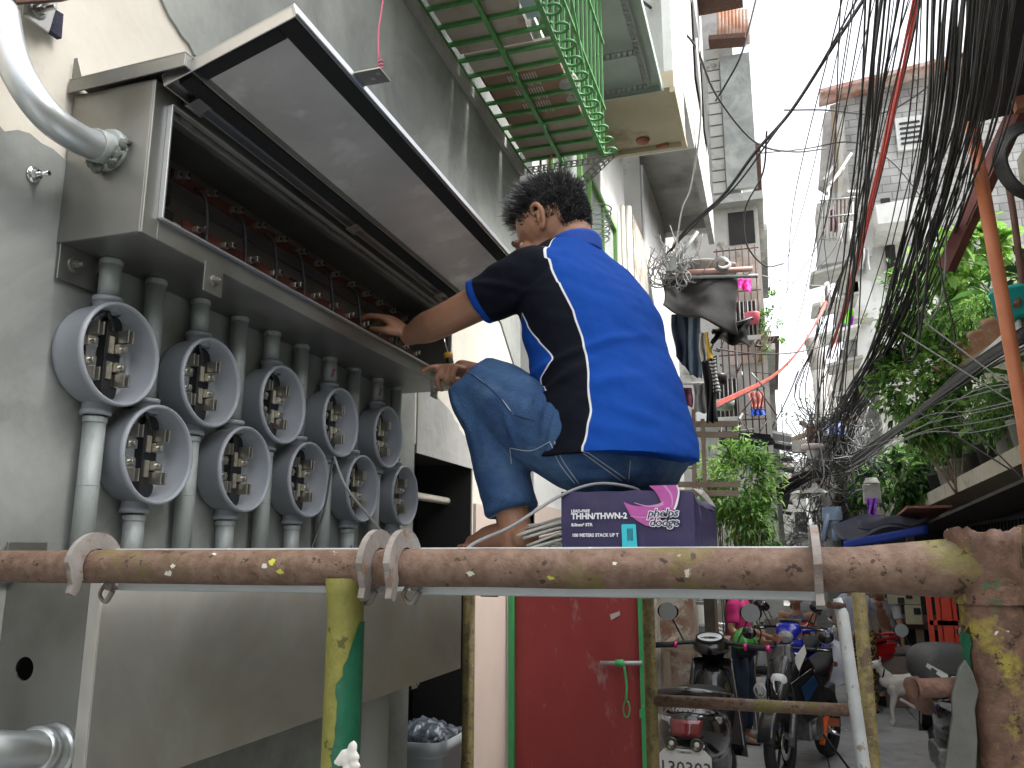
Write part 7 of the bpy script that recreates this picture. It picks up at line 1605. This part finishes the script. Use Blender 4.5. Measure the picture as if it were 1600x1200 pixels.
# ================================================================ people in the alley
def person(lab, base, hd, z0, pose, top_mat, leg_mat, hair_mat=None, s=1.0, legs='long', sleeve=.45, tank=False, shoes=None, female=False, name_top='shirt'):
    """pose: joint dict in local frame (x forward, y left, z up) metres"""
    t = thing('person', lab, 'person', (base[0], base[1], z0), 'people in the alley', rz=math.atan2(hd[1], hd[0])); MT = T(t)
    def W3(p): return MT @ (Vector(p)*s)
    J = dict(hip=(0, 0, .90), chest=(0, 0, 1.25), neck=(.0, 0, 1.42), head=(.03, 0, 1.56), lsh=(0, .18, 1.36), rsh=(0, -.18, 1.36), lel=(0, .24, 1.10), rel=(0, -.24, 1.10), lwr=(.06, .25, .86), rwr=(.06, -.25, .86),
             lhp=(0, .09, .88), rhp=(0, -.09, .88), lkn=(.02, .10, .48), rkn=(.02, -.10, .48), lan=(-.01, .10, .08), ran=(-.01, -.10, .08), look=(1, 0, -.15)); J.update(pose)
    J = {k: (W3(v) if k != 'look' else MT.to_3x3() @ Vector(v)) for k, v in J.items()}
    fwd = MT.to_3x3() @ Vector((1, 0, 0)); lft = MT.to_3x3() @ Vector((0, 1, 0)); up = Vector((0, 0, 1)); bd = MB()
    P_, _ = blob_head(bd, J['head'], J['look'], up, s*1.02)
    limb(bd, [J['neck']-up*.06, J['neck'], J['head']-J['look'].normalized()*.02-up*.06], [.06, .052, .055], 12)
    limb(bd, [J['hip'], J['chest'], J['neck']-up*.05], [.12, .11, .07], 14)
    for a in 'lr':
        limb(bd, [J['chest']+up*.08, J[a+'sh']], [.06, .05], 10); limb(bd, [J[a+'sh'], J[a+'sh'].lerp(J[a+'el'], .5), J[a+'el'], J[a+'wr']], [.048, .042, .036, .024], 10)
        d = (J[a+'wr']-J[a+'el']).normalized(); hand(bd, J[a+'wr'], d, fwd*.3+lft*(-1 if a == 'l' else 1), 1 if a == 'r' else -1, (.35, .4, .45, .5), .4, s*.95)
        limb(bd, [J[a+'hp'], J[a+'kn'], J[a+'kn'].lerp(J[a+'an'], .4), J[a+'an']], [.085, .058, .055, .036], 12)
        f = J[a+'an']; limb(bd, [f-fwd*.03-up*.03, f+fwd*.08-up*.045, f+fwd*.17-up*.06], [.036, .036, .022], 10)
    ob, _ = sculpt(bd, 'body', M['skin'], .008, 3, None, t); face_parts(P_, s, t)
    for q in (-1, 1): ear_mb(P_, q, s).build('ear', M['skin'], t)
    def hf2(d):
        if d.y > .55 and d.z < .3 or d.z < (-.6 if female else -.3): return None
        return (.035, (0, -.3, -.8)) if female else (.022, (random.uniform(-.3, .3), 0, -.2))
    hairs('hair', P_, t, hf2, 1400, s, hair_mat, seed=3)
    hm = MB(); hm.ell(P_(0, -.022, .035), (.082*s, .095*s, .096*s), _ if isinstance(_, Matrix) else None, 14, 10); hm.build('hair_base', flat('hair_base', (.012, .012, .013), .9), t)
    up_m = MB(); hw = .175 if not female else .155
    A_ = lft; secs2 = [(J['hip']-up*.02, .155, .12), (J['hip'].lerp(J['chest'], .5), .150, .115), (J['chest'], hw, .125), (J['chest'].lerp(J['neck'], .55), hw*.95, .10), (J['neck']-up*.035, .085, .07)]
    if tank: secs2 = secs2[:3]+[(J['chest'].lerp(J['neck'], .5), .115, .09), (J['neck']-up*.05, .085, .06)]
    loft(up_m, [(c, A_*a*s, fwd*b_*s) for c, a, b_ in secs2], 22)
    if not tank:
        for a in 'lr': e = J[a+'sh'].lerp(J[a+'el'], sleeve*1.6); limb(up_m, [J['chest']+up*.05, J[a+'sh'], J[a+'sh'].lerp(J[a+'el'], sleeve)], [.08, .066, .058], 12); up_m.tube([J[a+'sh'], e], [.062, .058], 14)
    sculpt(up_m, name_top, top_mat, .009, 4, lambda v_: noise.noise(v_*9)*.008, t)
    lg_ = MB(); lg_.ell(J['hip']-up*.03, (.17*s, .13*s, .13*s), Matrix((lft, fwd, up)).transposed())
    for a in 'lr':
        if legs == 'long': limb(lg_, [J[a+'hp'], J[a+'kn'], J[a+'kn'].lerp(J[a+'an'], .8)], [.105, .078, .062], 14)
        elif legs == 'capri': limb(lg_, [J[a+'hp'], J[a+'kn'], J[a+'kn'].lerp(J[a+'an'], .55)], [.11, .09, .085], 14)
        else: limb(lg_, [J[a+'hp'], J[a+'hp'].lerp(J[a+'kn'], .75)], [.11, .092], 14)
    sculpt(lg_, 'trousers', leg_mat, .010, 3, lambda v_: noise.noise(v_*8)*.012, t)
    for a in 'lr':
        f = J[a+'an']-up*(J[a+'an'].z-z0-.012 if J[a+'an'].z-z0 < .25 else .075); m = MB(); m.ell(f+fwd*.07, (.045, .135, .012), Matrix((lft, fwd, up)).transposed()); sl_ = m.build('slipper', M['black'], t)
        m = MB(); m.tube(crv([f+fwd*.09+lft*.045, f+fwd*.10+up*.06, f+fwd*.09-lft*.045], 5), .014, 8, flat=.4); m.build('slipper_strap', shoes or flat('teal_strap', (.03, .2, .25), .5), sl_)
    return t, J, P_
GZ = .054
pk = mat('magenta_tee', (.40, .012, .12), (.46, .02, .15), 6, .9, bump=.2); dk = mat('dark_blue_trousers', (.015, .025, .05), (.03, .045, .08), 5, .9, bump=.3)
person('person in a magenta tee and dark trousers standing by the black motorcycle', (-.40, 9.25), (.95, -.25), GZ,
       dict(lel=(.04, .25, 1.08), lwr=(.28, .18, 1.02), rel=(.02, -.27, 1.10), rwr=(.24, -.20, 1.02), look=(1, -.2, -.5)), pk, dk, female=True, legs='long')
h_ = thing('helmet', 'green half helmet with black lining hanging from the magenta clad person\'s arm', 'helmet', at(1164, 1010, Y=8.95))
c = at(1164, 1000, Y=8.95); Mh = Euler((0, .2, .3)).to_matrix()
m = MB(); m.lathe([(0, .125), (.06, .112), (.105, .07), (.125, .01), (.13, -.045), (.122, -.05)], c, (-.15, -.1, 1), 26, sx=1.0, sy=1.2); m.build('shell', mat('green_helmet_paint', (.06, .38, .05), rough=.2, coat=.8), h_)
m = MB(); m.lathe([(.121, -.05), (.118, -.10), (.09, -.15), (.0, -.16)], c, (-.15, -.1, 1), 22, sy=1.15); m.build('lining', M['black'], h_)
for k in range(3): m = MB(); m.ell(c+Vector((-.05+.05*k, -.10, .055)), (.018, .01, .007)); m.build('vent', M['black'], h_)
m = MB(); m.tube(crv([c+Vector((.12, 0, -.05)), c+Vector((.16, 0, .08)), c+Vector((.10, .03, .22))], 5), .008, 6); m.build('strap', M['black'], h_)
tk = mat('navy_dotted_tank', (.04, .05, .10), (.2, .22, .3), 90, .9, lo=.5, hi=.56)
person('person in a dotted navy tank top sitting behind the bright blue scooter', (.22, 11.5), (-.15, -1), GZ, dict(hip=(-.1, 0, .62), chest=(-.06, 0, .98), neck=(-.05, 0, 1.17), head=(-.02, 0, 1.32), lsh=(-.06, .18, 1.11), rsh=(-.06, -.18, 1.11), lel=(-.02, .25, .86), rel=(-.02, -.25, .86), lwr=(.2, .2, .78), rwr=(.2, -.2, .78), lhp=(-.1, .09, .6), rhp=(-.1, -.09, .6), lkn=(.3, .14, .58), rkn=(.3, -.14, .58), lan=(.28, .14, .12), ran=(.28, -.14, .12)), tk, flat('dark_shorts', (.03, .03, .04), .9), tank=True, female=True, legs='short', name_top='tank_top')
st = MB(); st.bb((.0, 11.4, GZ), (.45, 11.75, .5)); st.build('stool', M['wood'], label='low wooden seat under the person in the dotted tank top', cat='stool')
lv = mat('lavender_tee', (.35, .36, .45), (.42, .43, .52), 6, .9)
fl = mat('floral_leggings', (.02, .02, .02), (.5, .32, .08), 40, .9, lo=.52, hi=.56)
t_, J, _p = person('person in a lavender tee holding a white plastic bag, behind the rusty scaffold tube', (.98, 11.4), (-.8, -.6), GZ, dict(chest=(.06, 0, 1.24), neck=(.10, 0, 1.40), head=(.14, 0, 1.53), lsh=(.08, .18, 1.33), rsh=(.08, -.18, 1.33), rel=(.18, -.22, 1.08), rwr=(.16, -.2, .88), lel=(.16, .22, 1.08), lwr=(.30, .16, .90)), lv, fl, female=True)
bgp = J['lwr']+Vector((0, 0, -.12))
bg_ = at(1300, 1032, Y=10.9); t2 = thing('plastic_bag', 'white translucent plastic carrier bag hanging from a hand in the alley', 'bag', bg_-Vector((0, 0, .16)))
wb = mat('thin_white_plastic', (.72, .75, .8), (.6, .64, .7), 14, .3, bump=.5, bscale=20)
m = MB(); m.grid(lambda u, w_: bg_+Vector((math.cos(u*6.283)*(.04+.19*math.sin(min(1, w_*1.15)*2.6)**.7)*(1+.08*math.sin(u*40)), math.sin(u*6.283)*(.03+.12*math.sin(min(1, w_*1.15)*2.6)**.7),   .24-.50*w_+.008*math.sin(u*31))), 40, 16); m.build('bag', wb, t2)
m = MB()
for s_ in (-1, 1): m.tube(crv([bg_+Vector((s_*.04, 0, .23)), bg_+Vector((s_*.03, 0, .32)), bg_+Vector((0, 0, .37))], 5), .012, 6, flat=.4)
m.build('handle', wb, t2)
t_, J2, _p = person('person in a pale grey tee bending over beside the wooden stall with one arm down', (1.40, 12.6), (-.35, -.95), GZ, dict(hip=(-.1, 0, .88), chest=(.14, 0, 1.17), neck=(.26, 0, 1.30), head=(.36, 0, 1.40), lsh=(.22, .18, 1.22), rsh=(.22, -.18, 1.22), lel=(.28, .24, .96), lwr=(.30, .26, .72), rel=(.30, -.22, .98), rwr=(.42, -.16, .80), lhp=(-.1, .09, .86), rhp=(-.1, -.09, .86), look=(.8, 0, -.6)), mat('pale_grey_tee', (.40, .41, .44), (.47, .48, .5), 6, .9), dk)
# ================================================================ dog
dog = thing('dog', 'slim white dog standing in the alley looking back over its shoulder', 'dog', (1.37, 10.6, GZ), rz=math.pi)
MD = T(dog); DG = lambda x, y, z: MD @ Vector((x*1.12, y*1.1, z*1.12))
m = MB()
limb(m, [DG(-.24, 0, .44), DG(-.12, 0, .46), DG(.02, 0, .43), DG(.14, 0, .40), DG(.22, 0, .42)], [.075, .068, .075, .095, .075], 16)
limb(m, [DG(.10, 0, .36), DG(.16, 0, .33)], [.085, .07], 12)
limb(m, [DG(.20, 0, .45), DG(.26, 0, .52), DG(.29, .02, .575)], [.062, .045, .042], 12)
limb(m, [DG(.29, .02, .58), DG(.33, .03, .575), DG(.38, .05, .56), DG(.415, .06, .55)], [.048, .042, .026, .018], 12)
for s_ in (-1, 1):
    m.lathe([(.02, 0), (.016, .03), (.004, .06)], DG(.275, .02+s_*.03, .61), MD.to_3x3() @ Vector((-.4, s_*.3, 1)), 8, sy=.5)
    limb(m, [DG(.17, s_*.05, .36), DG(.165, s_*.05, .26), DG(.19, s_*.05, .15), DG(.185, s_*.05, .05), DG(.20, s_*.05, .018)], [.048, .028, .019, .016, .02], 10)
# far hind leg stands, near hind leg lifted to scratch
limb(m, [DG(-.24, -.05, .40), DG(-.17, -.06, .30), DG(-.29, -.06, .17), DG(-.27, -.06, .04), DG(-.245, -.06, .018)], [.068, .042, .02, .015, .02], 10)
limb(m, [DG(-.22, .06, .42), DG(-.08, .10, .33), DG(-.02, .10, .20), DG(.07, .11, .24), DG(.11, .11, .26)], [.068, .045, .022, .016, .018], 10)
limb(m, [DG(-.30, 0, .46), DG(-.36, 0, .38), DG(-.37, 0, .28)], [.022, .015, .009], 8)
sculpt(m, 'body', mat('white_fur', (.62, .58, .52), (.68, .65, .6), 12, .9, bump=.3, bscale=120), .005, 3, None, dog)
for s_ in (-1, 1): m = MB(); m.ell(DG(.345, .03+s_*.035, .59), (.008, .008, .008)); m.build('eye', M['black'], dog)
m = MB(); m.ell(DG(.432, .062, .553), (.012, .012, .01)); m.build('nose', M['black'], dog)
m = MB(); m.tube([DG(.245, 0, .49)+(MD.to_3x3() @ Vector((-.3*math.sin(a)*.05, math.cos(a)*.055, math.sin(a)*.05))) for a in [i*math.pi/8 for i in range(16)]], .009, 6, closed=True); m.build('collar', flat('black_cloth', (.015, .015, .02), .9), dog)
# ================================================================ street clutter
wt_ = thing('wooden_frame_bench', 'rough wooden bench frame behind the near scooter', 'bench', (-.6, 6.9, GZ))
fw_ = mat('pale_timber', (.3, .23, .16), (.38, .3, .22), 6, .8, stretch=(1, 1, .2), bump=.2)
BYa, BYb = 7.35, 8.2
tl, tr_ = at(1042, 1010, Y=BYa), at(1128, 1018, Y=BYa); zt_ = tl.z
for x in (tl.x, tr_.x):
    for y in (BYa, BYb): m = MB(); m.bar((x, y, GZ), (x, y, zt_-.03), .055, .055); m.build('leg', fw_, wt_)
for a, b_ in (((tl.x-.03, BYa), (tr_.x+.03, BYa)), ((tl.x-.03, BYb), (tr_.x+.03, BYb)), ((tl.x, BYa), (tl.x, BYb)), ((tr_.x, BYa), (tr_.x, BYb)), ((tl.x+.28, BYa), (tl.x+.28, BYb))): m = MB(); m.bar((*a, zt_), (*b_, zt_), .07, .05); m.build('top_batten', fw_, wt_)
for z in (.45,): m = MB(); m.bar((tl.x, BYa+.01, z), (tr_.x, BYa+.01, z), .03, .07); m.build('stretcher', fw_, wt_)
def simple(name, lab, cat, a, b_, mt, bevel=.006, group=None):
    m = MB(); m.bb(a, b_); return m.build(name, mt, label=lab, cat=cat, bevel=bevel, group=group)
# peeling column, planks and junk along the left wall
m = MB(); m.bb((WX+.02, 8.0, GZ), (WX+.34, 8.3, H-.1)); m.build('peeling_post', mat('peeling_pink_post', (.5, .42, .34), (.32, .16, .11), 4, .9, c3=(.62, .58, .5), s3=5, lo3=.48, hi3=.56, bump=.4), label='thick post with peeling pink and cream plaster behind the bench frame', cat='post')
simple('dark_plank', 'tall dark plank leaning beside the peeling post', 'plank', (-.68, 8.35, GZ), (-.58, 8.45, H+.2), mat('charred_plank', (.05, .04, .035), (.09, .075, .06), 5, .8))
for i in range(6):
    m = MB(); m.bar((-.50+.045*i, 9.9, GZ), (-.55+.045*i, 10.1, 1.35-.05*(i % 3)), .035, .02); m.build('wood_strip', mat('grey_strip', (.12, .11, .1), (.2, .18, .16), 6, .8) if i == 0 else bpy.data.materials['grey_strip'], label='grey wooden strip in the bunch leaning on the left wall', cat='wood strip', group='wood strips leaning on the left wall')
st_ = thing('shelf_rack', 'grey clutter rack against the left wall behind the bench frame', 'rack', (-.75, 9.6, GZ))
for z in (.5, .95, 1.4, 1.75): m = MB(); m.bb((-1.04, 9.2, z), (-.62, 9.75, z+.03)); m.build('shelf', M['concrete'], st_)
for x in (-1.03, -.64): m = MB(); m.bb((x, 9.2, GZ), (x+.03, 9.24, 1.8)); m.build('upright', M['wood'], st_)
for i, (x, z, w_, h_) in enumerate(((-.95, .98, .18, .26), (-.76, .98, .12, .2), (-.9, 1.43, .22, .2), (-.7, .53, .14, .3))): simple('crate', ['dark green box on the middle shelf of the grey rack', 'small grey tin on the middle shelf of the grey rack', 'grey carton on the top shelf of the grey rack', 'dark drum on the lowest shelf of the grey rack'][i], 'box', (x-w_/2, 9.3, z+.003), (x+w_/2, 9.55, z+h_), [flat('dark_green_box', (.04, .09, .07)), M['galv'], M['concrete'], M['black']][i], .012)
m = MB(); m.bb((-.15, 9.95, GZ), (.24, 10.0, 1.22)); m.build('plywood_sheet', mat('grey_plywood', (.2, .18, .15), (.27, .24, .2), 3, .8), label='grey plywood sheet standing behind the magenta clad person', cat='board')
simple('dark_bag', 'dark red brown bag hanging behind the magenta clad person', 'bag', (-.55, 9.8, 1.25), (-.25, 10.0, 1.75), mat('maroon_bag', (.06, .02, .02), (.1, .04, .035), 6, .7), .06)
# right hand stall
sl = thing('wooden_stall', 'dark wooden market stall with pale timber posts at the right of the alley', 'stall', (2.0, 13.5, GZ))
for px in (1363, 1378, 1432): q = at(px, 940, Y=12.6); m = MB(); m.bar((q.x, 12.6, GZ), (q.x, 12.6, H+.3), .09, .09); m.build('post', fw_, sl)
m = MB(); m.bar(at(1380, 940, Y=12.62), at(1412, 972, Y=12.62), .07, .05); m.build('brace', fw_, sl)
m = MB(); m.bb((1.55, 12.5, .95), (2.45, 14.5, 1.02)); m.build('counter', mat('red_brown_board', (.12, .05, .04), (.18, .08, .06), 5, .7), sl)
m = MB(); m.bb((1.5, 14.6, GZ), (3, 14.65, H+.5)); m.build('back_panel', flat('dark_shopfront', (.02, .02, .022), .6), sl)
by = mat('beige_plastic', (.46, .43, .28), (.52, .49, .33), 5, .5)
t_ = thing('beige_panel', 'yellowish beige moulded plastic panel with square holes stacked at the stall', 'panel', (2.0, 12.3, 1.2))
m = MB(); X0_, X1_ = at(1388, 950, Y=12.2).x, at(1440, 950, Y=12.2).x; z0_, z1_ = at(1400, 975, Y=12.2).z, at(1400, 922, Y=12.2).z
m.bb((X0_, 12.2, z0_+.25), (X1_, 12.26, z1_)); m.bb((X0_+.2, 12.19, z0_), (X1_, 12.25, z0_+.245)); m.build('panel', by, t_, bevel=.01)
for u, w_ in ((.55, .75), (.75, .3), (.3, .6)): m = MB(); m.bb((X0_+(X1_-X0_)*u, 12.17, z0_+(z1_-z0_)*w_), (X0_+(X1_-X0_)*u+.08, 12.185, z0_+(z1_-z0_)*w_+.08)); m.build('hole', M['black'], t_)
q = at(1405, 1035, Y=11.8); simple('concrete_block', 'scuffed brown concrete block pedestal in front of the stall', 'pedestal', (q.x-.19, 11.8, GZ), (q.x+.22, 12.15, .78), mat('scuffed_brown', (.2, .15, .13), (.3, .25, .22), 4, .85, c3=(.35, .12, .1), s3=5, lo3=.58, hi3=.64), .02)
rg = thing('red_gate', 'orange red painted metal gate beside the right hand stall', 'gate', (2.2, 10.2, GZ))
rm = flat('signal_red_paint', (.6, .05, .02), .5); gx = lambda px: at(px, 950, Y=10.2).x
for px in (1452, 1466, 1478, 1490, 1502): m = MB(); m.bar((gx(px), 10.2, GZ), (gx(px), 10.2, H-.2), .05 if px != 1478 else .12, .03); m.build('bar', rm, rg)
for z in (.5, 1.2, 1.62): m = MB(); m.bar((gx(1450), 10.2, z), (gx(1504), 10.2, z), .03, .05); m.build('rail', rm, rg)
simple('yellow_panel', 'pale yellow panel at the right edge behind the scaffold post', 'panel', (2.28, 5.7, GZ), (2.31, 7.0, H-.05), mat('pale_yellow_paint', (.55, .5, .2), (.6, .55, .26), 4, .6, c3=(.1, .3, .45), s3=5, lo3=.62, hi3=.66))
random.seed(44)
m = MB()
for k in range(260):
    x, y = random.uniform(-.9, 2.1), random.uniform(5, 16); a = random.random()*6; r_ = random.uniform(.006, .03)
    m.add([(x+r_*math.cos(a+j*1.57)*(1 if j % 2 else .4), y+r_*math.sin(a+j*1.57)*(1 if j % 2 else .4), .058) for j in range(4)], [(0, 1, 2, 3)], random.choice([0, 0, 1, 2]))
m.build('litter', [flat('litter_pale', (.5, .48, .44)), flat('litter_brown', (.2, .14, .08)), flat('litter_dark', (.05, .05, .05))], label='scraps of litter and leaves scattered on the alley paving', cat='litter', kind='stuff')
m = MB()
for k in range(16):
    q = at(1298+k*2.6+random.uniform(-2, 2), 1140+random.uniform(-4, 5), Z=.0585); m.tube([Vector((q.x+random.uniform(-.03, .03), q.y+random.uniform(-.05, .05), .0585)) for _ in range(4)], .004, 4)
m.build('chalk_scribble', flat('chalk', (.7, .7, .68), .95), label='white chalk scribble on the paving in the middle of the alley', cat='chalk mark')
# potted flowers at the far left
m = MB(); crown(m, at(1205, 845, Y=12), (.25, .2, .16), 260, .06, .5, mix=(.4, .3, .1, .2), clump=10); m.lathe([(0, 0), (.2, 0), (.26, .16), (.22, .16)], at(1198, 868, Y=12), (0, 0, 1), 16); m.build('flower_box', LM, label='low box of pale flowers beyond the left shrub', cat='flowers')
# ================================================================ clutter stacked up the left facades
random.seed(101)
def fbox(par, name, px, py, X, w_, d_, h_, mt, bev=0):
    """box whose alley-side face centre sits at pixel (px,py) on the plane X"""
    q = at(px, py, X=X); m = MB(); m.bb((X-d_, q.y-w_/2, q.z-h_/2), (X, q.y+w_/2, q.z+h_/2)); return m.build(name, mt, par, bevel=bev)
lf = thing('stacked_balcony', 'cluttered grey balconies and ledges beyond the laundry on the left', 'balcony', (-.9, 11, H+1))
gy = [M['whiteold'], M['concrete'], M['white'], mat('zinc_grey', (.3, .31, .31), (.4, .4, .4), 5, .6, metal=.3)]
for px, py, X, w_, d_, h_ in ((1128, 560, -.72, 1.0, .34, .10), (1140, 540, -.70, 1.2, .35, .55), (1150, 600, -.62, .9, .4, .08), (1135, 395, -.80, .9, .25, .5), (1150, 330, -.62, 1.1, .4, .12), (1160, 700, -.45, 1.2, .5, .09), (1168, 560, -.42, 1.0, .5, .7), (1172, 650, -.38, .9, .5, .5), (1178, 600, -.34, 1.0, .55, .08), (1110, 640, -.85, .7, .2, .5)):
    fbox(lf, 'ledge' if h_ < .2 else 'parapet', px, py, X, w_, d_, h_, random.choice(gy))
for k in range(26):
    px = random.uniform(1110, 1182); py = random.uniform(520, 705); Y = random.uniform(9.5, 13.5); a = at(px, py, Y=Y); m = MB()
    m.cyl(a, a+Vector((random.uniform(-.05, .3), random.uniform(-.6, .6), random.uniform(-.5, .5))), random.uniform(.008, .016), 5); m.build('bent_rod', random.choice([M['rust'], M['galvst'], M['cable']]), lf)
ac = thing('air_conditioner', 'pale air conditioner box on a rack on the left facade', 'air conditioner', at(1140, 575, X=-.72))
fbox(ac, 'body', 1137, 572, -.66, .5, .28, .3, M['white'], .01)
q = at(1137, 572, X=-.655); m = MB()
for k in range(5): m.lathe([(.025+.022*k, 0), (.029+.022*k, .004)], (-.655, q.y, q.z), (1, 0, 0), 20)
m.build('fan_grille', M['black'], ac)
vt = MB()
for k in range(7): vt.lathe([(.10, 0), (.11, .004), (.10, .008)], at(928, 375, Y=5.2)+Vector((0, .02*k, .045*k)), (0, 0, 1), 14)
vt.build('spiral_duct', M['galvb'], label='ribbed flexible duct behind the man\'s collar on the white building', cat='duct')
for px, py, Y, lab in ((1122, 600, 10.5, 'round black pan hanging on the cluttered left balconies'), (1133, 640, 10.2, 'grey kettle like pot hanging below the left balconies')):
    m = MB(); m.lathe([(0, 0), (.10, .0), (.12, .10), (.11, .12)], at(px, py, Y=Y), (0, 0, 1), 14); m.build('hanging_pot', M['black'] if py == 600 else M['galv'], label=lab, cat='pot')
# window bars and plant cage on the lower tower
for k, (x0, y0, x1, y1, lab) in enumerate(((1120, 590, 1150, 655, 'grey framed window high beside the salmon towel'), (1152, 468, 1180, 530, 'barred opening below the pink bucket'))):
    t = thing('barred_window', lab, 'window', at(x0, y1, Y=13.8)); a, b_ = at(x0, y1, Y=13.8), at(x1, y0, Y=13.8)
    m = MB(); m.bb((a.x, 13.86, a.z), (b_.x, 13.9, b_.z)); m.build('opening', M['darkroom'], t)
    for i in range(6): x = a.x+(b_.x-a.x)*i/5; m = MB(); m.cyl((x, 13.8, a.z), (x, 13.8, b_.z), .012, 5); m.build('bar', M['galvst'], t)
    m = MB(); m.bb((a.x-.05, 13.6, a.z-.08), (b_.x+.05, 13.9, a.z)); m.build('sill', M['concrete'], t)
# laundry and awnings getting smaller down the alley
cols = [(.5, .5, .52), (.08, .1, .2), (.5, .12, .12), (.15, .3, .4), (.55, .5, .4), (.04, .04, .05), (.5, .2, .35)]
for k in range(14):
    px = random.uniform(1196, 1226); py = random.uniform(700, 835); Y = random.uniform(19, 34); c = random.choice(cols)
    cloth('hanging_clothes', 'tiny garment hanging from the distant left houses', 'clothes', ((px, py), (px+7, py), (px+7, py+13), (px+1, py+13)), Y, M.setdefault('lc%s' % (c,), mat('laundry_cloth', c, rough=.9)), .05, 1, 'distant laundry', n=4)
for k in range(10):
    px = random.uniform(1196, 1222); py = 680+k*17; Y = 19+k*1.8; m = MB(); a = at(px, py, Y=Y); m.box(a, (.8, 1.1, .06), (0, .25, 0)); m.build('small_awning', random.choice(gy+[M['rust']]), label='small sheet awning jutting from the distant left houses', cat='awning', group='distant awnings')
for k in range(9):
    px = random.uniform(1278, 1300); py = 700+k*16; Y = 24+k*1.5; m = MB(); a = at(px, py, Y=Y); m.box(a, (.9, 1.2, .06), (0, -.25, 0)); m.build('small_awning', random.choice(gy+[M['rust']]), label='small sheet awning jutting from the distant right houses', cat='awning', group='distant right awnings')
m = MB(); m.bb(at(1256, 770, Y=40), at(1273, 776, Y=40)+Vector((0, .1, 0))); m.build('blue_sign', flat('sign_blue', (.1, .2, .6), .5), label='tiny blue and white sign far down the alley', cat='sign')
# caged balcony and junk on the alley side of the block gable
cg = thing('caged_balcony', 'rickety caged balcony with rags at the alley side of the block gable', 'balcony', at(1300, 400, Y=18))
for k in range(9):
    x = 1284+k*6; m = MB(); m.cyl(at(x, 312, Y=18.1), at(x, 376, Y=18.1), .018, 5); m.build('bar', random.choice([M['rust'], M['galvst']]), cg)
for y in (314, 340, 374): m = MB(); m.cyl(at(1280, y, Y=18.08), at(1338, y-6, Y=18.08), .02, 5); m.build('rail', M['galvst'], cg)
for a, b_ in (((1286, 282), (1312, 248)), ((1296, 288), (1318, 262)), ((1290, 300), (1330, 240)), ((1302, 170), (1308, 300)), ((1316, 180), (1312, 310)), ((1322, 300), (1340, 300))): m = MB(); m.bar(at(*a, Y=18.6), at(*b_, Y=18.8), .1, .06); m.build('loose_board', random.choice(gy+[M['wood']]), cg)
cloth('hanging_cloth', 'dark red cloth inside the caged balcony of the gable', 'clothes', ((1296, 328), (1306, 327), (1306, 362), (1298, 362)), 18.3, flat('maroon_cloth', (.08, .01, .03), .9), .05, 1)
cloth('hanging_cloth', 'grey blanket over the caged balcony of the gable', 'cloth', ((1308, 350), (1334, 346), (1334, 378), (1310, 382)), 17.9, mat('grey_blanket', (.35, .35, .34), (.48, .47, .46), 5, .9), .08, 2)
for k, (x, y, w_, h_) in enumerate(((1318, 420, 20, 40), (1308, 470, 14, 44), (1334, 440, 26, 60), (1318, 560, 22, 60))):
    a, b_ = at(x, y+h_, Y=19.0), at(x+w_, y, Y=19.0); m = MB(); m.bb((a.x, 18.9, a.z), (b_.x, 19.6, b_.z)); m.build('wall_panel', [M['whiteold'], M['concrete'], M['white'], M['whiteold']][k], gb)
for k in range(5): m = MB(); a = at(1300+k*3, 430+k*48, Y=17.6); m.box(a, (.9, 1.0, .06), (0, -.2, 0)); m.build('small_awning', random.choice(gy), label='grey sheet awning below the gable, beside the cable bundle', cat='awning', group='awnings below the gable')
# every labelled object at top level is a thing unless it says otherwise
for o in SC.objects:
    if o.parent is None and 'category' in o and 'kind' not in o: o['kind'] = 'thing'
    if '_o' in o: del o['_o']
